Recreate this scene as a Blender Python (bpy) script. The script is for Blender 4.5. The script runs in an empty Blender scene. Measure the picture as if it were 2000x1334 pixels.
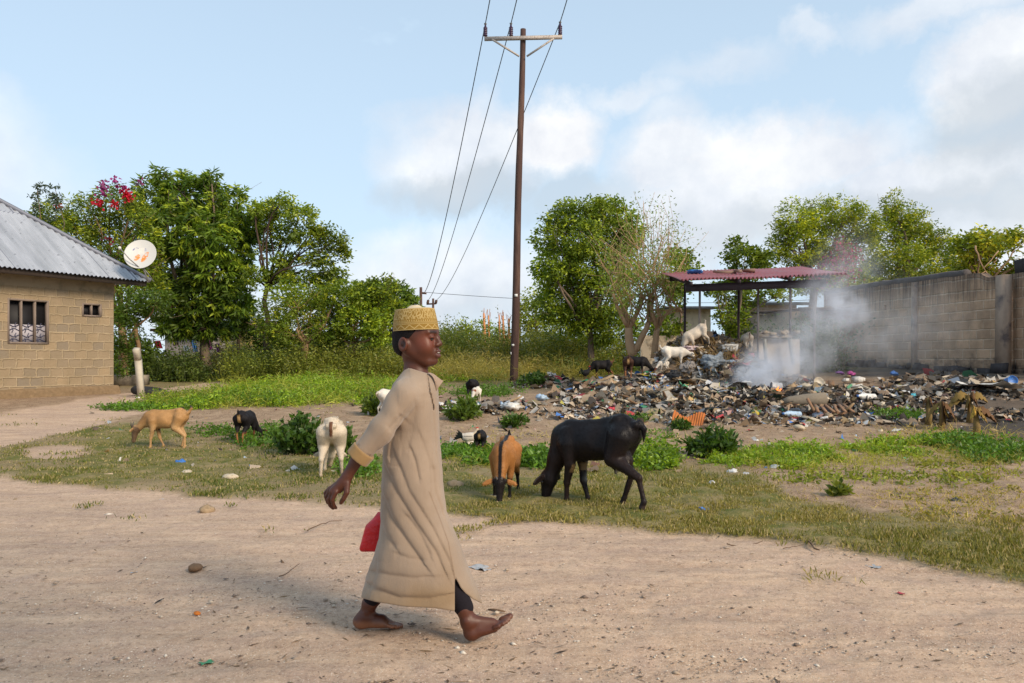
import bpy, math, random
import numpy as np
from mathutils import Vector, Matrix
random.seed(7); rng = np.random.default_rng(7)
R = math.radians
SC = bpy.context.scene; COL = SC.collection
F, CH, HZ = 1500.0, 1.12, 700.0          # focal length in photo pixels, camera height (m), horizon row

# ------------------------------------------------------------------ numeric helpers
def ss(a, b, x):
    t = np.clip((np.asarray(x, float)-a)/(b-a), 0, 1); return t*t*(3-2*t)
_h = np.random.default_rng(3).random((256, 256)).astype(np.float32)
def vn(x, y):
    x = np.asarray(x, float); y = np.asarray(y, float)
    xi = np.floor(x).astype(int); yi = np.floor(y).astype(int); fx = x-xi; fy = y-yi
    fx = fx*fx*(3-2*fx); fy = fy*fy*(3-2*fy)
    g = lambda i, j: _h[(i) & 255, (j) & 255]
    return (g(xi, yi)*(1-fx)+g(xi+1, yi)*fx)*(1-fy)+(g(xi, yi+1)*(1-fx)+g(xi+1, yi+1)*fx)*fy
def fbm(x, y, o=4):
    s = 0; a = .5
    for i in range(o): s = s+a*vn(x*2**i+17*i, y*2**i+5*i); a *= .5
    return s
_K = {}
def sn(P, f, seed=0):
    if seed not in _K:
        r = np.random.default_rng(seed+100); k = r.normal(size=(6, 3)); k /= np.linalg.norm(k, axis=1)[:, None]
        _K[seed] = (k*r.uniform(.7, 1.4, (6, 1)), r.uniform(0, 6.28, 6))
    k, ph = _K[seed]
    s = 0
    for i in range(6): s = s+np.sin(f*(P[..., 0]*k[i, 0]+P[..., 1]*k[i, 1]+P[..., 2]*k[i, 2])+ph[i])
    return s/6
def nrm(v): return v/np.maximum(np.linalg.norm(v, axis=-1, keepdims=True), 1e-9)

# ------------------------------------------------------------------ the lie of the land
MOUNDS = [(3.3, 13.3, 2.5, 1.25, .38), (4.25, 16.7, 1.3, 1.35, 1.22), (2.5, 15.8, 1.5, 1.0, .38), (6.3, 13.8, 1.5, .9, .14), (5.0, 15.0, 1.2, .8, .36),
          (-.55, 13.0, .95, .45, .13), (.9, 20.6, .9, .6, .26), (9.0, 10.2, 1.6, .8, .1), (3.9, 10.1, 3.2, .7, .05)]
def G(x, y):
    x = np.asarray(x, float); y = np.asarray(y, float)
    z = .30*ss(8.5, 16, y)+.26*ss(16, 32, y)+.3*ss(32, 90, y)
    z = z+.48*ss(4.5, 9.5, x)*ss(10.5, 16.5, y)*(1-ss(26, 40, y))
    for cx, cy, rx, ry, h in MOUNDS:
        q = ((x-cx)/rx)**2+((y-cy)/ry)**2
        z = z+h*np.exp(-q**1.25)
    z = z+.05*(fbm(x*.7+9, y*.7+3)-.5)*ss(5.5, 9, y)+.018*(fbm(x*1.6, y*2.6)-.5)
    return z
def gz(x, y): return float(G(x, y))
def heapd(x, y):
    d = np.zeros(np.shape(x))
    for cx, cy, rx, ry, a in ((3.3, 13.1, 2.7, 1.35, 1.15), (4.25, 16.6, 1.5, 1.3, 1.25), (5.9, 13.6, 2.0, .9, 1.1), (2.0, 14.9, 1.5, 1.1, 1.0), (5.0, 14.8, 1.8, 1.2, 1.0), (-.5, 12.9, 1.15, .5, 1.0), (.9, 20.4, 1.2, .8, .9), (8.2, 14.2, 2.0, 1.3, .30), (8.8, 15.6, 1.6, 1.2, .24), (9.3, 9.9, 1.6, .8, .30), (4.5, 12.2, 4.5, 1.0, .5)):
        d = np.maximum(d, a*(1-np.clip(np.hypot((x-cx)/rx, (y-cy)/ry), 0, 1.3)))
    return np.clip(d*1.9, 0, 1)
_cp = np.arange(-400, 2401, 5.0); _rp = np.arange(640, 1481, .5); _T = None
def _table():
    global _T
    Y = np.geomspace(1.5, 160, 1300)[:, None]; X = (_cp[None]-1000)/F*Y; py = HZ+(CH-G(X, Y))/Y*F
    mn = np.minimum.accumulate(py, 0); _T = np.zeros((len(_rp), len(_cp)))
    for j in range(len(_cp)):
        u, k = np.unique(-mn[:, j], return_index=True); _T[:, j] = np.interp(-_rp, u, 1/Y[k, 0])
def GPa(px, py):                          # photo pixels -> points on the land (arrays)
    if _T is None: _table()
    px = np.asarray(px, float); py = np.asarray(py, float)
    a = np.clip((px-_cp[0])/5, 0, len(_cp)-1.001); b = np.clip((py-_rp[0])*2, 0, len(_rp)-1.001); i = b.astype(int); j = a.astype(int); fa = a-j; fb = b-i
    Y = 1/((_T[i, j]*(1-fa)+_T[i, j+1]*fa)*(1-fb)+(_T[i+1, j]*(1-fa)+_T[i+1, j+1]*fa)*fb)
    X = (px-1000)/F*Y; return np.stack([X, Y, G(X, Y)], -1)
def GP(px, py): return GPa([px], [py])[0]
def W(px, py, Y): return np.array([(px-1000)/F*Y, Y, CH-(py-HZ)/F*Y])
def PX(x, y, z): return 1000+F*x/y, HZ+(CH-z)*F/y

# ------------------------------------------------------------------ mesh building
def org(p):
    v = np.zeros(3)
    while p is not None: v = v+np.array(p.location); p = p.parent
    return v
class MB:
    def __init__(s): s.V = []; s.Q = []; s.T = []; s.C = []; s.S = []; s.n = 0
    def add(s, V, Fc, col=(1, 1, 1), st=None):
        V = np.asarray(V, float).reshape(-1, 3); Fc = np.asarray(Fc, int)
        if len(V) == 0 or Fc.size == 0: return s
        (s.Q if Fc.shape[1] == 4 else s.T).append(Fc+s.n)
        c = np.asarray(col, float)
        s.C.append(np.broadcast_to(c, (len(V), 3)) if c.ndim == 1 else c)
        s.S.append(np.zeros((len(V), 2)) if st is None else np.asarray(st, float))
        s.V.append(V); s.n += len(V); return s
    def box(s, c, size, rot=None, col=(1, 1, 1), jit=0):
        c = np.asarray(c, float); h = np.asarray(size, float)/2
        v = np.array([[i, j, k] for i in (-1, 1) for j in (-1, 1) for k in (-1, 1)], float)*h
        if jit: v += rng.normal(0, jit, v.shape)
        st = np.stack([v[:, 0]+v[:, 1], v[:, 2]], -1)
        if rot is not None: v = v@np.asarray(rot).T
        return s.add(v+c, [[0, 1, 3, 2], [4, 6, 7, 5], [0, 4, 5, 1], [2, 3, 7, 6], [0, 2, 6, 4], [1, 5, 7, 3]], col, st)
    def tube(s, pts, rad, n=7, col=(1, 1, 1), flat=1.0):
        pts = np.asarray(pts, float); m = len(pts); rad = np.broadcast_to(np.asarray(rad, float), (m,))
        t = nrm(np.gradient(pts, axis=0)); up = np.array([0, 0, 1.]) if abs(t[:, 2]).mean() < .9 else np.array([1., 0, 0])
        a = nrm(np.cross(t, up)); b = np.cross(t, a)
        th = np.arange(n)*2*math.pi/n
        ring = (a[:, None]*np.cos(th)[None, :, None]*flat+b[:, None]*np.sin(th)[None, :, None])*rad[:, None, None]+pts[:, None]
        V = np.concatenate([ring.reshape(-1, 3), pts[:1], pts[-1:]])
        i = np.arange(m-1)[:, None]*n; j = np.arange(n)[None]; k = (j+1) % n
        Q = np.stack([i+j, i+k, i+n+k, i+n+j], -1).reshape(-1, 4)
        jj = np.arange(n); kk = (jj+1) % n
        s.add(V, Q, col); base = s.n-len(V)
        s.T.append(np.concatenate([np.stack([kk, jj, np.full(n, m*n)], -1), np.stack([(m-1)*n+jj, (m-1)*n+kk, np.full(n, m*n+1)], -1)])+base)
        return s
    def lathe(s, prof, n=20, M=None, col=(1, 1, 1), sx=1, sy=1, bump=None):
        prof = np.asarray(prof, float); m = len(prof); th = np.arange(n+1)*2*math.pi/n
        r = prof[:, 0][:, None]; V = np.stack([r*np.cos(th)*sx, r*np.sin(th)*sy, np.broadcast_to(prof[:, 1][:, None], (m, n+1))], -1)
        st = np.stack(np.broadcast_arrays(th[None]/(2*math.pi), np.linspace(0, 1, m)[:, None]), -1).reshape(-1, 2)
        V = V.reshape(-1, 3)
        if bump is not None: V = V+bump(V)
        if M is not None: V = V@np.asarray(M)[:3, :3].T+np.asarray(M)[:3, 3]
        i = np.arange(m-1)[:, None]*(n+1); j = np.arange(n)[None]
        return s.add(V, np.stack([i+j, i+j+1, i+n+2+j, i+n+1+j], -1).reshape(-1, 4), col, st)
    def grid(s, P, col=(1, 1, 1), st=None):
        a, b = P.shape[:2]; i = np.arange(a-1)[:, None]*b; j = np.arange(b-1)[None]
        return s.add(P.reshape(-1, 3), np.stack([i+j, i+j+1, i+b+1+j, i+b+j], -1).reshape(-1, 4), col, None if st is None else st.reshape(-1, 2))
    def build(s, name, mat, parent=None, loc=None, smooth=False, local=False):
        V = np.concatenate(s.V) if s.V else np.zeros((0, 3))
        o0 = np.zeros(3) if local else (org(parent) if parent is not None else np.asarray(loc if loc is not None else (0, 0, 0), float))
        if loc is not None and parent is None: o0 = np.asarray(loc, float)
        me = bpy.data.meshes.new(name)
        Q = np.concatenate(s.Q) if s.Q else np.zeros((0, 4), int); T = np.concatenate(s.T) if s.T else np.zeros((0, 3), int)
        me.vertices.add(len(V)); me.vertices.foreach_set('co', (V-(0 if local else o0)).astype(np.float32).ravel())
        L = np.concatenate([Q.ravel(), T.ravel()]); me.loops.add(len(L)); me.loops.foreach_set('vertex_index', L.astype(np.int32))
        tot = np.concatenate([np.full(len(Q), 4), np.full(len(T), 3)]); me.polygons.add(len(tot))
        me.polygons.foreach_set('loop_start', np.concatenate([[0], np.cumsum(tot)[:-1]]).astype(np.int32))
        me.update(calc_edges=True)
        C = np.concatenate(s.C); a = me.color_attributes.new('Col', 'FLOAT_COLOR', 'POINT')
        a.data.foreach_set('color', np.concatenate([C, np.ones((len(C), 1))], 1).astype(np.float32).ravel())
        S_ = np.concatenate(s.S)
        if S_.any():
            a = me.attributes.new('st', 'FLOAT2', 'POINT'); a.data.foreach_set('vector', S_.astype(np.float32).ravel())
        if smooth: me.polygons.foreach_set('use_smooth', np.ones(len(tot), bool))
        me.validate(); me.materials.append(mat)
        o = bpy.data.objects.new(name, me); COL.objects.link(o)
        if parent is not None: o.parent = parent
        elif loc is not None: o.location = tuple(loc)
        return o
def tag(o, label=None, cat=None, group=None, kind=None):
    for k, v in (('label', label), ('category', cat), ('group', group), ('kind', kind)):
        if v: o[k] = v
    return o
def thing(name, label, cat, loc=(0, 0, 0), rz=0, group=None):
    o = bpy.data.objects.new(name, None); COL.objects.link(o); o.empty_display_size = .1
    o.location = tuple(float(c) for c in loc); o.rotation_euler = (0, 0, rz)
    return tag(o, label, cat, group)
def rotz(a): c, s_ = math.cos(a), math.sin(a); return np.array([[c, -s_, 0], [s_, c, 0], [0, 0, 1.]])
def rnd_rot(tilt=1.0):
    return np.array((Matrix.Rotation(random.uniform(0, 6.28), 3, 'Z')@Matrix.Rotation(random.gauss(0, tilt), 3, 'X')@Matrix.Rotation(random.gauss(0, tilt), 3, 'Y')))

# ------------------------------------------------------------------ materials
def newmat(name):
    m = bpy.data.materials.new(name); m.use_nodes = True; nt = m.node_tree
    return m, nt, nt.nodes['Principled BSDF']
def nd(nt, t, **kw):
    n = nt.nodes.new(t)
    for k, v in kw.items():
        if k in n.inputs.keys(): n.inputs[k].default_value = v
        else: setattr(n, k, v)
    return n
def lk(nt, a, b): nt.links.new(a, b)
def mixc(nt, fac, a, b, typ='MIX'):
    n = nt.nodes.new('ShaderNodeMix'); n.data_type = 'RGBA'; n.blend_type = typ
    for sock, v in ((n.inputs[0], fac), (n.inputs[6], a), (n.inputs[7], b)):
        if isinstance(v, (float, int)): sock.default_value = v
        elif isinstance(v, (tuple, list)): sock.default_value = (*v[:3], 1)
        else: lk(nt, v, sock)
    return n.outputs[2]
def mth(nt, op, a, b=0.0, c=0.0, clamp=False):
    n = nt.nodes.new('ShaderNodeMath'); n.operation = op; n.use_clamp = clamp
    for i, v in enumerate((a, b, c)):
        if isinstance(v, (float, int)): n.inputs[i].default_value = v
        else: lk(nt, v, n.inputs[i])
    return n.outputs[0]
def noise(nt, scale, detail=4, vec=None, rough=.6, dist=0):
    n = nd(nt, 'ShaderNodeTexNoise', Scale=scale, Detail=detail, Roughness=rough, Distortion=dist)
    if vec is not None: lk(nt, vec, n.inputs['Vector'])
    return n.outputs['Fac']
def ramp(nt, fac, p0, p1, c0=(0, 0, 0), c1=(1, 1, 1)):
    n = nt.nodes.new('ShaderNodeMapRange'); n.inputs[1].default_value = p0; n.inputs[2].default_value = p1
    lk(nt, fac, n.inputs[0]); return n.outputs[0]
def objc(nt): return nd(nt, 'ShaderNodeTexCoord').outputs['Object']
def scl(nt, vec, s):
    n = nt.nodes.new('ShaderNodeMapping'); n.inputs['Scale'].default_value = s; lk(nt, vec, n.inputs[0]); return n.outputs[0]
def bump(nt, bs, h, strength=.5, dist=.01):
    b = nd(nt, 'ShaderNodeBump', Strength=strength, Distance=dist); lk(nt, h, b.inputs['Height']); lk(nt, b.outputs[0], bs.inputs['Normal'])
def M_(name, col, rough=.8, var=.25, nscale=8, bmp=.3, bdist=.005, metal=0, vcol=False, stretch=(1, 1, 1), spec=.3, dirt=None, dscale=2.5):
    """painted / natural surface: colour with mottling, optional vertex tint and dirt patches"""
    m, nt, bs = newmat(name); oc = scl(nt, objc(nt), stretch)
    n1 = noise(nt, nscale, 5, oc)
    c = mixc(nt, n1, tuple(x*(1-var) for x in col), tuple(min(1, x*(1+var)) for x in col))
    if vcol:
        a = nd(nt, 'ShaderNodeAttribute', attribute_name='Col'); c = mixc(nt, 1.0, c, a.outputs['Color'], 'MULTIPLY')
    if dirt is not None: c = mixc(nt, ramp(nt, noise(nt, dscale, 6, oc), .5, .68), c, dirt)
    lk(nt, c, bs.inputs['Base Color']); bs.inputs['Roughness'].default_value = rough; bs.inputs['Metallic'].default_value = metal
    bs.inputs['Specular IOR Level'].default_value = spec
    if bmp: bump(nt, bs, noise(nt, nscale*3, 5, oc), bmp, bdist)
    return m
def leafmat(name, trans=.35, rough=.45, spec=.35):
    m, nt, bs = newmat(name)
    a = nd(nt, 'ShaderNodeAttribute', attribute_name='Col')
    bs.inputs['Roughness'].default_value = rough; bs.inputs['Specular IOR Level'].default_value = spec
    lk(nt, a.outputs['Color'], bs.inputs['Base Color'])
    tr = nd(nt, 'ShaderNodeBsdfTranslucent'); lk(nt, mixc(nt, 1.0, a.outputs['Color'], (1.5, 1.35, .5), 'MULTIPLY'), tr.inputs['Color'])
    mx = nd(nt, 'ShaderNodeMixShader'); mx.inputs[0].default_value = trans
    lk(nt, bs.outputs[0], mx.inputs[1]); lk(nt, tr.outputs[0], mx.inputs[2])
    lk(nt, mx.outputs[0], nt.nodes['Material Output'].inputs['Surface'])
    return m

# ------------------------------------------------------------------ implicit surfaces (bodies, cloth)
def smin(a, b, k):
    h = np.clip(.5+.5*(b-a)/k, 0, 1); return b*(1-h)+a*h-k*h*(1-h)
def pd(p, P):
    if p[0] == 'c':
        a = np.asarray(p[1], np.float32); b = np.asarray(p[2], np.float32); ba = b-a; q = P-a
        t = np.clip((q@ba)/max(float(ba@ba), 1e-9), 0, 1)
        return np.linalg.norm(q-t[..., None]*ba, axis=-1)-(p[3]+t*(p[4]-p[3]))
    if p[0] == 'e':
        q = P-np.asarray(p[1], np.float32)
        if len(p) > 3 and p[3] is not None: q = q@np.asarray(p[3], np.float32)
        r = np.asarray(p[2], np.float32); k0 = np.linalg.norm(q/r, axis=-1); k1 = np.linalg.norm(q/(r*r), axis=-1)
        return k0*(k0-1)/np.maximum(k1, 1e-6)
    return p[1](P)
def pbb(p, m):
    if p[0] == 'c':
        a = np.asarray(p[1], float); b = np.asarray(p[2], float); r = max(p[3], p[4])+m; return np.minimum(a, b)-r, np.maximum(a, b)+r
    if p[0] == 'e': c = np.asarray(p[1], float); r = max(p[2])+m; return c-r, c+r
    return np.asarray(p[2][0], float)-m, np.asarray(p[2][1], float)+m
def ev(ops, P, lo=None, hi=None, full=False):
    D = np.full(P.shape[:-1], .25, np.float32)
    for op, p, k in ops:
        if full: idx = slice(None)
        else:
            a, b = pbb(p, k+.03); idx = np.nonzero(((lo < b) & (hi > a)).all(1))[0]
            if len(idx) == 0: continue
        d = pd(p, P[idx]).astype(np.float32); c = D[idx]
        if op == 'u': D[idx] = smin(c, d, k)
        elif op == 's': D[idx] = -smin(-c, d, k)
        elif op == 'd': D[idx] = c+d
    return D
def nets(ops, vox, pad=.02, bb=None):
    if bb is None:
        bbs = [pbb(p, 0) for o, p, k in ops if o == 'u']; lo = np.min([b[0] for b in bbs], 0)-pad; hi = np.max([b[1] for b in bbs], 0)+pad
    else: lo, hi = map(np.asarray, bb)
    B = 12; nb = np.ceil((hi-lo)/(vox*B)).astype(int)+1
    I = np.stack(np.meshgrid(*[np.arange(n) for n in nb], indexing='ij'), -1).reshape(-1, 3)
    c0 = lo+I*B*vox; cc = c0+B*vox/2
    dc = ev(ops, cc.astype(np.float32)[:, None, :], full=True)[:, 0]
    rad = B*vox*.87
    act = np.abs(dc) < rad*1.5+.012
    V = np.full(tuple(nb*B), 1.0, np.float32)
    Vb = V.reshape(nb[0], B, nb[1], B, nb[2], B)
    ia = I[~act]; Vb[ia[:, 0], :, ia[:, 1], :, ia[:, 2], :] = np.sign(dc[~act])[:, None, None, None]
    g = np.stack(np.meshgrid(*[np.arange(B)]*3, indexing='ij'), -1).reshape(-1, 3)
    ia = np.nonzero(act)[0]
    for s in range(0, len(ia), 1500):
        j = ia[s:s+1500]; P = (c0[j][:, None]+g[None]*vox).astype(np.float32)
        d = ev(ops, P, c0[j], c0[j]+B*vox)
        Vb[I[j, 0], :, I[j, 1], :, I[j, 2], :] = d.reshape(-1, B, B, B)
    ins = V < 0
    n = V.shape; cnt = np.zeros((n[0]-1, n[1]-1, n[2]-1), np.int8)
    for a in (0, 1):
        for b in (0, 1):
            for c in (0, 1): cnt += ins[a:n[0]-1+a, b:n[1]-1+b, c:n[2]-1+c]
    cells = np.stack(np.nonzero((cnt > 0) & (cnt < 8)), -1); ids = np.full(cnt.shape, -1, np.int32); ids[tuple(cells.T)] = np.arange(len(cells))
    acc = np.zeros((len(cells), 3)); w = np.zeros(len(cells))
    for ax in range(3):
        o = [x for x in range(3) if x != ax]
        for u in (0, 1):
            for v in (0, 1):
                s0 = cells.copy(); s0[:, o[0]] += u; s0[:, o[1]] += v; s1 = s0.copy(); s1[:, ax] += 1
                a = V[tuple(s0.T)]; b = V[tuple(s1.T)]; m = (a < 0) != (b < 0)
                t = np.where(m, a/np.where(m, a-b, 1), 0); p = s0.astype(float); p[:, ax] += t
                acc[m] += p[m]; w[m] += 1
    verts = lo+acc/w[:, None]*vox
    Fs = []
    for ax in range(3):
        o = [(ax+1) % 3, (ax+2) % 3]
        sl0 = [slice(1, n[i]-1) for i in range(3)]; sl0[ax] = slice(0, n[ax]-1); sl1 = list(sl0); sl1[ax] = slice(1, n[ax])
        a = ins[tuple(sl0)]; b = ins[tuple(sl1)]; e = np.stack(np.nonzero(a != b), -1)
        if not len(e): continue
        fl = a[tuple(e.T)]
        for i in range(3):
            if i != ax: e[:, i] += 1
        def cid(du, dv):
            q = e.copy(); q[:, o[0]] += du; q[:, o[1]] += dv; return ids[tuple(q.T)]
        f = np.stack([cid(-1, -1), cid(0, -1), cid(0, 0), cid(-1, 0)], -1)
        f[~fl] = f[~fl][:, ::-1]; Fs.append(f)
    Fq = np.concatenate(Fs); Fq = Fq[(Fq >= 0).all(1)]
    # one light smoothing pass
    E = np.concatenate([Fq[:, [0, 1]], Fq[:, [1, 2]], Fq[:, [2, 3]], Fq[:, [3, 0]]])
    sm = np.zeros_like(verts); ct = np.zeros(len(verts))
    for x in range(3): sm[:, x] = np.bincount(E[:, 0], verts[E[:, 1], x], len(verts))+np.bincount(E[:, 1], verts[E[:, 0], x], len(verts))
    ct = np.bincount(E[:, 0], minlength=len(verts))+np.bincount(E[:, 1], minlength=len(verts))
    verts = verts*.6+.4*sm/np.maximum(ct, 1)[:, None]
    return verts, Fq
def sdfobj(name, ops, vox, mat, parent, colf=None, xf=None, bb=None, keep=None):
    V, Fq = nets(ops, vox, bb=bb)
    C = colf(V) if colf is not None else (1, 1, 1)
    m = MB(); m.add(V, Fq, C); return m.build(name, mat, parent, local=True, smooth=True)
def c_(a, b, ra, rb): return ('c', a, b, ra, rb)
def e_(c, r, Rm=None): return ('e', c, r, Rm)
# ------------------------------------------------------------------ camera, sun, sky
cam = bpy.data.cameras.new('camera'); co = bpy.data.objects.new('camera', cam); COL.objects.link(co); SC.camera = co
cam.sensor_width = 36; cam.lens = 27; cam.shift_y = (HZ-667)/2000; cam.clip_end = 3000; cam.clip_start = .05
co.location = (0, 0, CH); co.rotation_euler = (R(90), 0, 0)
SUN_EL, SUN_AZ = 33, 48                  # sun behind the camera, to the right
sd = Vector((math.sin(R(SUN_AZ)), -math.cos(R(SUN_AZ)), math.tan(R(SUN_EL)))).normalized()
sl = bpy.data.lights.new('sun', 'SUN'); sl.energy = 2.8; sl.angle = R(20); sl.color = (1, .84, .64)
so = bpy.data.objects.new('sun', sl); COL.objects.link(so); so.rotation_euler = sd.to_track_quat('Z', 'Y').to_euler()
SC.view_settings.view_transform = 'Standard'; SC.view_settings.look = 'None'; SC.view_settings.exposure = 0.52
SC.cycles.use_denoising = True; SC.cycles.max_bounces = 6; SC.cycles.transparent_max_bounces = 8
SC.cycles.volume_step_rate = 1.5; SC.cycles.volume_bounces = 3; SC.cycles.diffuse_bounces = 3
SC.cycles.sample_clamp_indirect = 4

w = bpy.data.worlds.new('World'); SC.world = w; w.use_nodes = True; nt = w.node_tree; bg = nt.nodes['Background']
sky = nd(nt, 'ShaderNodeTexSky'); sky.sky_type = 'NISHITA'; sky.sun_disc = False
sky.sun_elevation = R(SUN_EL); sky.sun_rotation = R(180-SUN_AZ); sky.air_density = 1.0; sky.dust_density = 1.2; sky.ozone_density = 1.5
gen = nd(nt, 'ShaderNodeTexCoord').outputs['Generated']
SKYS = .10
wob = nd(nt, 'ShaderNodeTexNoise', Scale=7.0, Detail=7.0, Roughness=.62); lk(nt, gen, wob.inputs['Vector'])
wv = nt.nodes.new('ShaderNodeVectorMath'); wv.operation = 'MULTIPLY_ADD'; lk(nt, wob.outputs['Color'], wv.inputs[0])
wv.inputs[1].default_value = (.17, .17, .14); lk(nt, gen, wv.inputs[2])
def blob(px, py, rx, ry, hard=1.6, amp=1.0):
    d = Vector(((px-1000)/F, 1, (HZ-py)/F)).normalized(); d = d+Vector((.085, .085, .07))
    v = nt.nodes.new('ShaderNodeVectorMath'); v.operation = 'SUBTRACT'; lk(nt, wv.outputs[0], v.inputs[0]); v.inputs[1].default_value = d
    s_ = nt.nodes.new('ShaderNodeVectorMath'); s_.operation = 'MULTIPLY'; lk(nt, v.outputs[0], s_.inputs[0]); s_.inputs[1].default_value = (F/rx, F/max(rx, ry)*.9, F/ry)
    l = nt.nodes.new('ShaderNodeVectorMath'); l.operation = 'LENGTH'; lk(nt, s_.outputs[0], l.inputs[0])
    return mth(nt, 'MULTIPLY', mth(nt, 'MULTIPLY', mth(nt, 'SUBTRACT', 1.15, l.outputs['Value']), hard*1.45, clamp=True), amp)
def cloud_sum(lst):
    out = None
    for b in lst:
        v = blob(*b); out = v if out is None else mth(nt, 'MAXIMUM', out, v)
    return out
bright = cloud_sum([(1060, 265, 130, 88, 1.35, .92), (905, 300, 170, 95, 1.1, .75), (1350, 330, 150, 90, 1.2, .8), (1520, 310, 260, 80, 1.2, .85), (1430, 420, 260, 110, 1.0, .8),
                    (1820, 350, 190, 70, 1.3, .8), (1880, 470, 260, 90, 1.0, .7), (1980, 140, 120, 90, 1.5, .8), (900, 560, 300, 110, .9, .75), (1240, 180, 110, 35, .9, .5),
                    (1850, 15, 170, 40, 1., .55), (1400, 130, 110, 35, .8, .35), (560, 600, 500, 90, .8, .6), (1560, 75, 60, 30, 1., .4), (1330, 240, 70, 60, .9, .45), (-300, 300, 300, 160, 1, .6), (2400, 420, 500, 200, 1, .8)])
veil = mth(nt, 'MULTIPLY', ramp(nt, noise(nt, 3.2, 5, scl(nt, gen, (1, 1, 2.2))), .34, .70), .75)
sep = nd(nt, 'ShaderNodeSeparateXYZ'); lk(nt, gen, sep.inputs[0])
hz = nt.nodes.new('ShaderNodeMapRange'); lk(nt, sep.outputs['Z'], hz.inputs[0]); hz.inputs[1].default_value = .0; hz.inputs[2].default_value = .5; hz.inputs[3].default_value = .90; hz.inputs[4].default_value = .62
base_v = mth(nt, 'MAXIMUM', veil, hz.outputs[0])
K = 1/SKYS
skyc = mixc(nt, 1.0, sky.outputs[0], (.92, 1.0, 1.06), 'MULTIPLY')
c1 = mixc(nt, base_v, skyc, (.50*K, .63*K, .745*K))
greys = mth(nt, 'MULTIPLY', cloud_sum([(910, 385, 170, 55, 1.2, .8), (1120, 400, 150, 60, 1, .6), (1700, 420, 330, 50, 1.1, .7), (1960, 250, 110, 80, 1.1, .8), (1520, 455, 240, 50, 1., .6), (800, 620, 300, 50, 1., .4), (1950, 400, 140, 60, 1, .7)]), 1.0)
shade = ramp(nt, noise(nt, 9, 6, gen), .35, .7)
cw = mixc(nt, shade, (.55*K, .57*K, .62*K), (.78*K, .77*K, .76*K))
c2 = mixc(nt, bright, c1, cw)
c3 = mixc(nt, mth(nt, 'MULTIPLY', greys, .85), c2, (.40*K, .45*K, .50*K))
lk(nt, c3, bg.inputs['Color']); bg.inputs['Strength'].default_value = SKYS

# ------------------------------------------------------------------ ground regions (outlines as seen, laid back onto the land)
def inpoly(px, py, poly):
    r = np.zeros(px.shape, bool); n = len(poly)
    for i in range(n):
        x0, y0 = poly[i]; x1, y1 = poly[(i+1) % n]
        if y0 == y1: continue
        c = ((y0 > py) != (y1 > py)) & (px < (x1-x0)*(py-y0)/(y1-y0)+x0); r ^= c
    return r
EDGE_P = np.array([(-2600, 900), (-600, 915), (0, 935), (150, 950), (300, 965), (500, 980), (640, 986), (870, 1005), (1150, 1024), (1500, 1052), (1700, 1080), (1850, 1108), (2000, 1140), (2600, 1290), (3600, 1500)], float)
e3 = np.array([((p-1000)*1680/(q-700)/F, 1680/(q-700)) for p, q in EDGE_P])   # far edge of the sand road, in metres
def road_edge(x): return np.interp(x, e3[:, 0], e3[:, 1])
PATH = [GP(a, b)[:2] for a, b in ((462, 747), (400, 757), (330, 768), (230, 786), (120, 812), (0, 842), (-260, 900))]
PATH = np.array(PATH); PATHW = np.array([.9, .95, 1.0, 1.15, 1.2, 1.1, 1.0])
def path_d(x, y):
    d = np.full(np.shape(x), 9.0)
    for i in range(len(PATH)-1):
        a = PATH[i]; b = PATH[i+1]; ab = b-a; t = np.clip(((x-a[0])*ab[0]+(y-a[1])*ab[1])/(ab@ab), 0, 1)
        wd = PATHW[i]*(1-t)+PATHW[i+1]*t
        d = np.minimum(d, np.hypot(x-a[0]-t*ab[0], y-a[1]-t*ab[1])/wd)
    return d
def masks(x, y):
    px = 1000+F*x/np.maximum(y, .3); py = HZ+F*(CH-G(x, y))/np.maximum(y, .3)
    n1 = fbm(x*2.1, y*2.1)-.47; n2 = fbm(x*.8+40, y*.8+7)-.47; n3 = fbm(x*6, y*6)-.47
    e = road_edge(x)-y+.22*n1+.1*n3+.25*n2
    road = ss(-.10, .12, e)
    road = np.maximum(road, ss(1.08, .86, path_d(x, y)+.5*n1))
    lawn_far = np.interp(px, [-400, 0, 150, 300, 500, 700, 900, 1200, 1450, 1560, 1700, 2100], [830, 812, 815, 830, 866, 890, 905, 905, 915, 985, 1010, 1050])
    lawn = ss(-14, 16, py-lawn_far+60*n1+30*n2)*(1-road)
    bare = ss(.04, .16, n2+.4*n1)*.8
    lawn = lawn*(1-.55*bare)
    patch = ss(1.2, .7, np.hypot((px-110)/75, (py-885)/12)+1.2*n1)
    lawn = lawn*(1-patch); road = np.maximum(road, patch*.8)
    burn = np.clip(ss(1.25, .5, np.hypot((px-1860)/230, (py-790)/55)+1.3*n1)*.8+ss(1.15, .5, np.hypot((px-1500)/120, (py-772)/22)+n1)+ss(1.2, .6, np.hypot((px-1950)/110, (py-850)/30)+n1)*.8+ss(1.2, .3, np.hypot((px-1800)/320, (py-728)/16)+n1)*.8, 0, 1)
    gfar = ss(17, 24, y)*.85
    return road, lawn, burn, gfar, px, py
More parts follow.
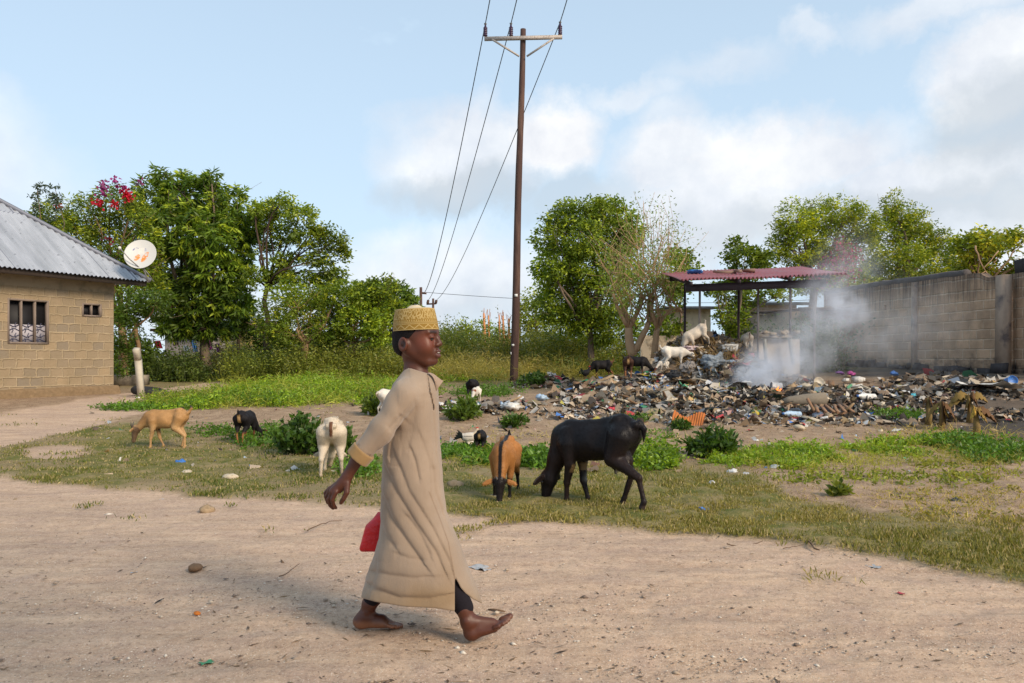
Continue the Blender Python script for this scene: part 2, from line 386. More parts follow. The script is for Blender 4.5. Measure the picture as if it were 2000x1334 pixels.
# graded fan of rows: fine near the camera, coarse to the horizon
ys = [-25, -15, -8, -4, -2, -.5, .5]; y = 1.2
while y < 700: ys.append(y); y += .022+.0042*max(0, y-1.5) if y < 40 else .05*y
ys = np.array(ys)
us = np.concatenate([-np.geomspace(14, 1.02, 40), np.linspace(-1, 1, 560), np.geomspace(1.02, 14, 40)])
YY, UU = np.meshgrid(ys, us, indexing='ij'); XX = UU*(np.abs(YY)*.78+.6)
rd, lw, bn, gf, _px, _py = masks(XX, YY)
ZZ = G(XX, YY)+.03*(1-rd)*ss(20, 5, YY)*(.5+fbm(XX*5, YY*5))
tr = fbm(XX*.9, YY*5.5+2*vn(XX*.5, YY)); ZZ += rd*(.030*(tr-.5)+.018*(fbm(XX*3.3, YY*6.5)-.5)+.012*(fbm(XX*13, YY*17, 3)-.45))*ss(22, 3, YY)
ZZ += (1-rd)*(.022*(fbm(XX*5, YY*5)-.5)+.016*(fbm(XX*19, YY*19, 2)-.4))*ss(30, 8, YY)
P = np.stack([XX, YY, ZZ], -1)
gm, nt, bs = newmat('earth')
a = nd(nt, 'ShaderNodeAttribute', attribute_name='Col'); sp = nd(nt, 'ShaderNodeSeparateColor'); lk(nt, a.outputs['Color'], sp.inputs[0])
ob = objc(nt)
fine = noise(nt, 60, 6, ob, .7); mid = noise(nt, 5, 6, ob); streak = noise(nt, 4, 5, scl(nt, ob, (.45, 2.6, 1)), .65); speck = noise(nt, 170, 2, ob)
sand = mixc(nt, ramp(nt, streak, .35, .68), (.415, .280, .190), (.565, .400, .278))
sand = mixc(nt, ramp(nt, mid, .42, .75), sand, (.42, .29, .215))
sand = mixc(nt, mth(nt, 'MULTIPLY', ramp(nt, fine, .40, .62), .55), sand, mixc(nt, 1, sand, (1.32, 1.36, 1.40), 'MULTIPLY')); sand = mixc(nt, mth(nt, 'MULTIPLY', ramp(nt, noise(nt, 22, 6, ob, .75), .50, .62), .7), sand, mixc(nt, 1, sand, (.70, .68, .68), 'MULTIPLY')); sand = mixc(nt, mth(nt, 'MULTIPLY', ramp(nt, noise(nt, 1.1, 4, scl(nt, ob, (.5, 1.6, 1))), .48, .62), .5), sand, mixc(nt, 1, sand, (.80, .80, .84), 'MULTIPLY'))
sand = mixc(nt, ramp(nt, speck, .61, .67), sand, (.70, .60, .48))
sand = mixc(nt, ramp(nt, noise(nt, 85, 3, ob), .63, .69), sand, (.16, .11, .085))
soil = mixc(nt, ramp(nt, fine, .38, .62), (.14, .088, .055), (.40, .27, .175)); soil = mixc(nt, ramp(nt, speck, .60, .68), soil, (.52, .42, .32)); soil = mixc(nt, ramp(nt, noise(nt, 24, 5, ob), .58, .66), soil, (.13, .10, .045)); soil = mixc(nt, ramp(nt, mid, .45, .65), soil, (.38, .27, .18))
turf = mixc(nt, ramp(nt, fine, .35, .65), (.085, .08, .025), (.30, .24, .10)); turf = mixc(nt, ramp(nt, mid, .45, .65), turf, (.10, .115, .028)); turf = mixc(nt, ramp(nt, noise(nt, 2.2, 6, ob), .55, .66), turf, (.26, .20, .10))
ash = mixc(nt, fine, (.02, .018, .017), (.12, .10, .085))
col = mixc(nt, sp.outputs[0], soil, sand); col = mixc(nt, sp.outputs[1], col, turf); col = mixc(nt, sp.outputs[2], col, ash)
lk(nt, col, bs.inputs['Base Color']); bs.inputs['Roughness'].default_value = .95; bs.inputs['Specular IOR Level'].default_value = .12
hh = mth(nt, 'ADD', mth(nt, 'MULTIPLY', fine, .6), mth(nt, 'ADD', mth(nt, 'MULTIPLY', speck, .35), mth(nt, 'MULTIPLY', streak, 1.3)))
bump(nt, bs, mth(nt, 'ADD', hh, noise(nt, 22, 6, ob, .75)), .5, .016)
Cc = np.stack([rd*(1-bn*.8), np.clip(np.maximum(lw, gf*(1-rd)), 0, 1), bn*(1-rd)], -1)
quads_road = rd[:-1, :-1] > .5
i = np.arange(len(ys)-1)[:, None]*len(us); j = np.arange(len(us)-1)[None]
Q = np.stack([i+j, i+j+1, i+len(us)+1+j, i+len(us)+j], -1)
def subgrid(sel, name):
    q = Q[sel]; u, inv = np.unique(q.ravel(), return_inverse=True)
    m = MB(); m.add(P.reshape(-1, 3)[u], inv.reshape(-1, 4), Cc.reshape(-1, 3)[u]); return m.build(name, gm, smooth=True)
tag(subgrid(~quads_road, 'ground'), kind='structure', label='grassy and littered waste ground'); tag(subgrid(quads_road, 'dirt_road'), kind='structure', label='pale sandy dirt road and side path')

# ------------------------------------------------------------------ foliage tools
LEAF = leafmat('foliage'); GRASS = leafmat('grass_blade', .3, .6, .2)
def leaf_quads(mb, base, d, L, Wd, col, up=None):
    n = len(base); d = nrm(d); rv = rng.normal(size=(n, 3)) if up is None else up
    side = nrm(np.cross(d, rv)); L = np.broadcast_to(L, (n,))[:, None]; Wd = np.broadcast_to(Wd, (n,))[:, None]
    V = np.stack([base, base+d*L*.45+side*Wd*.5, base+d*L, base+d*L*.45-side*Wd*.5], 1).reshape(-1, 3)
    Fq = np.arange(n*4).reshape(-1, 4)
    mb.add(V, Fq, np.repeat(np.broadcast_to(col, (n, 3)), 4, 0))
def tint(n, c0, c1, extra=None, pe=0.0):
    t = rng.random((n, 1)); c = np.asarray(c0)*(1-t)+np.asarray(c1)*t
    c = c*rng.uniform(.75, 1.25, (n, 1))
    if extra is not None: m = rng.random(n) < pe; c[m] = np.asarray(extra)*rng.uniform(.7, 1.2, (m.sum(), 1))
    return c
def shell_pts(n, c, r, lo=.5, hi=1.05, f=2.6, thr=-.12, seed=1, zmin=-1.0):
    c = np.asarray(c, float); r = np.asarray(r, float); out = []; got = 0
    while got < n:
        v = nrm(rng.normal(size=(n*2, 3))); rad = (lo**3+rng.random((n*2, 1))*(hi**3-lo**3))**(1/3)
        v = v[(v[:, 2] > zmin)]; rad = rad[:len(v)]
        rad = rad*(1+.30*sn(v*1.0, 4.5, seed)[:, None])*(1+.18*(rng.random((len(rad), 1)) < .08))
        p = c+v*rad*r; k = sn(p, f*2, seed+1)+.35*rng.random(len(p)) > thr; p = p[k]; out.append(p); got += len(p)
    return np.concatenate(out)[:n]
STY = {  # leaves per tuft, leaf length, width, droop, spread
 'mango': (9, .24, .055, -.9, 1.0), 'round': (9, .105, .060, -.1, 1.2), 'fine': (9, .10, .032, -.3, 1.3), 'almond': (9, .14, .062, -.4, 1.1), 'feather': (12, .075, .02, -.1, 1.6)}
def crown(mb, clumps, style, dens, c0, c1, extra=None, pe=0, scale=1.0, thr=-.12, seed=1, lo=.5):
    k, L, Wd, dr, spd = STY[style]; L *= scale; Wd *= scale; tips = []
    for c, r in clumps:
        r = np.asarray(r, float); area = (r[0]*r[1]*r[2])**(2/3)*4*math.pi; n = max(8, int(area*dens*2.3/scale**2)); 
        T = shell_pts(n, c, r, seed=seed, thr=thr, lo=lo); tips.append(T[:4])
        out = nrm((T-np.asarray(c))/r); tc = 1.85*tint(n, c0, c1, extra, pe)*(1+.42*sn(T, 2.2, seed+3))[:, None]*np.array([.98, 1.03, .62])
        base = np.repeat(T, k, 0); o = np.repeat(out, k, 0)
        base = base+rng.normal(size=base.shape)*L*(.12 if style == 'mango' else .55)
        d = nrm(rng.normal(size=base.shape)*np.array([1, 1, .5]))*spd+o*.6+np.array([0, 0, dr])*rng.uniform(.3, 1.2, (len(base), 1))
        leaf_quads(mb, base, d, L*rng.uniform(.65, 1.2, len(base)), Wd, np.repeat(tc, k, 0)*rng.uniform(.85, 1.15, (len(base), 1)))
    return tips
BARK = M_('bark', (.16, .115, .08), .9, .35, 9, .8, .02, vcol=True, stretch=(1, 1, .3))
def limb(mb, a, b, ra, rb, bend=.12, n=6, col=(1, 1, 1)):
    a = np.asarray(a, float); b = np.asarray(b, float); t = np.linspace(0, 1, n)[:, None]; L = np.linalg.norm(b-a)
    off = rng.normal(size=3)*bend*L; p = a+(b-a)*t+off*np.sin(t*math.pi)+rng.normal(size=(n, 3))*L*.012*(t > 0)*(t < 1)
    mb.tube(p, ra+(rb-ra)*np.linspace(0, 1, n), 6, col); return p
def tree(label, cat, Y, base, fork, cl, style, dens, c0, c1, name='tree', tr=.12, extra=None, pe=0, scale=1.0, thr=-.12, dY=None, barkc=(1, 1, 1), group=None, lo=.5, seed=None, depth=.8, twigs=3, flowers=None):
    """base, fork: pixels at distance Y; cl: crown clumps (px, py, rx, ry[, dy])"""
    seed = seed or int(rng.integers(1, 40))
    b = W(base[0], base[1], Y); b[2] = gz(b[0], Y)
    root = thing(name, label, cat, b, group=group); fk = W(fork[0], fork[1], Y)
    t = MB(); limb(t, b-np.array([0, 0, .1]), fk, tr, tr*.7, .03, 8, barkc)
    clumps = []
    for q in cl:
        dy = q[4] if len(q) > 4 else rng.uniform(-.5, .5)
        rx = q[2]/F*(Y+dy); rz = q[3]/F*(Y+dy); c = W(q[0], q[1], Y+dy); clumps.append((c, (rx, max(rx, rz)*depth, rz)))
    cm = MB(); tips = crown(cm, clumps, style, dens, c0, c1, extra, pe, scale, thr, seed, lo)
    for (c, r), T in zip(clumps, tips):
        p = limb(t, fk, c, tr*.42, tr*.12, .1, 7, barkc)
        for q in T[:twigs]:
            p2 = limb(t, p[random.randint(3, 5)], q, tr*.12, tr*.035, .1, 5, barkc)
            for _ in range(2): limb(t, p2[random.randint(2, 3)], q+rng.normal(size=3)*np.array(r)*.4, tr*.05, tr*.02, .1, 4, barkc)
    t.build('trunk', BARK, root, smooth=True); cm.build('crown', LEAF, root)
    if flowers:
        f = MB()
        for (fx, fy, fr, fc, n) in flowers:
            c = W(fx, fy, Y-.7); pts = c+rng.normal(size=(n, 3))*fr/F*Y*.5
            leaf_quads(f, pts, rng.normal(size=(n, 3)), .10, .085, tint(n, np.array(fc)*.8, fc))
        f.build('flowers', LEAF, root)
    return root
# ------------------------------------------------------------------ trees
DK0, DK1 = (.030, .055, .010), (.085, .120, .018); MD0, MD1 = (.050, .080, .012), (.135, .165, .024); YG0, YG1 = (.075, .105, .015), (.18, .19, .025)
tree('big dense mango tree with drooping leaf tufts behind the roof corner and dish', 'tree', 25, (404, 736), (400, 650),
     [(310, 395, 58, 48), (372, 385, 60, 42), (425, 405, 50, 45), (335, 450, 62, 50, -.9), (400, 465, 62, 50, -1), (455, 470, 42, 55), (350, 520, 60, 48, .5), (425, 530, 58, 48, -.6), (385, 590, 62, 42, -.4), (450, 580, 42, 42), (340, 600, 46, 36, .3),
      (413, 352, 11, 20), (352, 352, 14, 16), (315, 345, 11, 18), (480, 440, 30, 40), (395, 640, 60, 22, 0), (345, 640, 30, 20)],
     'mango', 17, DK0, DK1, tr=.19, extra=(.19, .22, .03), pe=.16, scale=1.12, name='mango_tree', flowers=[(336, 598, 7, (.5, .02, .03), 26), (455, 460, 9, (.35, .05, .02), 30)])
tree('slender tree with forked dark trunk and airy crown right of the mango tree', 'tree', 24, (512, 735), (522, 560),
     [(515, 430, 30, 30), (545, 405, 26, 16), (585, 425, 30, 20), (628, 440, 22, 18), (652, 475, 22, 22), (600, 465, 30, 16), (555, 460, 26, 18), (625, 505, 30, 14), (668, 500, 12, 18), (525, 490, 18, 16), (585, 545, 34, 14), (640, 550, 30, 18), (560, 390, 16, 9), (655, 535, 20, 14), (500, 410, 14, 14), (545, 535, 26, 14), (600, 585, 40, 18), (495, 540, 22, 18), (560, 505, 24, 12)],
     'almond', 20, MD0, MD1, tr=.10, extra=(.24, .25, .03), pe=.15, scale=.9, thr=.02, barkc=(.45, .4, .4), name='almond_tree')
r = tree('pale pollarded tree with thick lopped stubs behind the green scrub', 'tree', 22.5, (596, 712), (596, 672),
     [(560, 590, 50, 34), (610, 600, 52, 36), (655, 590, 48, 38), (580, 640, 48, 28), (530, 630, 34, 34), (640, 640, 40, 24)],
     'fine', 26, MD0, MD1, tr=.14, extra=(.24, .24, .03), pe=.12, scale=1.25, thr=.05, barkc=(1.9, 1.6, 1.3), name='pollarded_tree')
tree('leafy multi-stemmed tree just left of the far dark rounded tree', 'tree', 23, (692, 725), (695, 670),
     [(690, 585, 48, 34), (735, 600, 44, 34), (700, 630, 50, 30), (745, 560, 34, 18), (660, 650, 32, 26), (735, 650, 30, 26)],
     'round', 28, MD0, MD1, tr=.10, extra=(.22, .24, .03), pe=.16, scale=1.0, barkc=(1.4, 1.2, 1.0))
tree('dark rounded tree directly behind the cap of the boy', 'tree', 31, (765, 735), (765, 680),
     [(770, 590, 44, 38), (800, 610, 24, 40), (740, 580, 36, 30), (770, 640, 46, 40), (715, 575, 34, 26)],
     'mango', 15, DK0, DK1, tr=.18, extra=(.16, .20, .03), pe=.22, scale=1.0)
BG = 'trees massed behind the low house'
tree('sprawling tree with pink blossom sprays above the metal roof ridge', 'tree', 23, (240, 730), (238, 640),
     [(110, 425, 48, 38), (165, 420, 42, 36), (215, 405, 50, 40), (250, 430, 40, 40), (140, 465, 60, 40), (210, 475, 58, 45), (270, 480, 44, 50), (255, 545, 52, 46), (300, 540, 34, 40), (90, 455, 34, 36)],
     'fine', 30, DK0, MD1, tr=.15, extra=(.24, .24, .02), pe=.14, scale=1.25, barkc=(1.3, 1.1, .8), name='flowering_tree',
     flowers=[(204, 362, 9, (.30, .03, .20), 34), (203, 378, 9, (.30, .03, .20), 26), (228, 358, 9, (.34, .03, .22), 26), (240, 370, 8, (.38, .03, .20), 26), (244, 378, 8, (.62, .02, .05), 46), (250, 385, 8, (.62, .02, .05), 46), (193, 396, 9, (.6, .02, .05), 40), (222, 399, 7, (.6, .02, .04), 30), (112, 400, 6, (.5, .03, .02), 18), (275, 358, 6, (.3, .04, .2), 14), (216, 470, 8, (.2, .02, .04), 24)])
tree('dark shaded tree with lopped yellowish limbs beside the house corner', 'tree', 21, (275, 735), (265, 640),
     [(250, 600, 34, 34), (300, 590, 34, 30), (240, 650, 26, 40), (270, 620, 30, 26), (235, 700, 22, 34)], 'fine', 30, DK0, (.06, .085, .016), tr=.075, scale=1.2, barkc=(1.3, 1.1, .8))
for nm, x, y0, y1, wd in (('tall feathery sapling standing leftmost above the metal roof', 72, 470, 358, 17), ('short feathery sapling with flat top above the metal roof', 108, 460, 362, 20)):
    b = W(x, 700, 22); b[2] = gz(b[0], 22); root = thing('sapling', nm, 'sapling', b)
    t = MB(); limb(t, b, W(x, y1+8, 22), .03, .008, .02, 8); t.build('trunk', BARK, root)
    m = MB()
    for k in range(26):
        p = W(x+random.gauss(0, 2), random.uniform(y1, y0), 22); d = nrm(np.array([random.uniform(-1, 1), random.uniform(-1, 1), .1]))
        L = wd/F*22*random.uniform(.5, 1.1); n = 16; q = p+d*np.linspace(.1, 1, n)[:, None]*L
        leaf_quads(m, q, rng.normal(size=(n, 3))+np.array([0, 0, -.2]), .11, .035, tint(n, (.05, .075, .05), (.08, .11, .06)))
    m.build('crown', LEAF, root)
tree('large spreading tree with bright rounded crown right of the power pole', 'tree', 27, (1150, 738), (1150, 640),
     [(1105, 425, 42, 28), (1150, 408, 44, 18), (1195, 415, 40, 24), (1080, 470, 34, 30), (1130, 460, 50, 36, -.8), (1190, 460, 52, 36), (1225, 460, 28, 40), (1100, 520, 52, 30, -.4), (1160, 520, 54, 36), (1215, 520, 40, 38), (1072, 530, 26, 24), (1110, 575, 58, 34), (1170, 580, 56, 40), (1125, 620, 56, 30), (1190, 640, 60, 34), (1090, 600, 36, 30)],
     'almond', 20, MD0, MD1, tr=.15, extra=(.23, .26, .03), pe=.18, scale=1.0, thr=-.05, name='spreading_tree')
tree('yellow-green sunlit tree glimpsed between the power pole and the large spreading tree', 'tree', 40, (1040, 700), (1045, 660),
     [(1045, 585, 26, 20), (1035, 615, 28, 24), (1060, 640, 34, 26)], 'almond', 13, YG0, YG1, tr=.15, scale=1.4)
# thorny, lopped tree with many pale shoots
def shoot_tree():
    Y = 19.0; b = GP(1240, 700); b = np.array([(1242-1000)/F*Y, Y, gz((1242-1000)/F*Y, Y)])
    root = thing('lopped_tree', 'pale lopped tree with a fan of bare shoots and feathery leaves by the shelter', 'tree', b)
    t = MB(); pc = (2.6, 2.3, 1.9); stubs = []
    for x0, y0, x1, y1, r0, r1 in ((1238, 695, 1228, 640, .13, .10), (1228, 640, 1196, 570, .06, .04), (1228, 640, 1250, 600, .07, .05), (1250, 600, 1262, 575, .05, .04), (1238, 690, 1266, 630, .09, .07), (1278, 700, 1284, 640, .10, .07), (1284, 640, 1312, 600, .05, .03), (1266, 630, 1330, 608, .03, .015), (1284, 640, 1272, 590, .06, .05), (1228, 640, 1215, 600, .06, .05)):
        p = limb(t, W(x0, y0, Y), W(x1, y1, Y), r0, r1, .05, 6, pc); stubs.append(p[-1]); t.n
    lv = MB()
    for k in range(46):
        s = stubs[random.randrange(len(stubs))]+rng.normal(size=3)*.05; x = random.uniform(1165, 1345); top = random.uniform(385, 560) if 1215 < x < 1310 else random.uniform(440, 580)
        e = W(x, top, Y+random.uniform(-.8, .8)); p = limb(t, s, e, random.uniform(.012, .024), .004, .07, 8, pc)
        n = 120; q = p[rng.integers(2, 8, n)]+rng.normal(size=(n, 3))*np.array([.22, .22, .14])
        leaf_quads(lv, q, rng.normal(size=(n, 3)), .085, .026, tint(n, (.13, .20, .03), (.26, .34, .06)))
        for _ in range(4): limb(t, p[random.randint(3, 6)], p[random.randint(5, 7)]+rng.normal(size=3)*.25, .006, .003, .05, 4, pc)
    t.build('trunk', BARK, root, smooth=True); lv.build('crown', LEAF, root)
shoot_tree()
tree('small dark-leaved tree touching the left end of the shelter roof', 'tree', 21, (1335, 690), (1328, 600),
     [(1325, 500, 26, 16), (1340, 520, 24, 18), (1315, 545, 22, 18), (1330, 575, 26, 22), (1300, 640, 36, 20)], 'round', 30, DK0, MD1, tr=.05, scale=1.2, thr=.1)
tree('small upright tree poking above the middle of the shelter roof', 'tree', 23, (1450, 690), (1448, 560),
     [(1440, 478, 18, 14), (1462, 498, 26, 16), (1432, 505, 18, 14), (1480, 520, 26, 20), (1450, 540, 34, 20), (1500, 510, 20, 16)], 'round', 30, DK0, MD1, tr=.045, scale=1.15, thr=.08)
tree('broad bushy tree above the right half of the shelter roof', 'tree', 28, (1590, 720), (1590, 560),
     [(1555, 430, 40, 34), (1600, 425, 44, 34), (1650, 415, 40, 26), (1690, 440, 34, 34), (1560, 485, 50, 36), (1620, 480, 52, 40), (1680, 490, 44, 40), (1530, 470, 28, 30), (1600, 540, 60, 34), (1660, 550, 50, 34)],
     'fine', 36, MD0, (.17, .19, .02), tr=.18, extra=(.26, .26, .02), pe=.2, scale=1.35, thr=-.15, name='bushy_tree',
     flowers=[(1655, 500, 24, (.38, .05, .10), 150), (1620, 520, 26, (.30, .05, .10), 110), (1650, 532, 26, (.34, .05, .09), 130), (1640, 480, 12, (.4, .06, .08), 50), (1600, 545, 20, (.28, .04, .14), 60)])
tree('tall ragged tree rising behind the middle of the long block wall', 'tree', 29, (1770, 720), (1765, 560),
     [(1742, 400, 20, 24), (1762, 425, 30, 26), (1790, 440, 34, 26), (1735, 460, 40, 32), (1790, 480, 46, 36), (1830, 490, 32, 36), (1760, 520, 60, 36), (1820, 530, 46, 30), (1730, 545, 48, 34), (1860, 520, 30, 28)],
     'fine', 36, MD0, (.15, .17, .02), tr=.18, extra=(.27, .25, .03), pe=.16, scale=1.35, thr=-.15, name='ragged_tree')
tree('yellow-green tree with bare twigs leaning over the right end of the block wall', 'tree', 19.5, (1930, 700), (1925, 560),
     [(1890, 485, 30, 26), (1925, 475, 30, 22), (1960, 490, 34, 24), (1990, 480, 26, 26), (1900, 520, 36, 24), (1950, 525, 40, 24), (2010, 520, 40, 34)],
     'almond', 26, YG0, YG1, tr=.09, extra=(.30, .27, .03), pe=.2, scale=.95, thr=.04, barkc=(1.6, 1.4, 1.1))
tree('thicket tree filling the gap behind the shelter posts', 'tree', 26, (1420, 720), (1420, 650), [(1425, 575, 34, 24), (1465, 580, 30, 20), (1430, 620, 34, 22), (1455, 650, 30, 22), (1400, 565, 24, 14), (1530, 572, 30, 10)], 'round', 22, DK0, MD1, scale=1.2, extra=(.22, .24, .03), pe=.15)
for x, y, rx, ry, Y, lab, a, b in ((470, 620, 46, 44, 27, 'dim leafy tree between the mango tree and the slender tree', DK0, DK1), (545, 665, 50, 30, 26, 'dim shrubby tree under the slender tree', DK0, DK1), (630, 670, 46, 26, 25.5, 'dim shrubby tree behind the lopped stubs', DK0, MD0), (735, 690, 44, 24, 26, 'dim shrubby tree left of the boy', DK0, MD0), (265, 690, 40, 30, 24, 'dark leafy tree low beside the house corner', DK0, DK1), (330, 690, 0, 0, 0, '', 0, 0)):
    if rx: tree(lab, 'tree', Y, (x, 720), (x, y+10), [(x-rx*.4, y, rx*.6, ry), (x+rx*.4, y+2, rx*.6, ry*.9), (x, y-ry*.4, rx*.5, ry*.6)], 'almond', 17, a, b, tr=.07, scale=1.0)
k = 0
for x, y, rx, ry, Y, st, a, b, lab in ((875, 665, 34, 26, 44, 'round', DK0, MD1, 'dark low tree on the horizon just right of the boy'), (905, 650, 26, 20, 52, 'almond', MD0, YG1, 'loose pale tree on the horizon right of the boy'), (955, 650, 34, 22, 46, 'round', MD0, MD1, 'round green tree among the orange columns'),
     (985, 655, 24, 16, 48, 'fine', DK0, MD1, 'small dark tree beside the orange columns'), (1065, 668, 38, 22, 36, 'mango', YG0, YG1, 'clump of yellowish fronds at the foot of the large spreading tree'), (925, 672, 60, 22, 38, 'round', DK0, MD0, 'long dark hedge tree under the orange columns'),
     (1120, 675, 60, 24, 30, 'round', DK0, MD0, 'deep green bush under the large spreading tree'), (850, 680, 46, 20, 36, 'round', DK0, MD1, 'hedge tree just right of the face of the boy'), (820, 640, 20, 16, 60, 'round', MD0, MD1, 'far tree below the distant poles')):
    tree(lab, 'tree', Y, (x, 700), (x, y+8), [(x-rx*.4, y, rx*.6, ry), (x+rx*.4, y+2, rx*.6, ry*.9), (x, y-ry*.3, rx*.5, ry*.7)], st, 15*25/Y, a, b, tr=.08, scale=Y/28, group='trees along the horizon')

# bushes one can count
def bush(px, py, w_, h_, label, c0, c1, n=60, L=.09, Wd=.045, extra=None, pe=0, name='bush', stem=True, group=None, up=.9):
    b = GP(px, py); k = b[1]/F; rx = w_*k/2; rz = h_*k
    root = thing(name, label, 'plant' if h_ < 90 else 'bush', b, group=group); t = MB(); m = MB()
    for i in range(n):
        a = random.uniform(0, 6.28); q = math.sqrt(random.random()); h = rz*random.uniform(.5, 1)*(1-.45*q*q)
        e = b+np.array([math.cos(a)*rx*q, math.sin(a)*rx*q, h]); s = b+np.array([math.cos(a)*rx*q*.4, math.sin(a)*rx*q*.4, 0])
        p = limb(t, s, e, .006, .003, .05, 5, (.7, 1.1, .5))
        nn = 22; tt = rng.uniform(.3, 1.03, nn); pp = s+(e-s)*tt[:, None]+rng.normal(size=(nn, 3))*L*.25
        d = nrm(rng.normal(size=(nn, 3)))+np.array([0, 0, up*.5])+nrm((e-s)*np.array([1, 1, .2]))*.4
        leaf_quads(m, pp, d, L*rng.uniform(.6, 1.25, nn), Wd, tint(nn, c0, c1, extra, pe))
    t.build('stems', BARK, root); m.build('foliage', LEAF, root); return root
LG0, LG1 = (.035, .075, .012), (.08, .15, .02)
bush(1392, 897, 106, 66, 'bushy dark green weed standing alone in front of the rubbish heap', LG0, LG1, 70, .10, .035, up=.5)
bush(592, 888, 108, 80, 'dense dark green weed clump between the two rear-facing goats', (.03, .07, .012), (.08, .15, .02), 90, .085, .045)
bush(660, 890, 66, 60, 'small weed clump behind the cream goat', (.04, .08, .012), (.10, .17, .02), 40, .08, .04)
bush(1330, 842, 40, 24, 'little weed beside the rusty roofing sheet', LG0, LG1, 18, .08, .03)
bush(905, 822, 74, 50, 'bright weed clump growing on the small litter mound by the boy', (.06, .11, .015), (.15, .22, .03), 40, .11, .04)
bush(1640, 975, 30, 30, 'single yellowish weed seedling on the bare patch', (.08, .12, .02), (.2, .22, .03), 8, .08, .035)
bush(1010, 835, 60, 26, 'low weed clump beyond the brown goat', LG0, LG1, 24, .09, .035)
bush(1930, 700, 10, 10, 'tiny weed at the foot of the wall', LG0, LG1, 8)
bush(310, 738, 110, 56, 'dark leafy bush behind the concrete post', (.02, .045, .012), (.06, .10, .02), 120, .12, .07)
bush(1040, 752, 60, 24, 'low weed at the foot of the power pole', LG0, LG1, 30, .12, .05)
bush(730, 812, 50, 50, 'yellow-green weed at the white goat behind the boy', (.07, .12, .015), (.18, .24, .03), 30, .1, .04)

# ------------------------------------------------------------------ ground cover that nobody could count
def cover(name, label, patches, seed=5):
    """patches: (px, py, rx, ry, n, height m, leaf L, leaf W, c0, c1, k)"""
    m = MB()
    for (cx, cy, rx, ry, n, h, L, Wd, c0, c1, k) in patches:
        a = rng.uniform(0, 6.28, n); q = np.sqrt(rng.random(n))*(.65+.6*rng.random(n)); px = cx+rx*q*np.cos(a); py = cy+ry*q*np.sin(a)
        py = np.maximum(py, 709)
        P = GPa(px, py); P = P[(P[:, 1] < 60) & ((heapd(P[:, 0], P[:, 1]) < .25) | (h < .3)) & ((P[:, 1] > 18.3) | (h < .6)) & (vn(P[:, 0]*1.6+cx, P[:, 1]*1.2) > .25)]; nn = len(P)
        hh = h*rng.uniform(.35, 1.1, nn)*(.30+1.35*vn(P[:, 0]*.8+3, P[:, 1]*.7+cx))
        tc = 1.7*tint(nn, c0, c1)*(1+.35*sn(P, 1.3, 7))[:, None]*np.array([1.0, 1.02, .7])
        B = np.repeat(P, k, 0); H = np.repeat(hh, k); z = rng.random(len(B))
        lean = np.repeat(rng.normal(size=(nn, 2))*.28, k, 0)
        B = B+np.stack([lean[:, 0]*H*z, lean[:, 1]*H*z, H*z], -1)+rng.normal(size=B.shape)*np.array([L, L, L*.2])*.5
        d = rng.normal(size=B.shape)*np.array([1, 1, .5])+np.array([0, 0, .45])
        leaf_quads(m, B, d, L*rng.uniform(.6, 1.3, len(B)), Wd, np.repeat(tc, k, 0)*rng.uniform(.8, 1.2, (len(B), 1)))
        # stems
        leaf_quads(m, P, np.stack([rng.normal(size=nn)*.2, rng.normal(size=nn)*.2, np.ones(nn)], -1), hh*1.0, .008, tc*.8)
    return tag(m.build(name, LEAF), label, name.replace('_', ' '), kind='stuff')
BG0, BG1 = (.075, .125, .014), (.17, .24, .022)
OL0, OL1 = (.06, .075, .018), (.15, .14, .035); DR0, DR1 = (.13, .095, .045), (.24, .18, .09)
cover('green_weeds', 'bright green leafy weeds sprawling across the middle ground', [
 (560, 772, 130, 20, 2250, .26, 0.075, 0.031, BG0, BG1, 9), (680, 760, 120, 22, 2250, .28, 0.075, 0.031, BG0, BG1, 9), (440, 788, 150, 13, 1650, .20, 0.060, 0.025, LG0, BG1, 9), (330, 796, 90, 7, 450, .16, 0.060, 0.025, LG0, BG1, 8), (760, 770, 90, 26, 1350, .26, 0.075, 0.031, BG0, BG1, 9),
 (640, 742, 150, 14, 1950, .30, 0.090, 0.037, BG0, BG1, 9), (900, 735, 110, 12, 1050, .3, 0.090, 0.037, LG0, BG1, 8), (250, 800, 60, 5, 120, .12, 0.053, 0.025, LG0, LG1, 8), (950, 770, 70, 8, 390, .2, 0.068, 0.025, LG0, LG1, 8),
 (945, 898, 80, 16, 525, .16, 0.064, 0.028, LG0, LG1, 10), (1040, 905, 46, 16, 325, .15, 0.064, 0.028, LG0, LG1, 10), (880, 890, 50, 12, 200, .14, 0.064, 0.028, LG0, LG1, 9), (1275, 905, 50, 18, 375, .15, 0.060, 0.028, LG0, BG1, 10),
 (1440, 905, 70, 12, 300, .13, 0.051, 0.020, BG0, BG1, 10), (1530, 900, 90, 20, 650, .15, 0.051, 0.020, BG0, BG1, 10), (1640, 890, 110, 16, 650, .14, 0.051, 0.020, BG0, BG1, 10), (1770, 880, 90, 16, 525, .15, 0.051, 0.020, LG0, BG1, 10), (1950, 890, 80, 18, 475, .14, 0.060, 0.024, LG0, LG1, 9), (1870, 870, 60, 12, 200, .13, 0.051, 0.024, LG0, LG1, 9),
 (1760, 815, 60, 8, 180, .14, 0.053, 0.019, LG0, LG1, 8), (500, 862, 60, 18, 162, .12, 0.051, 0.024, LG0, LG1, 8), (430, 850, 60, 14, 125, .12, 0.051, 0.024, LG0, LG1, 8), (700, 920, 40, 20, 162, .10, 0.051, 0.024, LG0, LG1, 8), (540, 848, 40, 18, 112, .12, 0.051, 0.024, LG0, LG1, 8), (1250, 822, 40, 6, 90, .1, 0.038, 0.019, LG0, LG1, 7)])
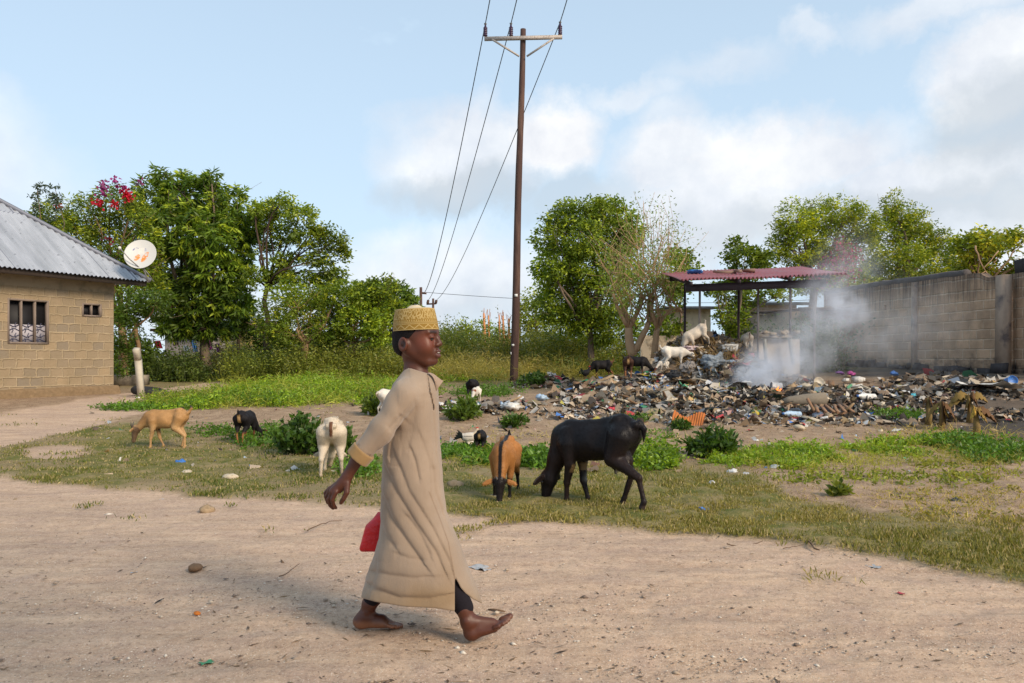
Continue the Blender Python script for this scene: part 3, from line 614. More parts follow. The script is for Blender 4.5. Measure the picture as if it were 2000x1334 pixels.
cover('scrub', 'olive and straw coloured waist-high scrub across the background', [
 (560, 726, 110, 12, 1950, 0.98, .13, .05, (.06, .085, .02), (.13, .15, .03), 12), (680, 727, 130, 5, 2250, 1.04, .13, .05, OL0, (.14, .15, .03), 12), (780, 727, 90, 5, 1500, 0.99, .13, .05, OL0, OL1, 12), (900, 727, 120, 5, 2850, 1.42, .12, .04, OL0, OL1, 13), (960, 728, 110, 9, 2250, 1.10, .10, .035, OL0, DR1, 13),
 (1080, 727, 90, 5, 2250, 1.36, .12, .04, OL0, OL1, 13), (1160, 725, 90, 4, 1500, 1.61, .12, .05, (.05, .07, .015), OL1, 13), (1130, 730, 80, 8, 1200, 0.91, .10, .04, LG0, OL1, 12), (1290, 725, 60, 4, 750, 1.23, .12, .05, DK0, MD1, 12), (860, 725, 120, 3, 1650, 1.75, .13, .05, OL0, MD1, 13), (1010, 725, 120, 3, 1800, 1.75, .13, .05, OL0, OL1, 13),
 (420, 735, 90, 8, 1050, 0.72, .12, .05, (.04, .05, .018), (.10, .09, .04), 11), (470, 727, 80, 4, 900, 1.23, .12, .05, (.04, .05, .02), (.10, .08, .04), 11), (350, 742, 90, 5, 600, 0.45, .10, .05, DK0, (.09, .11, .03), 10), (250, 735, 40, 6, 360, 1.43, .12, .05, (.02, .035, .012), (.06, .07, .02), 11), (600, 725, 120, 3, 1350, 1.48, .13, .05, (.05, .06, .02), (.12, .11, .04), 12),
 (1420, 725, 90, 3, 1350, 1.61, .12, .05, (.04, .05, .016), (.10, .10, .03), 12), (1560, 725, 80, 4, 750, 1.11, .12, .05, DK0, MD0, 12), (740, 725, 110, 3, 1350, 1.61, .13, .05, (.05, .07, .02), MD1, 12)])
cover('low_scrub', 'knee-high grey-green scrub at the foot of the left trees', [
 (530, 747, 90, 5, 1400, .95, .09, .035, (.06, .085, .02), (.15, .16, .03), 13), (650, 748, 110, 5, 1700, 1.0, .09, .035, (.07, .09, .02), (.16, .16, .035), 13), (750, 747, 70, 5, 1000, .9, .09, .035, OL0, (.16, .15, .03), 13), (600, 742, 120, 5, 700, .35, .09, .035, DR0, DR1, 10), (330, 742, 50, 4, 500, 1.1, .09, .04, (.03, .05, .015), (.08, .10, .03), 12), (1820, 930, 170, 30, 260, .07, .05, .02, (.08, .10, .02), (.18, .18, .04), 8), (1900, 990, 150, 40, 260, .05, .045, .015, (.10, .10, .03), (.22, .18, .06), 8), (1650, 935, 160, 14, 200, .06, .05, .02, (.09, .11, .02), (.18, .20, .04), 8), (1250, 860, 90, 16, 120, .06, .05, .02, LG0, LG1, 8)])
cover('tall_grass', 'thin straw coloured and green grass stalks standing in the scrub', [
 (580, 770, 170, 26, 1300, .30, .20, .010, (.10, .12, .02), (.26, .26, .06), 5), (400, 790, 140, 12, 500, .22, .16, .008, (.10, .12, .02), (.26, .24, .06), 5), (760, 765, 90, 26, 500, .28, .20, .010, (.12, .12, .03), (.28, .24, .08), 5), (1600, 900, 240, 26, 900, .10, .09, .005, (.11, .12, .02), (.28, .26, .07), 5), (1900, 895, 130, 26, 500, .10, .09, .005, (.12, .11, .03), (.28, .24, .08), 5), (960, 905, 90, 16, 260, .10, .09, .005, (.10, .12, .02), (.26, .24, .06), 5),
 (930, 735, 130, 14, 1500, .55, .42, .012, (.12, .11, .03), (.30, .24, .09), 5), (1090, 732, 100, 12, 1200, .6, .42, .012, (.12, .11, .03), (.30, .24, .09), 5), (680, 735, 160, 12, 1300, .4, .32, .012, (.09, .11, .03), (.26, .24, .08), 5), (800, 725, 100, 14, 900, .5, .4, .012, (.10, .11, .03), (.28, .24, .08), 5), (500, 730, 120, 10, 600, .4, .34, .012, (.12, .10, .04), (.26, .20, .09), 5),
 (1000, 715, 160, 5, 1200, .9, .5, .016, (.12, .12, .03), (.28, .24, .08), 5), (1880, 975, 160, 60, 1500, .02, .07, .005, (.16, .12, .05), (.36, .28, .13), 4), (1650, 960, 160, 40, 300, .02, .06, .005, (.16, .12, .05), (.36, .28, .13), 4), (1850, 860, 150, 20, 260, .08, .14, .006, (.16, .12, .05), (.34, .26, .12), 5), (1150, 860, 300, 26, 240, .05, .09, .005, (.16, .14, .05), (.34, .27, .12), 5)])
def blades():
    m = MB(); n = 430000
    px = rng.uniform(-250, 2250, n); py = 800+rng.random(n)**.8*345
    py = np.where(rng.random(n) < .3, rng.uniform(930, 1150, n), py)
    P = GPa(px, py); rd_, lw_, bn_, gf_, _, _ = masks(P[:, 0], P[:, 1])
    dens = lw_*(.32+.8*ss(.34, .60, fbm(P[:, 0]*1.7+8, P[:, 1]*1.7)))*(.5+.8*ss(.35, .55, fbm(P[:, 0]*7, P[:, 1]*7)))
    tuft = (rd_ > .4)*(ss(.64, .70, fbm(P[:, 0]*1.9+60, P[:, 1]*1.9))*ss(1.1, .2, road_edge(P[:, 0])-P[:, 1]))*.5
    P = P[rng.random(n) < dens+tuft+.03*(1-rd_)]; n = len(P); P[:, 2] += .01
    fl = fbm(P[:, 0]*1.1+30, P[:, 1]*1.1); lft = ss(.6, -1.2, P[:, 0])
    c = tint(n, (.17, .155, .035), (.36, .30, .09))*(1-.0*lft[:, None]); g = tint(n, (.06, .095, .016), (.13, .16, .028))
    k = np.clip(ss(.40, .60, fl)*.5+.75*lft, 0, 1)[:, None]*ss(.1, .9, rng.random((n, 1))+.35); c = c*(1-k)+g*k
    dry = rng.random(n) < .24; c[dry] = tint(dry.sum(), (.34, .27, .13), (.45, .36, .18))
    H = rng.uniform(.018, .052, n)*(.6+.8*fl)*(.6+.8*fbm(P[:, 0]*4, P[:, 1]*4))
    leaf_quads(m, P, np.stack([rng.normal(size=n)*.5, rng.normal(size=n)*.5, np.full(n, 1.)], -1), H, .0045+.0008*P[:, 1], c)
    return tag(m.build('grass', GRASS), 'short patchy green and straw coloured grass along the road edge', 'grass', kind='stuff')
blades()

# ------------------------------------------------------------------ the block house at the left
HW0 = np.array([-9.13, 17.6]); HD = np.array([-.454, -.891]); HN = np.array([.891, -.454])
def hp(s, n, z): return np.array([*(HW0+HD*s+HN*n), z])
def blockmat(name, b1, b2, mort, scale_u=.42, row=.235, stain=(.2, .17, .13), stainamt=.5, mw=.028, rough_=.95, topst=None, wob_=.075):
    m, nt, bs = newmat(name); at = nd(nt, 'ShaderNodeAttribute', attribute_name='st')
    nz = nd(nt, 'ShaderNodeTexNoise', Scale=7.0, Detail=4.0); lk(nt, at.outputs['Vector'], nz.inputs['Vector'])
    vm = nt.nodes.new('ShaderNodeVectorMath'); vm.operation = 'MULTIPLY_ADD'; lk(nt, nz.outputs['Color'], vm.inputs[0]); vm.inputs[1].default_value = (wob_, wob_*.9, 0); lk(nt, at.outputs['Vector'], vm.inputs[2])
    br = nt.nodes.new('ShaderNodeTexBrick'); lk(nt, vm.outputs[0], br.inputs['Vector'])
    br.inputs['Scale'].default_value = 1.0; br.inputs['Brick Width'].default_value = scale_u; br.inputs['Row Height'].default_value = row; br.inputs['Mortar Size'].default_value = mw; br.inputs['Mortar Smooth'].default_value = .7; br.inputs['Bias'].default_value = 0
    br.inputs['Color1'].default_value = (*b1, 1); br.inputs['Color2'].default_value = (*b2, 1); br.inputs['Mortar'].default_value = (*mort, 1)
    v = noise(nt, 2.2, 6, at.outputs['Vector']); f = noise(nt, 26, 5, at.outputs['Vector'], .7)
    c = mixc(nt, mth(nt, 'MULTIPLY', ramp(nt, v, .40, .66), stainamt), br.outputs['Color'], stain)
    c = mixc(nt, mth(nt, 'MULTIPLY', f, .45), c, mixc(nt, 1, c, (.55, .52, .48), 'MULTIPLY'))
    if topst:
        vs = noise(nt, 5, 5, scl(nt, at.outputs['Vector'], (3.2, .25, 1)))
        sx = nd(nt, 'ShaderNodeSeparateXYZ'); lk(nt, at.outputs['Vector'], sx.inputs[0])
        hgt = mth(nt, 'ADD', sx.outputs[1], mth(nt, 'MULTIPLY', mth(nt, 'SUBTRACT', vs, .5), 1.6))
        c = mixc(nt, mth(nt, 'MULTIPLY', ramp(nt, hgt, topst[0], topst[1]), .85), c, (.045, .04, .042))
        lowm = mth(nt, 'SUBTRACT', 1.12, mth(nt, 'ADD', sx.outputs[1], mth(nt, 'MULTIPLY', mth(nt, 'SUBTRACT', noise(nt, 4, 5, at.outputs['Vector']), .5), 1.1))); c = mixc(nt, ramp(nt, lowm, 0, .35), c, (.05, .045, .045))
    lk(nt, c, bs.inputs['Base Color']); bs.inputs['Roughness'].default_value = rough_; bs.inputs['Specular IOR Level'].default_value = .15
    bump(nt, bs, mth(nt, 'ADD', mth(nt, 'MULTIPLY', br.outputs['Fac'], -.7), mth(nt, 'MULTIPLY', f, .8)), .9, .02)
    return m
def wall(name, mat, parent, fr, L0, L1, z0, z1, th, holes=(), loc=None, topf=None, nz=6, du=.25):
    """fr(s, n, z) -> point; vertical slab with rectangular holes (s0, s1, za, zb)"""
    m = MB(); S = sorted({L0, L1, *[h[0] for h in holes], *[h[1] for h in holes]}); Zs = sorted({z0, z1, *[h[2] for h in holes], *[h[3] for h in holes]})
    S2 = []
    for a, b in zip(S, S[1:]): S2 += list(np.linspace(a, b, max(1, int((b-a)/du))+1)[:-1])
    S2.append(S[-1])
    def pt(s, n, z):
        if topf and z >= z1-1e-6: z = topf(s)
        return fr(s, n, z)
    def q(p, st): m.add(p, [[0, 1, 2, 3]], (1, 1, 1), st)
    for a, b in zip(S2, S2[1:]):
        for c, d in zip(Zs, Zs[1:]):
            cs, cz = (a+b)/2, (c+d)/2
            if any(h[0] < cs < h[1] and h[2] < cz < h[3] for h in holes): continue
            for n, o in ((0, 1), (-th, -1)):
                pts = [pt(a, n, c), pt(b, n, c), pt(b, n, d), pt(a, n, d)]; q(pts[::-1] if o < 0 else pts, [(a, c), (b, c), (b, d), (a, d)])
            if d == Zs[-1]: q([pt(a, 0, d), pt(b, 0, d), pt(b, -th, d), pt(a, -th, d)], [(a, d), (b, d), (b, d+th), (a, d+th)])
    for h in holes:
        a, b, c, d = h
        for p0, p1 in (((a, c), (b, c)), ((b, c), (b, d)), ((b, d), (a, d)), ((a, d), (a, c))):
            q([fr(p0[0], 0, p0[1]), fr(p1[0], 0, p1[1]), fr(p1[0], -th, p1[1]), fr(p0[0], -th, p0[1])], [p0, p1, p1, p0])
    q([fr(L0, 0, z0), fr(L0, -th, z0), fr(L0, -th, topf(L0) if topf else z1), fr(L0, 0, topf(L0) if topf else z1)], [(0, z0), (th, z0), (th, z1), (0, z1)])
    q([fr(L1, 0, z0), fr(L1, -th, z0), fr(L1, -th, topf(L1) if topf else z1), fr(L1, 0, topf(L1) if topf else z1)], [(0, z0), (th, z0), (th, z1), (0, z1)])
    return m.build(name, mat, parent, loc=loc)
house = thing('block_house', 'low sand-block house with rusting corrugated hip roof at the left edge', 'house', (*HW0, .3))
BLK = blockmat('sand_block', (.39, .285, .175), (.26, .21, .155), (.43, .33, .215), .275, .19, (.27, .205, .125), .6, .020)
CON = M_('raw_concrete', (.30, .25, .19), .95, .3, 5, .7, .01, dirt=(.13, .11, .09), spec=.15)
DKW = M_('dark_interior', (.012, .011, .013), .6, .1); WOOD = M_('weathered_wood', (.22, .17, .14), .85, .3, 12, .5, .005, stretch=(1, 1, .3))
bw = (1.50, 2.34, 1.42, 2.34); sw = (.30, .76, 2.05, 2.345)
wall('wall', BLK, house, hp, 0, 7.5, .22, 2.60, .2, [bw, sw])
def hp2(s, n, z): return np.array([*(HW0-HN*(s+.2)-HD*(-n)*-1*0+(-HD)*n), z])
m = MB()
for a, b in ((0.2, 6.6),):
    p = lambda s, n, z: np.array([*(HW0-HN*s+HD*n), z])
    m.add([p(a, 0.001, .22), p(b, 0, .22), p(b, 0, 2.6), p(a, .001, 2.6)], [[0, 1, 2, 3]], (1, 1, 1), [(a, .22), (b, .22), (b, 2.6), (a, 2.6)])
    m.add([p(a, .2, .22), p(b, .2, .22), p(b, .2, 2.6), p(a, .2, 2.6)], [[3, 2, 1, 0]], (1, 1, 1), [(a, .22), (b, .22), (b, 2.6), (a, 2.6)])
m.build('side_wall', BLK, house)
wall('ring_beam', M_('beam_concrete', (.30, .235, .16), .95, .3, 3, .7, .01, dirt=(.12, .10, .07), spec=.1), house, lambda s, n, z: hp(s-.01, n+.015, z), 0, 7.5, 2.6, 3.0, .23)
# rough footing: lumpy rubble concrete
s_ = np.linspace(-.12, 7.4, 200); zz = np.linspace(.05, .50, 14); g = np.zeros((14, 200, 3))
for i_, z_ in enumerate(zz):
    for j_, q_ in enumerate(s_):
        n_ = .05+.10*(1-(z_-.05)/.45)+.06*(fbm(q_*6, z_*9)-.4); g[i_, j_] = hp(q_, n_ if i_ < 13 else -.01, z_+.05*(fbm(q_*2, 3.)-.5))
m = MB(); m.grid(g, (.8, .72, .62)); 
g2 = np.stack([np.stack([hp(-.12-.04*vn(z_*9, t*5), .05-t*.35, z_) for t in np.linspace(0, 1, 8)]) for z_ in zz]); m.grid(g2, (.8, .72, .62))
m.build('footing', M_('rubble_footing', (.30, .225, .15), .98, .45, 14, 1., .03, vcol=True, spec=.1), house, smooth=True)
def hbox(m, s0, s1, n0, n1, z0, z1, col=(1, 1, 1)):
    c = hp((s0+s1)/2, (n0+n1)/2, (z0+z1)/2); m.box(c, (abs(s1-s0), abs(n1-n0), abs(z1-z0)), np.stack([np.array([*HD, 0]), np.array([*HN, 0]), [0, 0, 1]], 1), col)
SCREEN = M_('screen_block', (.40, .37, .40), .8, .2, 20, .3)
for (a, b, c, d), nm, nmul in ((bw, 'large', 3), (sw, 'small', 2)):
    fr_ = MB(); t = .035
    hbox(fr_, a, a+t, -.10, .012, c, d); hbox(fr_, b-t, b, -.10, .012, c, d); hbox(fr_, a+t, b-t, -.10, .010, d-t, d); hbox(fr_, a+t, b-t, -.10, .018, c, c+t)
    for i_ in range(1, nmul): x_ = a+(b-a)*i_/nmul; hbox(fr_, x_-.014, x_+.014, -.09, .004, c+t, d-t)
    wobj = fr_.build('window', WOOD, house)
    p_ = MB(); hbox(p_, a+.01, b-.01, -.13, -.12, c+.01, d-.01); p_.build('pane', DKW, wobj)
    if nm == 'large':
        sc_ = MB(); lines = MB(); hs = c+.40
        hbox(sc_, a+t, b-t, -.085, -.07, c+t, hs)
        for col_ in range(3):
            x0 = a+t+(b-a-2*t)*(col_+.5)/3; wd = (b-a-2*t)/3*.46
            for r_ in range(4):
                zc = c+.07+r_*.105
                for sgn in (-1, 1):
                    pts = [hp(x0+wd*tt, -.062, zc+sgn*(.012+.022*math.cos(tt*math.pi))) for tt in np.linspace(-1, 1, 9)]
                    if r_ % 2 == (0 if sgn > 0 else 1): lines.tube(pts, .010, 5)
                if r_ % 2: lines.tube([hp(x0-wd*.35, -.062, zc-.05), hp(x0-wd*.15, -.062, zc), hp(x0-wd*.35, -.062, zc+.05)], .009, 5)
                else: lines.tube([hp(x0+wd*.35, -.062, zc-.05), hp(x0+wd*.15, -.062, zc), hp(x0+wd*.35, -.062, zc+.05)], .009, 5)
        so_ = sc_.build('screen_panel', SCREEN, wobj)
        lines.build('screen_grille', M_('dark_grille', (.06, .06, .10), .6, .2), wobj, smooth=True)
# roof
TIP = np.array([-8.39, 17.84]); ZE, KR, RID = 2.88, .78, 3.6
m, nt, bs = newmat('roof_sheet'); at = nd(nt, 'ShaderNodeAttribute', attribute_name='st')
n1 = noise(nt, 2.0, 5, scl(nt, at.outputs['Vector'], (2.2, .35, 1))); n2 = noise(nt, 9, 5, at.outputs['Vector'])
c = mixc(nt, ramp(nt, n1, .35, .65), (.34, .35, .37), (.49, .495, .52)); c = mixc(nt, ramp(nt, n2, .60, .72), c, (.20, .20, .22))
br = nt.nodes.new('ShaderNodeTexBrick'); lk(nt, at.outputs['Vector'], br.inputs['Vector']); br.inputs['Scale'].default_value = 1; br.inputs['Brick Width'].default_value = .68; br.inputs['Row Height'].default_value = 2.3; br.inputs['Mortar Size'].default_value = .012; br.inputs['Color1'].default_value = (1, 1, 1, 1); br.inputs['Color2'].default_value = (.86, .87, .9, 1); br.inputs['Mortar'].default_value = (.45, .45, .5, 1)
c = mixc(nt, 1.0, c, br.outputs['Color'], 'MULTIPLY')
lk(nt, c, bs.inputs['Base Color']); bs.inputs['Metallic'].default_value = .35; bs.inputs['Roughness'].default_value = .5
ROOF = m
ns = 760; S_ = np.linspace(0, 9.5, ns); rows = 10; g = np.zeros((rows, ns, 3)); st = np.zeros((rows, ns, 2))
for j_, s in enumerate(S_):
    top = min(s, RID)
    for i_ in range(rows):
        t_ = top*i_/(rows-1); cor = .014*math.sin(s*2*math.pi/.095)
        xy = TIP+HD*s-HN*t_; g[i_, j_] = [xy[0]+HN[0]*cor*.5, xy[1]+HN[1]*cor*.5, ZE+KR*t_+cor+.02]; st[i_, j_] = (s, t_*1.27)
m = MB(); m.grid(g, (1, 1, 1), st)
g3 = np.zeros((2, 200, 3)); st3 = np.zeros((2, 200, 2))   # hip end slope facing away
for j_, q in enumerate(np.linspace(0, 2*RID, 200)):
    top = min(q, 2*RID-q)
    for i_ in range(2): t_ = top*i_; xy = TIP-HN*q+HD*t_; g3[i_, j_] = [*xy, ZE+KR*t_+.014*math.sin(q*66)]; st3[i_, j_] = (q, t_)
m.grid(g3, (1, 1, 1), st3); rf = m.build('roof', ROOF, house, smooth=True)
m = MB(); hipl = [np.array([*(TIP+(HD-HN)*t_), ZE+KR*t_+.045]) for t_ in np.linspace(0, RID, 14)]; m.tube(hipl, .05, 8); m.build('ridge_cap', ROOF, rf, smooth=True)
m = MB(); m.box(np.array([*(TIP+HD*4.75-HN*.10), ZE-.02]), (9.4, .03, .14), np.stack([np.array([*HD, 0]), np.array([*HN, 0]), [0, 0, 1]], 1))
for s in np.arange(.5, 9, .9): m.box(np.array([*(TIP+HD*s-HN*.45), ZE+.20]), (.06, .85, .09), np.stack([np.array([*HD, 0]), nrm(np.array([*(-HN), KR])), nrm(np.cross([*HD, 0], [*(-HN), KR]))], 1))
m.build('rafters', M_('rafter_wood', (.07, .05, .04), .9, .3), house)
# dish
dc = W(274, 497, 17.2); droot = thing('satellite_dish', 'white satellite dish with peeling orange patches on the roof corner', 'satellite dish', W(288, 545, 17.2))
nrmd = nrm(np.array([.38, -.86, .34])); zax = nrmd; xax = nrm(np.cross([0, 0, 1.], zax)); yax = np.cross(zax, xax); M4 = np.eye(4); M4[:3, :3] = np.stack([xax, yax, zax], 1)@rotz(-.5); M4[:3, 3] = dc
dm, nt, bs = newmat('dish_paint'); ob = objc(nt); at = nd(nt, 'ShaderNodeAttribute', attribute_name='Col')
bs.inputs['Roughness'].default_value = .5
lk(nt, mixc(nt, mth(nt, 'MULTIPLY', ramp(nt, noise(nt, 22, 5, ob), .42, .5), 1.0), (.50, .49, .47), at.outputs['Color']), bs.inputs['Base Color'])
m = MB(); rr = np.linspace(0, .36, 26); prof = np.stack([rr, rr**2*.42-.03], -1)
m.lathe(prof, 60, M4, (.50, .49, .47), sx=.86)
V = m.V[0]; loc2 = (V-dc)@np.stack([xax, yax, zax], 1); u_, v_ = loc2[:, 0], loc2[:, 1]
cc = np.tile((.50, .49, .47), (len(V), 1)); mk = (np.hypot((u_+.06-.4*(v_+.06))/.055, (v_+.07)/.085) < 1) | (np.hypot((u_-.09-.45*(v_+.05))/.05, (v_+.05)/.13) < 1); cc[mk] = (.62, .20, .03)
mk = (np.abs(np.hypot(u_+.06, v_-.06)-.10) < .012) & (v_ > .10); cc[mk] = (.08, .09, .25); mk = np.hypot(u_-.11, v_-.13) < .028; cc[mk] = (.08, .09, .3); cc[(np.abs(u_-.02) < .06) & (np.abs(v_-.10) < .08) & ~mk] = (.62, .55, .5); m.C = [cc]
m.lathe([(.36, .024), (.368, .026), (.368, .018), (.36, .016)], 60, M4, (.5, .49, .48), sx=.86)
dd = m.build('reflector', dm, droot, smooth=True)
MET = M_('grey_metal', (.24, .23, .22), .5, .2, 10, .1, metal=.5)
m = MB(); lnb = dc+nrmd*.22-xax*.40+yax*.02; m.tube([dc-yax*.34, (dc-yax*.30+lnb)/2-yax*.05, lnb], .012, 6); m.build('feed_arm', MET, droot); m = MB(); m.tube([lnb-nrmd*.03, lnb+nrmd*.03], .03, 10, (2.5, 2.5, 2.5)); m.build('receiver', M_('white_plastic', (.6, .6, .58), .4), droot, smooth=True)
m = MB(); ft = W(290, 545, 17.2); m.tube([dc-nrmd*.05, dc-nrmd*.10-yax*.12, ft-np.array([0, 0, .05])], .018, 8); m.tube([dc-nrmd*.05-yax*.2, ft+np.array([.08, .1, -.05])], .010, 6); m.build('mast', MET, droot, smooth=True)
# concrete post, tyre, kerb slab
b = GP(277, 776); k = b[1]/F
pr = thing('concrete_post', 'leaning bent concrete fence post in front of the block house corner', 'post', b)
m = MB(); a_ = b+np.array([0, 0, -.1]); j1 = W(270, 703, b[1]); j2 = W(266, 682, b[1]-.15)
for p0, p1 in ((a_, j1), (j1, j2)):
    d = nrm(p1-p0); s1 = np.array([1., 0, 0]); s1 = nrm(s1-d*(s1@d)); s2 = np.cross(d, s1); L = np.linalg.norm(p1-p0); m.box((p0+p1)/2, (.115, .10, L+.02), np.stack([s1, -s2, d], 1), (1.3, 1.25, 1.1))
m.build('shaft', M_('post_concrete', (.48, .42, .33), .9, .2, 9, .6, .006, vcol=False, dirt=(.2, .17, .13)), pr)
TYR = M_('black_rubber', (.02, .02, .022), .7, .2, 15, .4)
tb = GP(272, 774)+np.array([.05, .35, 0]); m = MB(); th = np.linspace(0, 2*math.pi, 40)
m.tube([tb+np.array([math.cos(t)*.30, math.sin(t)*.18, .02+.10*math.sin(t*.5)]) for t in th], .09, 12)
tag(m.build('tyre', TYR, None, tb, smooth=True), 'old black tyre half sunk in the dirt behind the concrete post', 'tyre')
b = GP(246, 752); m = MB(); m.box(b+np.array([0, 0, .12]), (1.1, .5, .3), rotz(.15), jit=.01)
tag(m.build('concrete_slab', CON, None, b), 'weathered concrete slab step at the house corner', 'slab')
# unseen tree added behind the viewpoint, crown shaped to shade the near left road
root = thing('roadside_tree', 'unseen leafy tree added behind the viewpoint to shade the road', 'tree', (4.3, -4.4, 0)); t = MB(); cm = MB()
limb(t, (4.3, -4.4, -.1), (3.4, -3.4, 3.6), .2, .12, .03, 8)
for c, r in (((2.9, -2.5, 5.2), (1.15, 1.1, .8)), ((2.1, -2.3, 4.6), (.9, .9, .6)), ((3.3, -3.0, 5.6), (1.1, 1.1, .8)), ((1.6, -3.4, 5.0), (1.0, 1.0, .7)), ((1.6, -1.0, 3.6), (.85, .8, .45)), ((.5, -.7, 3.7), (1.3, .9, .5)), ((.9, -1.7, 3.8), (1.1, .9, .5))): crown(cm, [(c, r)], 'almond', 26, DK0, MD1, scale=1.3); limb(t, (3.4, -3.4, 3.6), c, .1, .03)
t.build('trunk', BARK, root, smooth=True); cm.build('crown', LEAF, root)
# ------------------------------------------------------------------ distant houses and yard things
CREAM = M_('cream_render', (.66, .54, .40), .9, .15, 3, .3, .01, dirt=(.34, .26, .18), spec=.15)
def quadbox(m, x0, x1, Y, d, z0, z1, col=(1, 1, 1)): m.box(((x0+x1)/2, Y+d/2, (z0+z1)/2), (x1-x0, d, z1-z0), None, col)
def far_house(label, px0, px1, ytop, Y, mat, roofmat, wins=(), roofpx=None, depth=4, slope=.35, door=None, name='house'):
    x0 = (px0-1000)/F*Y; x1 = (px1-1000)/F*Y; zt = CH-(ytop-HZ)/F*Y; zg = gz((x0+x1)/2, Y)
    root = thing(name, label, 'house', ((x0+x1)/2, Y, zg))
    fr = lambda s, n, z: np.array([x0+s, Y-n, z])
    holes = [((a-1000)/F*Y-x0, (b-1000)/F*Y-x0, CH-(d-HZ)/F*Y, CH-(c-HZ)/F*Y) for a, c, b, d in wins]
    wall('wall', mat, root, fr, 0, x1-x0, zg-.2, zt, .2, holes, du=.4)
    m = MB(); quadbox(m, x0, x0+.2, Y+.21, depth, zg-.2, zt-.002); quadbox(m, x1-.2, x1, Y+.21, depth, zg-.2, zt-.002); m.build('side_wall', mat, root)
    for h in holes:
        f = MB(); t = .05
        for a, b, c, d in ((h[0], h[0]+t, h[2], h[3]), (h[1]-t, h[1], h[2], h[3]), (h[0]+t, h[1]-t, h[3]-t, h[3]), (h[0]+t, h[1]-t, h[2], h[2]+t), ((h[0]+h[1])/2-.02, (h[0]+h[1])/2+.02, h[2]+t, h[3]-t)): quadbox(f, x0+a, x0+b, Y+.04, .05, c, d)
        w_ = f.build('window', WOOD, root); p = MB(); quadbox(p, x0+h[0], x0+h[1], Y+.12, .02, h[2], h[3]); p.build('pane', DKW, w_)
    m = MB(); rows, n = 2, int((x1-x0+.8)/.04)
    g = np.array([[[x0-.4+(x1-x0+.8)*j/(n-1), Y-.55+(depth+1.2)*i, zt-.08+slope*(depth+1.2)*i*.35+.02*math.sin(j*1.1)] for j in range(n)] for i in range(2)]); m.grid(g); m.grid(g-np.array([0, 0, .03]))
    m.box(((x0+x1)/2, Y-.53, zt-.10), (x1-x0+.8, .03, .12), None, (.5, .45, .4)); m.build('roof', roofmat, root)
    return root
GALV = M_('galvanised_sheet', (.36, .39, .44), .5, .15, 3, .1, metal=.3, vcol=True); RUSTR = M_('rusted_sheet', (.13, .075, .05), .85, .4, 3, .3, vcol=True)
GRW = M_('grey_plaster', (.26, .23, .23), .95, .25, 2.5, .4, .01, dirt=(.12, .10, .10), spec=.1)
far_house('low grey plastered house with rusty roof behind the mango tree trunk', 322, 410, 641, 34, GRW, RUSTR, ((338, 656, 349, 676), (372, 656, 382, 676)))
far_house('yellowish house glimpsed right of the mango tree trunk', 416, 492, 640, 37, M_('ochre_render', (.46, .32, .13), .9, .2, 3, .3, dirt=(.3, .2, .1)), RUSTR, ((450, 655, 462, 672),))
far_house('cream house with flat grey metal roof left of the shelter', 1312, 1388, 598, 31, CREAM, GALV, (), slope=.1)
far_house('cream block house behind the middle of the shelter', 1478, 1556, 590, 30, blockmat('cream_block', (.50, .38, .28), (.42, .32, .23), (.58, .46, .36), .45, .24, (.3, .2, .13), .4), GALV, (), slope=.15)
far_house('cream house with barred window half hidden in the smoke', 1572, 1634, 600, 23, CREAM, RUSTR, ((1594, 624, 1614, 640),), slope=.1)
far_house('small cream hut far behind the power pole', 975, 1012, 655, 42, CREAM, RUSTR, (), slope=.1)
# peeling cream garden wall
Yw = 21.0; x0, x1 = W(1252, 0, Yw)[0], W(1330, 0, Yw)[0]
gw = thing('garden_wall', 'peeling cream painted garden wall behind the lopped tree', 'wall', (x0, Yw, .35))
wall('wall_panel', M_('peeling_paint', (.62, .50, .36), .95, .15, 4, .5, .01, dirt=(.15, .11, .07), dscale=5), gw, lambda s, n, z: np.array([x0+s, Yw-n, z]), 0, x1-x0, .2, CH-(652-HZ)/F*Yw, .15, topf=lambda s: CH-(652-HZ)/F*Yw+.12*(vn(s*3, 1.)-.5))
Yw2 = 29.0; x2, x3 = W(500, 0, Yw2)[0], W(780, 0, Yw2)[0]
gw = thing('boundary_wall', 'low dark grey boundary wall under the trees carrying a blue barrel', 'wall', (x2, Yw2, .5))
wall('wall_panel', GRW, gw, lambda s, n, z: np.array([x2+s, Yw2-n, z]), 0, x3-x2, .4, CH-(675-HZ)/F*Yw2, .15)
b = W(556, 674, Yw2+.02); m = MB(); m.lathe([(0, 0), (.17, 0), (.19, .02), (.19, .16), (.20, .18), (.19, .20), (.19, .34), (.20, .36), (.19, .38), (.17, .52), (.08, .56), (.08, .60), (0, .60)], 20, np.block([[np.eye(3), (b+np.array([0, .08, 0]))[:, None]], [0, 0, 0, 1]]))
tag(m.build('blue_barrel', M_('blue_plastic', (.02, .16, .50), .4, .15), None, b, smooth=True), 'bright blue plastic barrel standing on the low grey wall', 'barrel')
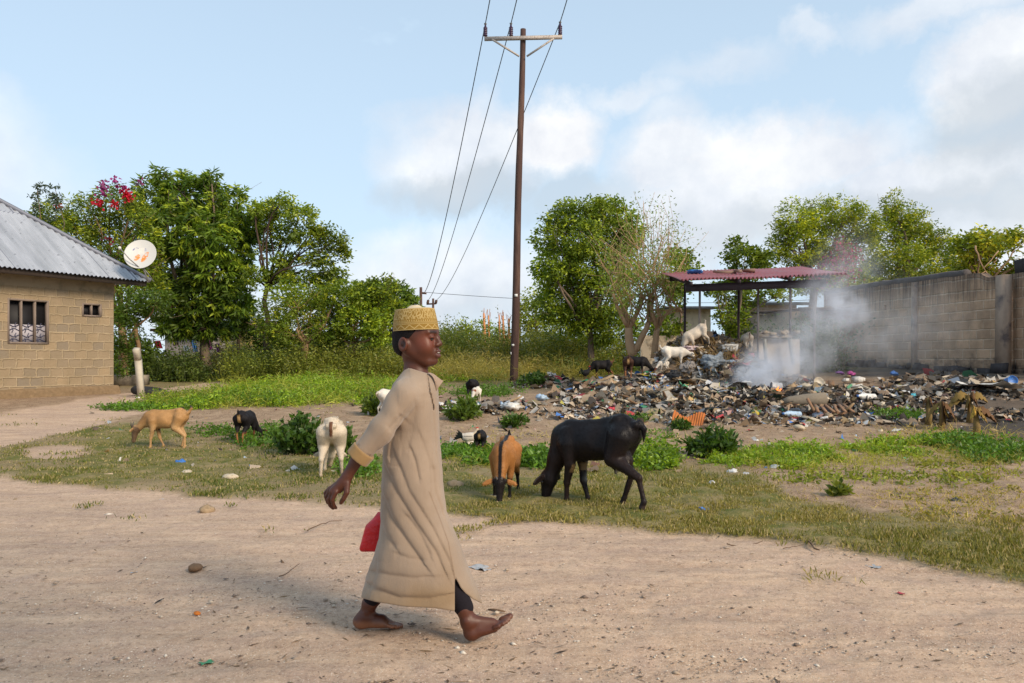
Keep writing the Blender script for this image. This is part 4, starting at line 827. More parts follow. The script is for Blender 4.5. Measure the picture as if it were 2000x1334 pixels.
# washing on lines
for i_, (px, py, w_, h_, c, lab) in enumerate(((306, 673, 13, 15, (.30, .01, .03), 'dark red cloth drying near the grey house'), (377, 674, 10, 26, (.05, .15, .36), 'blue cloth hanging just left of the mango tree trunk'), (408, 674, 8, 20, (.22, .04, .20), 'purple cloth hanging just right of the mango tree trunk'), (362, 682, 12, 14, (.32, .38, .48), 'pale blue cloth hanging in the yard'), (424, 680, 8, 18, (.08, .04, .12), 'dark violet cloth hanging in the yard'))):
    Y = 30; a = W(px-w_/2, py-h_/2, Y); b = W(px+w_/2, py+h_/2, Y); n = 10
    g = np.array([[[a[0]+(b[0]-a[0])*j/(n-1)+.01*i, Y+.04*math.sin(j*1.7+i_)+.01*i, a[2]+(b[2]-a[2])*i/7] for j in range(n)] for i in range(8)]); m = MB(); m.grid(g); m.grid(g+np.array([0, .012, 0]))
    tag(m.build('hanging_cloth', M_('cloth_%d' % i_, c, .9, .2, 10, .1), None, a, smooth=True), lab, 'laundry', 'laundry drying in the far yard')
m = MB(); m.tube([W(285, 662, 30), W(345, 668, 30), W(440, 663, 30)], .008, 4, (.1, .1, .1)); tag(m.build('clothes_line', MET, None, W(285, 662, 30)), 'thin line strung across the far yard for laundry', 'clothes line')
# columns of an unfinished building
ob_ = M_('orange_mud', (.56, .24, .10), .95, .3, 3, .5)
for i_, (px, y0, y1, wd, lean) in enumerate(((948, 648, 612, 8, -3), (956, 636, 616, 5, -2), (977, 640, 616, 5, -2), (985, 648, 617, 7, -2.5), (995, 648, 622, 7, -1), (1014, 640, 604, 7, 1))):
    Y = 40; z_g = gz((px-1000)/F*Y, Y); a = W(px, y0, Y); t = W(px+lean, y1, Y); a[2] = z_g; k = Y/F; m = MB(); col_ = (1, 1, 1)
    root = thing('unfinished_column', ['tallest orange column with splayed rods at the left end of the unfinished row', 'short thin orange column second from the left', 'thin orange column in the middle of the row', 'orange column standing left of the low roof slab', 'orange column hard against the left side of the power pole', 'orange column just right of the power pole'][i_], 'column', a, group='columns of an unfinished building')
    m.tube([a, a+(t-a)*.7, t], [wd*k*.5, wd*k*.42, wd*k*.25], 6); m.build('shaft', ob_, root)
    m = MB()
    for q in range(4): m.tube([a+(t-a)*.8+rng.normal(size=3)*.03, t+np.array([rng.normal()*.10, 0, rng.uniform(.1, .35)])], .012, 4)
    m.build('rebar', M_('rust_rod', (.35, .16, .08), .9, .2), root)

# ------------------------------------------------------------------ power line
POLE_Y = 22.6; TARP = M_('creosote_wood', (.075, .040, .032), .8, .45, 10, .9, .012, stretch=(1, 1, .12), dirt=(.15, .085, .06), dscale=6)
pb = W(1003, 752, POLE_Y); pb[2] = gz(pb[0], POLE_Y)-.05; pt = W(1021.5, 57, POLE_Y)
pole = thing('power_pole', 'tall dark creosoted wooden power pole with a steel crossarm in the middle of the view', 'power pole', pb)
m = MB(); t = np.linspace(0, 1, 40)[:, None]; pts = pb+(pt-pb)*t+np.concatenate([.012*np.sin(t*9), .01*np.cos(t*7), 0*t], 1); m.tube(pts, np.linspace(.125, .082, 40)+rng.normal(size=40)*.0015, 18)
m.build('pole', TARP, pole, smooth=True)
ARM = M_('galvanised_arm', (.42, .37, .33), .6, .5, 30, .6, .006, metal=.3, stretch=(3, 1, 1), dirt=(.18, .13, .10), dscale=14)
m = MB(); a = W(946, 76, POLE_Y-.12); b = W(1098, 72.5, POLE_Y-.12); d = nrm(b-a); L = np.linalg.norm(b-a); s2 = np.array([0, 1., 0]); s3 = np.cross(d, s2)
m.box((a+b)/2, (L, .07, .105), np.stack([d, s2, s3], 1)); m.build('crossarm', ARM, pole)
for (x0, y0, x1, y1) in ((961, 77, 1014, 110), (1082, 75, 1029, 110)):
    m = MB(); a = W(x0, y0, POLE_Y-.17); b = W(x1, y1, POLE_Y-.13); d = nrm(b-a); s2 = np.array([0, 1., 0]); m.box((a+b)/2, (np.linalg.norm(b-a), .03, .05), np.stack([d, s2, np.cross(d, s2)], 1)); m.build('brace', ARM, pole)
INS = M_('purple_brown_porcelain', (.035, .008, .035), .3, .2, spec=.5)
itops = []
for px, y0 in ((948, 70), (998, 69.5), (1094, 67)):
    b = W(px, y0+3, POLE_Y-.12); prof = [(0, 0), (.03, 0), (.03, .03)]
    for q in range(5): prof += [(.06, .04+q*.055), (.066, .055+q*.055), (.042, .07+q*.055)]
    prof += [(.03, .33), (.025, .36), (0, .37)]
    M4 = np.eye(4); M4[:3, 3] = b; m = MB(); m.lathe(prof, 14, M4); o = m.build('insulator', INS, pole, smooth=True)
    m = MB(); M4b = M4.copy(); m.lathe([(0, .33), (.022, .33), (.02, .37), (.04, .38), (.04, .41), (0, .42)], 10, M4b); m.build('cap_clamp', MET, o, smooth=True); itops.append(b+np.array([0, 0, .40]))
wp_ = M_('white_paper', (.7, .68, .64), .8, .1)
for q_, s_ in ((W(1008, 577, POLE_Y-.13), (.09, .01, .08)), (W(1002, 674, POLE_Y-.14), (.07, .01, .06)), (W(998, 690, POLE_Y-.14), (.03, .01, .07))): m = MB(); m.box(q_, s_); m.build('paper_scrap', wp_, pole)
farp = []
for i_, (px, py, Y, lab) in enumerate(((822, 561, 95, 'far utility pole with one short arm above the trees'), (846, 583, 120, 'farthest utility pole with a crossarm beside the cap'))):
    top = W(px, py, Y); base = np.array([top[0], Y, gz(top[0], Y)]); root = thing('utility_pole', lab, 'power pole', base, group='distant power poles')
    m = MB(); m.tube([base, top], [.22, .17], 8); m.build('pole', TARP, root, smooth=True); k = Y/F; m = MB()
    if i_ == 0: m.tube([W(822, 572, Y), W(833, 573, Y)], .14, 6); farp += [W(833, 572, Y), W(826, 570, Y)]
    else:
        m.tube([W(833, 594, Y), W(852, 593, Y)], .14, 6)
        for q in (835, 851): m.tube([W(q, 593, Y), W(q+1.5, 586, Y)], .22, 6)
    m.build('crossarm', TARP, root)
WIRE = M_('dark_wire', (.035, .035, .045), .6, .1)
def wire(label, pts, r, group='overhead wires of the power line'):
    m = MB(); m.tube(pts, r, 4); tag(m.build('power_wire', WIRE, None, pts[0]), label, 'wire', group)
def sag(a, b, s, n=30): t = np.linspace(0, 1, n)[:, None]; return a+(b-a)*t-np.array([0, 0, s])*(4*t*(1-t))
ends = [W(829, 571.5, 95), W(836.5, 586, 120), W(852.5, 586, 120)]
for i_, (it, en, nr) in enumerate(zip(itops, ends, ((963, 0), (1018, 0), (1119, 0)))):
    near = W(nr[0]+2, -40, POLE_Y-5.2); d = (near-it)/np.linalg.norm(near-it); near2 = it+(near-it)*1.0
    tt = np.linspace(0, 1, 20)[:, None]
    far = sag(it, en, .0, 40); far[:, 2] -= (4*np.linspace(0, 1, 40)*(1-np.linspace(0, 1, 40)))*1.35
    pn = it+(near2-it)*tt*6
    pn[:, 2] = it[2]+(near2[2]-it[2])*(tt[:, 0]*1.6)*(1-tt[:, 0]*.12); pn[:, 0] = it[0]+(near2[0]-it[0])*tt[:, 0]*1.6; pn[:, 1] = it[1]+(near2[1]-it[1])*tt[:, 0]*1.6
    rad = np.concatenate([np.linspace(.012, .014, 19), np.linspace(.014, .042, 40)])
    wire(['left wire of the power line swooping back to the far poles', 'middle wire of the power line swooping back to the far poles', 'right wire of the power line passing behind the big pole'][i_], np.concatenate([pn[::-1][:-1], far]), rad)
wire('thin level wire crossing the sky behind the boy and the big pole', sag(W(833, 571, 95), W(1600, 585, 95), .8), .028)

# ------------------------------------------------------------------ block compound wall at the right
WALLB = blockmat('weathered_block', (.74, .50, .33), (.56, .385, .26), (.78, .60, .44), .45, .225, (.34, .235, .16), .65, .022, topst=(2.45, 3.15), wob_=.04)
xa, ya = 9.95, 24.5; xb_, yb_ = 10.88, 16.95; DL = np.array([xb_-xa, yb_-ya]); LL = np.linalg.norm(DL); DL /= LL; NL = np.array([DL[1], -DL[0]]); NL = NL if NL[0] < 0 else -NL
topA, topB = W(1640, 575, ya)[2], W(1945, 534, yb_)[2]; zb0 = .45
cw = thing('compound_wall', 'long soot-stained concrete block wall running away at the right', 'wall', (xa, ya, .6))
def cp(s, n, z): return np.array([*(np.array([xa, ya])+DL*s+NL*n), z])
def ctop(s):
    return np.interp(s, [0, LL*.4, LL*.85, LL*.90, LL*.93, LL], [3.16, 3.17, 3.10, 3.09, 2.95, 2.93])+.03*(vn(s*5, 2.)-.5)
wall('wall_panel', WALLB, cw, lambda s, n, z: cp(s, n, z), 0, LL, zb0, 3.0, .2, topf=ctop, du=.12, holes=[(LL*.42, LL*.42+.10, 2.45, 2.6)])
m = MB(); ss_ = np.linspace(0, LL*.83, 60); pts = np.array([cp(s, -.1, ctop(s)+.02) for s in ss_]); m.tube(pts, .115, 8, flat=1.0); m.build('coping', M_('dark_coping', (.10, .085, .08), .95, .4, 6, .6, .01), cw, smooth=True)
PILL = M_('pillar_concrete', (.38, .28, .21), .95, .3, 5, .7, .01, dirt=(.14, .11, .10), spec=.1)
for s, wd, tz in ((LL*.60, .10, 3.10), (LL-.02, .30, ctop(LL)+.05)):
    m = MB(); rr = np.stack([np.array([*DL, 0]), np.array([*NL, 0]), [0, 0, 1]], 1); m.box(cp(s, .03, (zb0+tz)/2), (wd, .16, tz-zb0), rr, jit=.004); m.build('pillar', PILL, cw)
m = MB()
for q in range(26): s = LL*rng.uniform(.03, 1); m.box(cp(s, .03+rng.random()*.08, .86+rng.uniform(-.12, .10)), (rng.uniform(.2, .5), .12, rng.uniform(.15, .32)), rr, jit=.02)
m.build('footing_rubble', M_('sooty_rubble', (.07, .06, .06), .95, .4, 8, .8, .02), cw)
xe, ye = 11.13, 17.2; nw = thing('neighbouring_wall', 'taller dark block wall section cut by the right edge of the view', 'wall', (xe, ye, .6))
wall('wall_panel', WALLB, nw, lambda s, n, z: np.array([xe+.06*s-n*.99, ye-s-n*.1, z]), .0, 3.2, zb0, W(1975, 508, ye)[2]-.32, .2, du=.2)
m = MB(); m.box((xe+.18, ye-1.6, W(1975, 508, ye)[2]-.16), (.28, 3.3, .34), rotz(-.06), jit=.01); m.build('cap_beam', M_('sooty_beam', (.045, .038, .04), .95, .4, 6, .7, .02), nw)
t = MB(); tw = thing('dead_branch', 'bare dead branch hanging over the top of the block wall', 'branch', W(1920, 545, 18)); p0 = W(1915, 500, 18.0)
for a, b, c in (((1905, 480), (1925, 530), .022), ((1925, 530), (1942, 562), .016), ((1925, 530), (1896, 541), .010), ((1950, 490), (1920, 525), .014), ((1925, 535), (1932, 556), .008)): limb(t, W(*a, 18), W(*b, 17.9), c, c*.5, .05, 6, (2.2, 1.9, 1.6))
t.build('stem', BARK, tw)

# ------------------------------------------------------------------ open shelter with red roof, and the bin bay
SH = thing('shelter', 'open shelter of thin posts with a faded red corrugated roof over the rubbish bay', 'shelter', (4.6, 16.5, .6))
RED = M_('faded_red_sheet', (.52, .17, .17), .6, .25, 4, .15, spec=.4, dirt=(.46, .24, .24), dscale=3)
FL, FR_, BL, BR_ = W(1330, 547, 15.6), W(1657, 535, 14.6), W(1291, 533, 18.6), W(1566, 522, 18.9)
n = 900; g = np.zeros((6, n, 3))
for i_ in range(6):
    a = FL+(BL-FL)*i_/5; b = FR_+(BR_-FR_)*i_/5
    for j_ in range(n): q = j_/(n-1); p = a+(b-a)*q; g[i_, j_] = p+np.array([0, 0, .022*math.sin(j_*2*math.pi/22)+.01*math.sin(q*9+i_)])
m = MB(); m.grid(g[::-1]); m.grid(g-np.array([0, 0, .004])); m.build('roof', RED, SH, smooth=True)
DST = M_('dark_steel', (.05, .035, .04), .7, .3, 8, .2, metal=.2)
m = MB()
for z_, i_ in ((.10, 0), (.10, 5)):
    a = g[i_, 40]; b = g[i_, -90]; d = nrm(b-a); m.box((a+b)/2-np.array([0, -.25 if i_ == 0 else .25, .13]), (np.linalg.norm(b-a), .06, .16), np.stack([d, [0, 1, 0], np.cross(d, [0, 1, 0])], 1))
for q in (60, 330, 600, 800): a = g[0, q]; b = g[5, q]; d = nrm(b-a); m.box((a+b)/2-np.array([0, 0, .07]), (.05, np.linalg.norm(b-a), .07), np.stack([nrm(np.cross(d, [0, 0, 1])), d, np.cross(nrm(np.cross(d, [0, 0, 1])), d)], 1))
m.build('beams', DST, SH)
PST = M_('steel_post', (.20, .17, .15), .6, .35, 6, .3, metal=.2, dirt=(.12, .07, .05))
for px, Y, dk in ((1366, 16.0, 0), (1480, 15.7, 0), (1590, 15.3, 0), (1337, 18.3, 1), (1442, 18.5, 1), (1543, 18.6, 1)):
    a = W(px, 700, Y); a[2] = gz(a[0], Y)-.1; m = MB(); zt = W(px, 553, Y)[2]-.02; m.tube([a, np.array([a[0]+.01, Y, zt])], .024 if not dk else .030, 8); m.build('post', DST if dk else PST, SH, smooth=True)
# things lying on the roof
m = MB(); V_, Q_ = None, None
def crumple(m, c, r, seed, n=14, sharp=.35, col=(1, 1, 1), f=2.3):
    th = np.linspace(0, 2*math.pi, n+1)[:-1]; ph = np.linspace(-math.pi/2, math.pi/2, n//2+1)
    V = np.array([[math.cos(p)*math.cos(t), math.cos(p)*math.sin(t), math.sin(p)] for p in ph for t in th])
    k = 1+sharp*np.abs(sn(V, f*1.7, seed))*1.5-sharp*.5+sharp*.9*np.abs(sn(V, f*4.2, seed+1))-sharp*.3+sharp*.35*sn(V, f*9, seed+2); V = V*k[:, None]*np.asarray(r); V[:, 2] *= .85+.3*sn(V/np.asarray(r), 3., seed+3)
    i = np.arange(n//2)[:, None]*n; j = np.arange(n)[None]; k2 = (j+1) % n
    m.add(V+c, np.stack([i+j, i+k2, i+n+k2, i+n+j], -1).reshape(-1, 4), col)
m = MB(); c = W(1357, 531, 17.6); crumple(m, c, (.20, .25, .07), 3, 24); tag(m.build('blue_sheet', M_('blue_tarp', (.03, .13, .38), .45, .3, 6, .4), None, c, smooth=True), 'crumpled blue plastic sheet on the left of the red shelter roof', 'sheet')
for i_, (px, py, L, lab) in enumerate(((1415, 536, .45, 'long flat driftwood piece on the red roof'), (1438, 535, .32, 'bent brown offcut in the middle of the red roof'), (1462, 534, .26, 'dark offcut on the red roof'))):
    c = W(px, py, 16.6); m = MB(); m.box(c+np.array([0, 0, .06]), (L, .10, .05), rnd_rot(.12)@rotz(.3), jit=.015); tag(m.build('wood_scrap', M_('brown_scrap_%d' % i_, (.20, .13, .10), .9, .3), None, c), lab, 'scrap', 'scraps lying on the red roof')
# low white bay wall
BAY = M_('bay_plaster', (.48, .43, .38), .9, .2, 3, .5, .01, dirt=(.25, .20, .17), spec=.1)
bay = thing('bin_bay', 'low cream plastered wall of the rubbish bay under the right half of the shelter', 'wall', W(1530, 700, 17.6))
z1 = W(0, 661, 17.6)[2]; x0, x1 = W(1470, 0, 17.6)[0], W(1562, 0, 17.6)[0]
wall('wall_panel', BAY, bay, lambda s, n, z: np.array([x0+s, 17.6-n, z]), 0, x1-x0, .5, z1, .15, topf=lambda s: z1+.05*(vn(s*4, 9.)-.5))
m = MB(); m.box(((x0+x1)/2-.1, 17.6, z1+.06), (x1-x0-.25, .3, .09), rotz(.03), (.6, .5, .5), jit=.02)
for q in range(9): m.box((rng.uniform(x0, x1), 17.55, z1+.10), (rng.uniform(.1, .4), .12, .05), rnd_rot(.3), (.5, .4, .4), jit=.01)
m.build('broken_coping', CON, bay)
for px in (1494, 1545): m = MB(); a = W(px-3, 662, 17.4); b = W(px+5, 712, 17.4); m.box((a+b)/2, (.07, .05, np.linalg.norm(b-a)), np.array(Matrix.Rotation(-.13*(1 if px > 1500 else .6), 3, 'Y'))); m.build('strut', M_('grey_strut', (.22, .22, .20), .8, .2), bay)
# pink sack and big grey sacks at the heap's shoulder are built with the litter

# ------------------------------------------------------------------ wilted banana plants
BAN = M_('withered_leaf', (.20, .13, .045), .85, .4, 9, .6, .01, vcol=True)
def withered(label, px, py, items):
    b = GP(px, py); Y = b[1]; root = thing('withered_plant', label, 'plant', b, group='withered plants in front of the block wall')
    s = MB(); l = MB()
    top = b+np.array([0, 0, .42]); s.tube([b, b+np.array([.02, 0, .15]), top], [.05, .045, .02], 8); s.build('stalk', BAN, root, smooth=True)
    for (dx, dz, L, wd, dr, c) in items:
        st_ = top+np.array([0, 0, -.04]); mid = st_+np.array([dx*.6, rng.uniform(-.12, .12), dz]); n = 10; t = np.linspace(0, 1, n)
        end = mid+np.array([dx*.7, 0, -dr]); P0 = (1-t)[:, None]**2*st_+2*((1-t)*t)[:, None]*(mid+np.array([0, 0, .12]))+(t**2)[:, None]*end
        wdt = wd*np.sin(np.clip(t*1.05, 0, 1)*math.pi)**.6*(t > .18)+.006
        g = np.stack([P0+np.array([0, 1., 0])*0+np.stack([w_*wdt*.45*(1 if abs(dx) < .15 else .5), w_*wdt, -np.abs(w_)*wdt*.9+.02*np.sin(t*30+w_*5)], -1) for w_ in np.linspace(-1, 1, 7)], 1)
        l.grid(g, c); l.grid(g[:, ::-1]-np.array([0, 0, .004]), c)
    l.build('leaves', BAN, root, smooth=True); return root
Yc = (1.0, .95, .7); Br = (.6, .45, .5); Ye = (2.2, 2.0, .9)
withered('withered banana plant with dark hanging leaves, leftmost by the block wall', 1838, 842, [(-.02, .05, 1, .10, .38, Br), (.05, .06, 1, .10, .36, Br), (-.13, -.05, 1, .08, .20, Yc), (.08, -.12, 1, .07, .06, Ye), (.14, -.02, 1, .08, .2, Br)])
withered('withered banana plant with curled yellow-brown leaves in front of the block wall', 1893, 828, [(-.22, .14, 1, .11, .22, Yc), (-.10, .12, 1, .12, .30, Yc), (.10, .16, 1, .12, .30, Br), (.22, .10, 1, .10, .15, Yc), (.02, .05, 1, .14, .28, Ye), (-.30, .02, 1, .08, .22, Yc)])
withered('low withered banana plant with drooping tan leaves nearest the camera', 1905, 858, [(-.10, .02, 1, .10, .12, Ye), (.12, .0, 1, .10, .16, Yc), (.25, .04, 1, .10, .20, Br), (0, .05, 1, .09, .1, Yc)])
withered('small withered shoot beside the dark banana plant', 1812, 832, [(-.05, .0, 1, .06, .12, Br), (.05, .02, 1, .06, .14, Br)])
# ------------------------------------------------------------------ goats
HAIR = {}
def coat(name, rough=.6, spec=.35):
    m, nt, bs = newmat(name); a = nd(nt, 'ShaderNodeAttribute', attribute_name='Col'); ob = objc(nt)
    n1 = noise(nt, 60, 4, scl(nt, ob, (.35, 1, 1)), .7); c = mixc(nt, n1, mixc(nt, 1.0, a.outputs['Color'], (.72, .70, .68), 'MULTIPLY'), a.outputs['Color'])
    lk(nt, c, bs.inputs['Base Color']); bs.inputs['Roughness'].default_value = rough; bs.inputs['Specular IOR Level'].default_value = spec
    bump(nt, bs, noise(nt, 130, 3, scl(nt, ob, (.3, 1, 1)), .7), .35, .006); return m
COAT = coat('goat_coat', .7, .2); COATB = coat('glossy_coat', .45, .19); FURM = leafmat('fur_strand', .0, .7, .12); HORN = M_('horn', (.09, .075, .065), .5, .2, 20, .3); EYE = M_('animal_eye', (.02, .012, .008), .15, .1, spec=.8)
def goat(label, px, py, hgt, head, coatf, pose='graze', vox=.012, horns=.05, mat=None, legs=None, hd=None, tail='up', ears='out', tilt=0, dz=0, group='goats foraging around the rubbish heap', fat=1.0, fur=0, udder=False, hyaw=0.0, tassel=False):
    b = GP(px, py); s = hgt/F*b[1]/.625; root = thing('goat', label, 'goat', b+np.array([0, 0, dz]), R(head), group)
    if tilt: root.rotation_euler = (0, R(tilt), R(head))
    lg = [(0, 0), (0, 0), (0, 0), (0, 0)] if legs is None else legs       # foot offsets fore/aft for fl, fr, hl, hr (left = +y)
    ops = []; u = lambda p, k=.03: ops.append(('u', p, k*s))
    v = lambda *a: tuple(x*s for x in a); f_ = fat
    u(e_(v(.17, 0, .435), v(.15, .085*f_, .135))); u(e_(v(.0, 0, .43), v(.21, .115*f_, .128)), .05); u(e_(v(-.20, 0, .485), v(.125, .088*f_, .11)), .04)
    for sg in (1, -1): u(e_(v(-.185, .055*sg, .572), v(.028, .018, .022)), .025); u(e_(v(-.315, .035*sg, .53), v(.02, .018, .022)), .03); u(e_(v(.185, .07*sg, .44), v(.055, .035, .10)), .03); ops.append(('s', e_(v(-.10, .135*sg*f_, .47), v(.06, .035, .07)), .05*s))
    u(c_(v(.19, 0, .555), v(.05, 0, .54), .026*s, .022*s), .05); u(c_(v(.05, 0, .54), v(-.20, 0, .575), .022*s, .024*s), .05)
    if udder: u(e_(v(-.17, 0, .30), v(.085, .065, .07)), .03); u(c_(v(-.15, .03, .26), v(-.145, .035, .225), .014*s, .008*s), .01); u(c_(v(-.19, -.03, .26), v(-.185, -.035, .225), .014*s, .008*s), .01)
    if pose == 'graze': H0, H1 = (.475, 0, .20), (.56, 0, .055)
    elif pose == 'low': H0, H1 = (.42, .02, .16), (.47, .02, .02)
    elif pose == 'up': H0, H1 = (.40, 0, .70), (.52, 0, .64)
    else: H0, H1 = (.50, 0, .40), (.62, 0, .33)
    if hd: H0, H1 = hd
    ca, sa = math.cos(hyaw), math.sin(hyaw)
    H0, H1 = np.array(H0)*s, np.array(H1)*s; nb = np.array([.25, 0, .475])*s
    u(c_(nb, H0*.97+np.array([0, 0, .0]), .078*s, .046*s), .05); u(c_(v(.23, 0, .40), (nb+H0)/2-np.array([0.01, 0, .010])*s, .062*s, .042*s), .05)
    hdv = (H1-H0)/np.linalg.norm(H1-H0); L = np.linalg.norm(H1-H0)
    side = np.array([0, 1., 0]); top = np.cross(side, hdv); top = top/np.linalg.norm(top)
    if top@np.array([1., 0, .6]) < 0: top = -top
    u(e_(H0+hdv*.005*s, v(.062, .052, .062)), .02); u(c_(H0+hdv*.02*s, H1, .050*s, .026*s), .02); u(c_(H0+hdv*.5*L+top*.012*s, H0+hdv*.1*L+top*.03*s, .026*s, .026*s), .02)
    u(e_(H1+hdv*.006*s, v(.026, .024, .020)), .012)
    for sg in (1, -1):
        e0 = H0+side*sg*.045*s+top*.012*s-hdv*.015*s
        if ears == 'out': e1 = e0+(side*sg*.125+top*-.0+hdv*.045)*s
        elif ears == 'drop': e1 = e0+(side*sg*.05+hdv*.12)*s
        else: e1 = e0+(side*sg*.09+top*.02-hdv*.05)*s
        mid = (e0+e1)/2; d = nrm(e1-e0); nr_ = nrm(np.cross(d, hdv if ears != 'drop' else side)); rr = np.stack([d, nrm(np.cross(nr_, d)), nr_], 1)
        u(e_(mid, (.072*s, .026*s, .010*s), rr), .008)
        ops.append(('s', e_(mid+nr_*.012*s, (.05*s, .015*s, .008*s), rr), .005*s))
    for i_, sg in enumerate((1, -1)):
        dx, dy = lg[i_]; y = .072*sg; u(c_(v(.175, y, .42), v(.165+dx*.1, y*1.05, .29), .062*s, .036*s), .03); u(c_(v(.165+dx*.1, y*1.05, .29), v(.18+dx*.55, y+dy*.5, .165), .034*s, .022*s), .012)
        u(e_(v(.18+dx*.55, y+dy*.5, .165), v(.024, .021, .026)), .01); u(c_(v(.18+dx*.55, y+dy*.5, .16), v(.17+dx, y+dy, .05), .0185*s, .0155*s), .008); u(c_(v(.17+dx, y+dy, .05), v(.185+dx, y+dy, .016), .018*s, .021*s), .008)
    for i_, sg in enumerate((1, -1)):
        dx, dy = lg[i_+2]; y = .068*sg; u(c_(v(-.215, y, .46), v(-.155, y*1.15, .325), .082*s, .055*s), .03); u(c_(v(-.155, y*1.15, .325), v(-.275+dx*.6, y*1.1+dy*.6, .20), .052*s, .024*s), .015)
        u(e_(v(-.278+dx*.6, y*1.1+dy*.6, .20), v(.022, .019, .026)), .01); u(c_(v(-.275+dx*.6, y*1.1+dy*.6, .195), v(-.262+dx, y+dy, .05), .019*s, .0155*s), .008); u(c_(v(-.262+dx, y+dy, .05), v(-.245+dx, y+dy, .016), .018*s, .021*s), .008)
    if tail == 'up': u(c_(v(-.325, 0, .54), v(-.365, 0, .60), .022*s, .016*s), .015); u(c_(v(-.365, 0, .60), v(-.345, 0, .65), .016*s, .008*s), .01)
    elif tail == 'down': u(c_(v(-.325, 0, .54), v(-.355, 0, .50), .022*s, .018*s), .015); u(c_(v(-.355, 0, .50), v(-.345, 0, .42), .018*s, .007*s), .01)
    else: u(c_(v(-.325, 0, .55), v(-.40, 0, .585), .02*s, .009*s), .015)
    ops.append(('d', ('f', lambda P: .0035*s*sn(P, 38/s, 11), ((-1, -1, -1), (1, 1, 1))), 0))
    def cf(P):
        q = P/s; c = coatf(q, q@np.eye(3), (q-H0/s)@hdv, np.linalg.norm(q-H0/s, axis=1))
        hoof = (q[:, 2] < .028); c = np.where(hoof[:, None], np.array((.05, .035, .03)), c)
        return np.clip(c*(1+.12*sn(q, 30, 5)+.20*sn(q, 9, 8)+.10*sn(q, 70, 9))[:, None], 0, 1)
    V, Fq = nets(ops, vox); m = MB(); m.add(V, Fq, cf(V)); body = m.build('body', mat or COAT, root, local=True, smooth=True)
    if fur:
        fi = rng.integers(0, len(Fq), fur); A, B_, C_, D_ = (V[Fq[fi, i]] for i in range(4)); nn_ = nrm(np.cross(C_-A, D_-B_)); pc = (A+B_+C_+D_)/4
        ok = (pc[:, 2] > .05*s); pc = pc[ok]; nn_ = nn_[ok]; t_ = np.array([-.55, 0, -.8])+rng.normal(size=pc.shape)*.25; t_ = nrm(t_-nn_*(t_*nn_).sum(1)[:, None]); m = MB()
        leaf_quads(m, pc-nn_*.001, nrm(t_+nn_*.22), rng.uniform(.006, .014, len(pc))*s/.6, .0020, cf(pc)*rng.uniform(.7, 1.25, (len(pc), 1)), up=nn_+rng.normal(size=pc.shape)*.3); m.build('fur', FURM, root, local=True)
    for sg in (1, -1):
        m = MB(); M4 = np.eye(4); M4[:3, 3] = H0+side*sg*.043*s+top*.018*s+hdv*.035*s; m.lathe([(0, -.011*s), (.008*s, -.008*s), (.011*s, 0), (.008*s, .008*s), (0, .011*s)], 8, M4); m.build('eye', EYE, root, local=True, smooth=True)
        if horns: 
            h0 = H0+side*sg*.02*s+top*.045*s-hdv*.01*s; m = MB(); hb = -hdv*.8+top*.5; m.tube([h0, h0+(hb*.5+side*sg*.1)*horns*s, h0+(hb+side*sg*.25-top*.25)*horns*s], [.014*s, .010*s, .003*s], 7); m.build('horn', HORN, root, local=True, smooth=True)
    return root
def mixm(a, b, m): m = np.clip(m, 0, 1)[:, None]; return np.asarray(a)*(1-m)+np.asarray(b)*m
def band(x, a, b, sft=.02): return ss(a-sft, a+sft, x)*(1-ss(b-sft, b+sft, x))
def solid(c, under=None, face=None, legs=None, stripe=None, patch=None):
    def f(P, Q, hx, hd):
        col = np.tile(np.asarray(c, float), (len(P), 1)); n = .02*sn(P, 25, 3)
        if under is not None: col = mixm(col, under, ss(.36, .30, P[:, 2]+n)*(np.abs(P[:, 0]) < .28))
        if legs is not None: col = mixm(col, legs, ss(.24, .19, P[:, 2]+n)*(hd > .12))
        if stripe is not None: col = mixm(col, stripe, ss(.022, .014, np.abs(P[:, 1])+n*.3)*ss(.5, .52, P[:, 2]+.06*(P[:, 0] > .2)))
        if patch is not None: col = patch(P, col, n)
        if face is not None: col = mixm(col, face, ss(.085, .07, np.sqrt(np.maximum(hd*hd-hx*hx, 0)))*ss(-.05, -.02, hx))
        return col
    return f
TAN = (.42, .225, .085); CRM = (.62, .52, .40); BLK_ = (.010, .008, .009); WHT = (.68, .62, .54); BRN = (.40, .17, .05)
def p_tan(P, c, n):
    c = mixm(c, (.58, .36, .17), ss(.40, .34, P[:, 2]+n)*.6); c = mixm(c, (.05, .035, .03), ss(.60, .62, P[:, 2]+n)*(P[:, 0] < -.30)); return mixm(c, (.04, .03, .025), band(P[:, 2], .27, .292, .008)*(np.abs(P[:, 0]) < .14))
goat('tan goat with short dark horns grazing side-on at the left of the lawn', 325, 877, 83, 182, solid(TAN, face=(.14, .085, .05), patch=p_tan), legs=[(.03, 0), (-.10, 0), (-.03, 0), (.06, 0)], horns=.10, hd=((.44, 0, .30), (.475, 0, .125)), vox=.009, ears='out', mat=coat('tan_coat'), fur=9000)
def p_blktan(P, c, n):
    c = mixm(c, (.45, .27, .12), ss(.035, .02, np.abs(P[:, 1])+n*.5)*(P[:, 0] < -.26)*band(P[:, 2], .36, .53)); c = mixm(c, (.35, .15, .06), (P[:, 2] < .2)*band(np.abs(P[:, 1]), .0, .09)*(P[:, 0] < -.1)); return c
goat('black goat with tan rump patch seen from behind near the weeds at the left', 480, 866, 68, 88, solid(BLK_, legs=(.16, .07, .03), patch=p_blktan), legs=[(.0, 0), (.04, 0), (.02, -.02), (-.03, .02)], vox=.010, hd=((.42, -.08, .20), (.47, -.12, .06)))
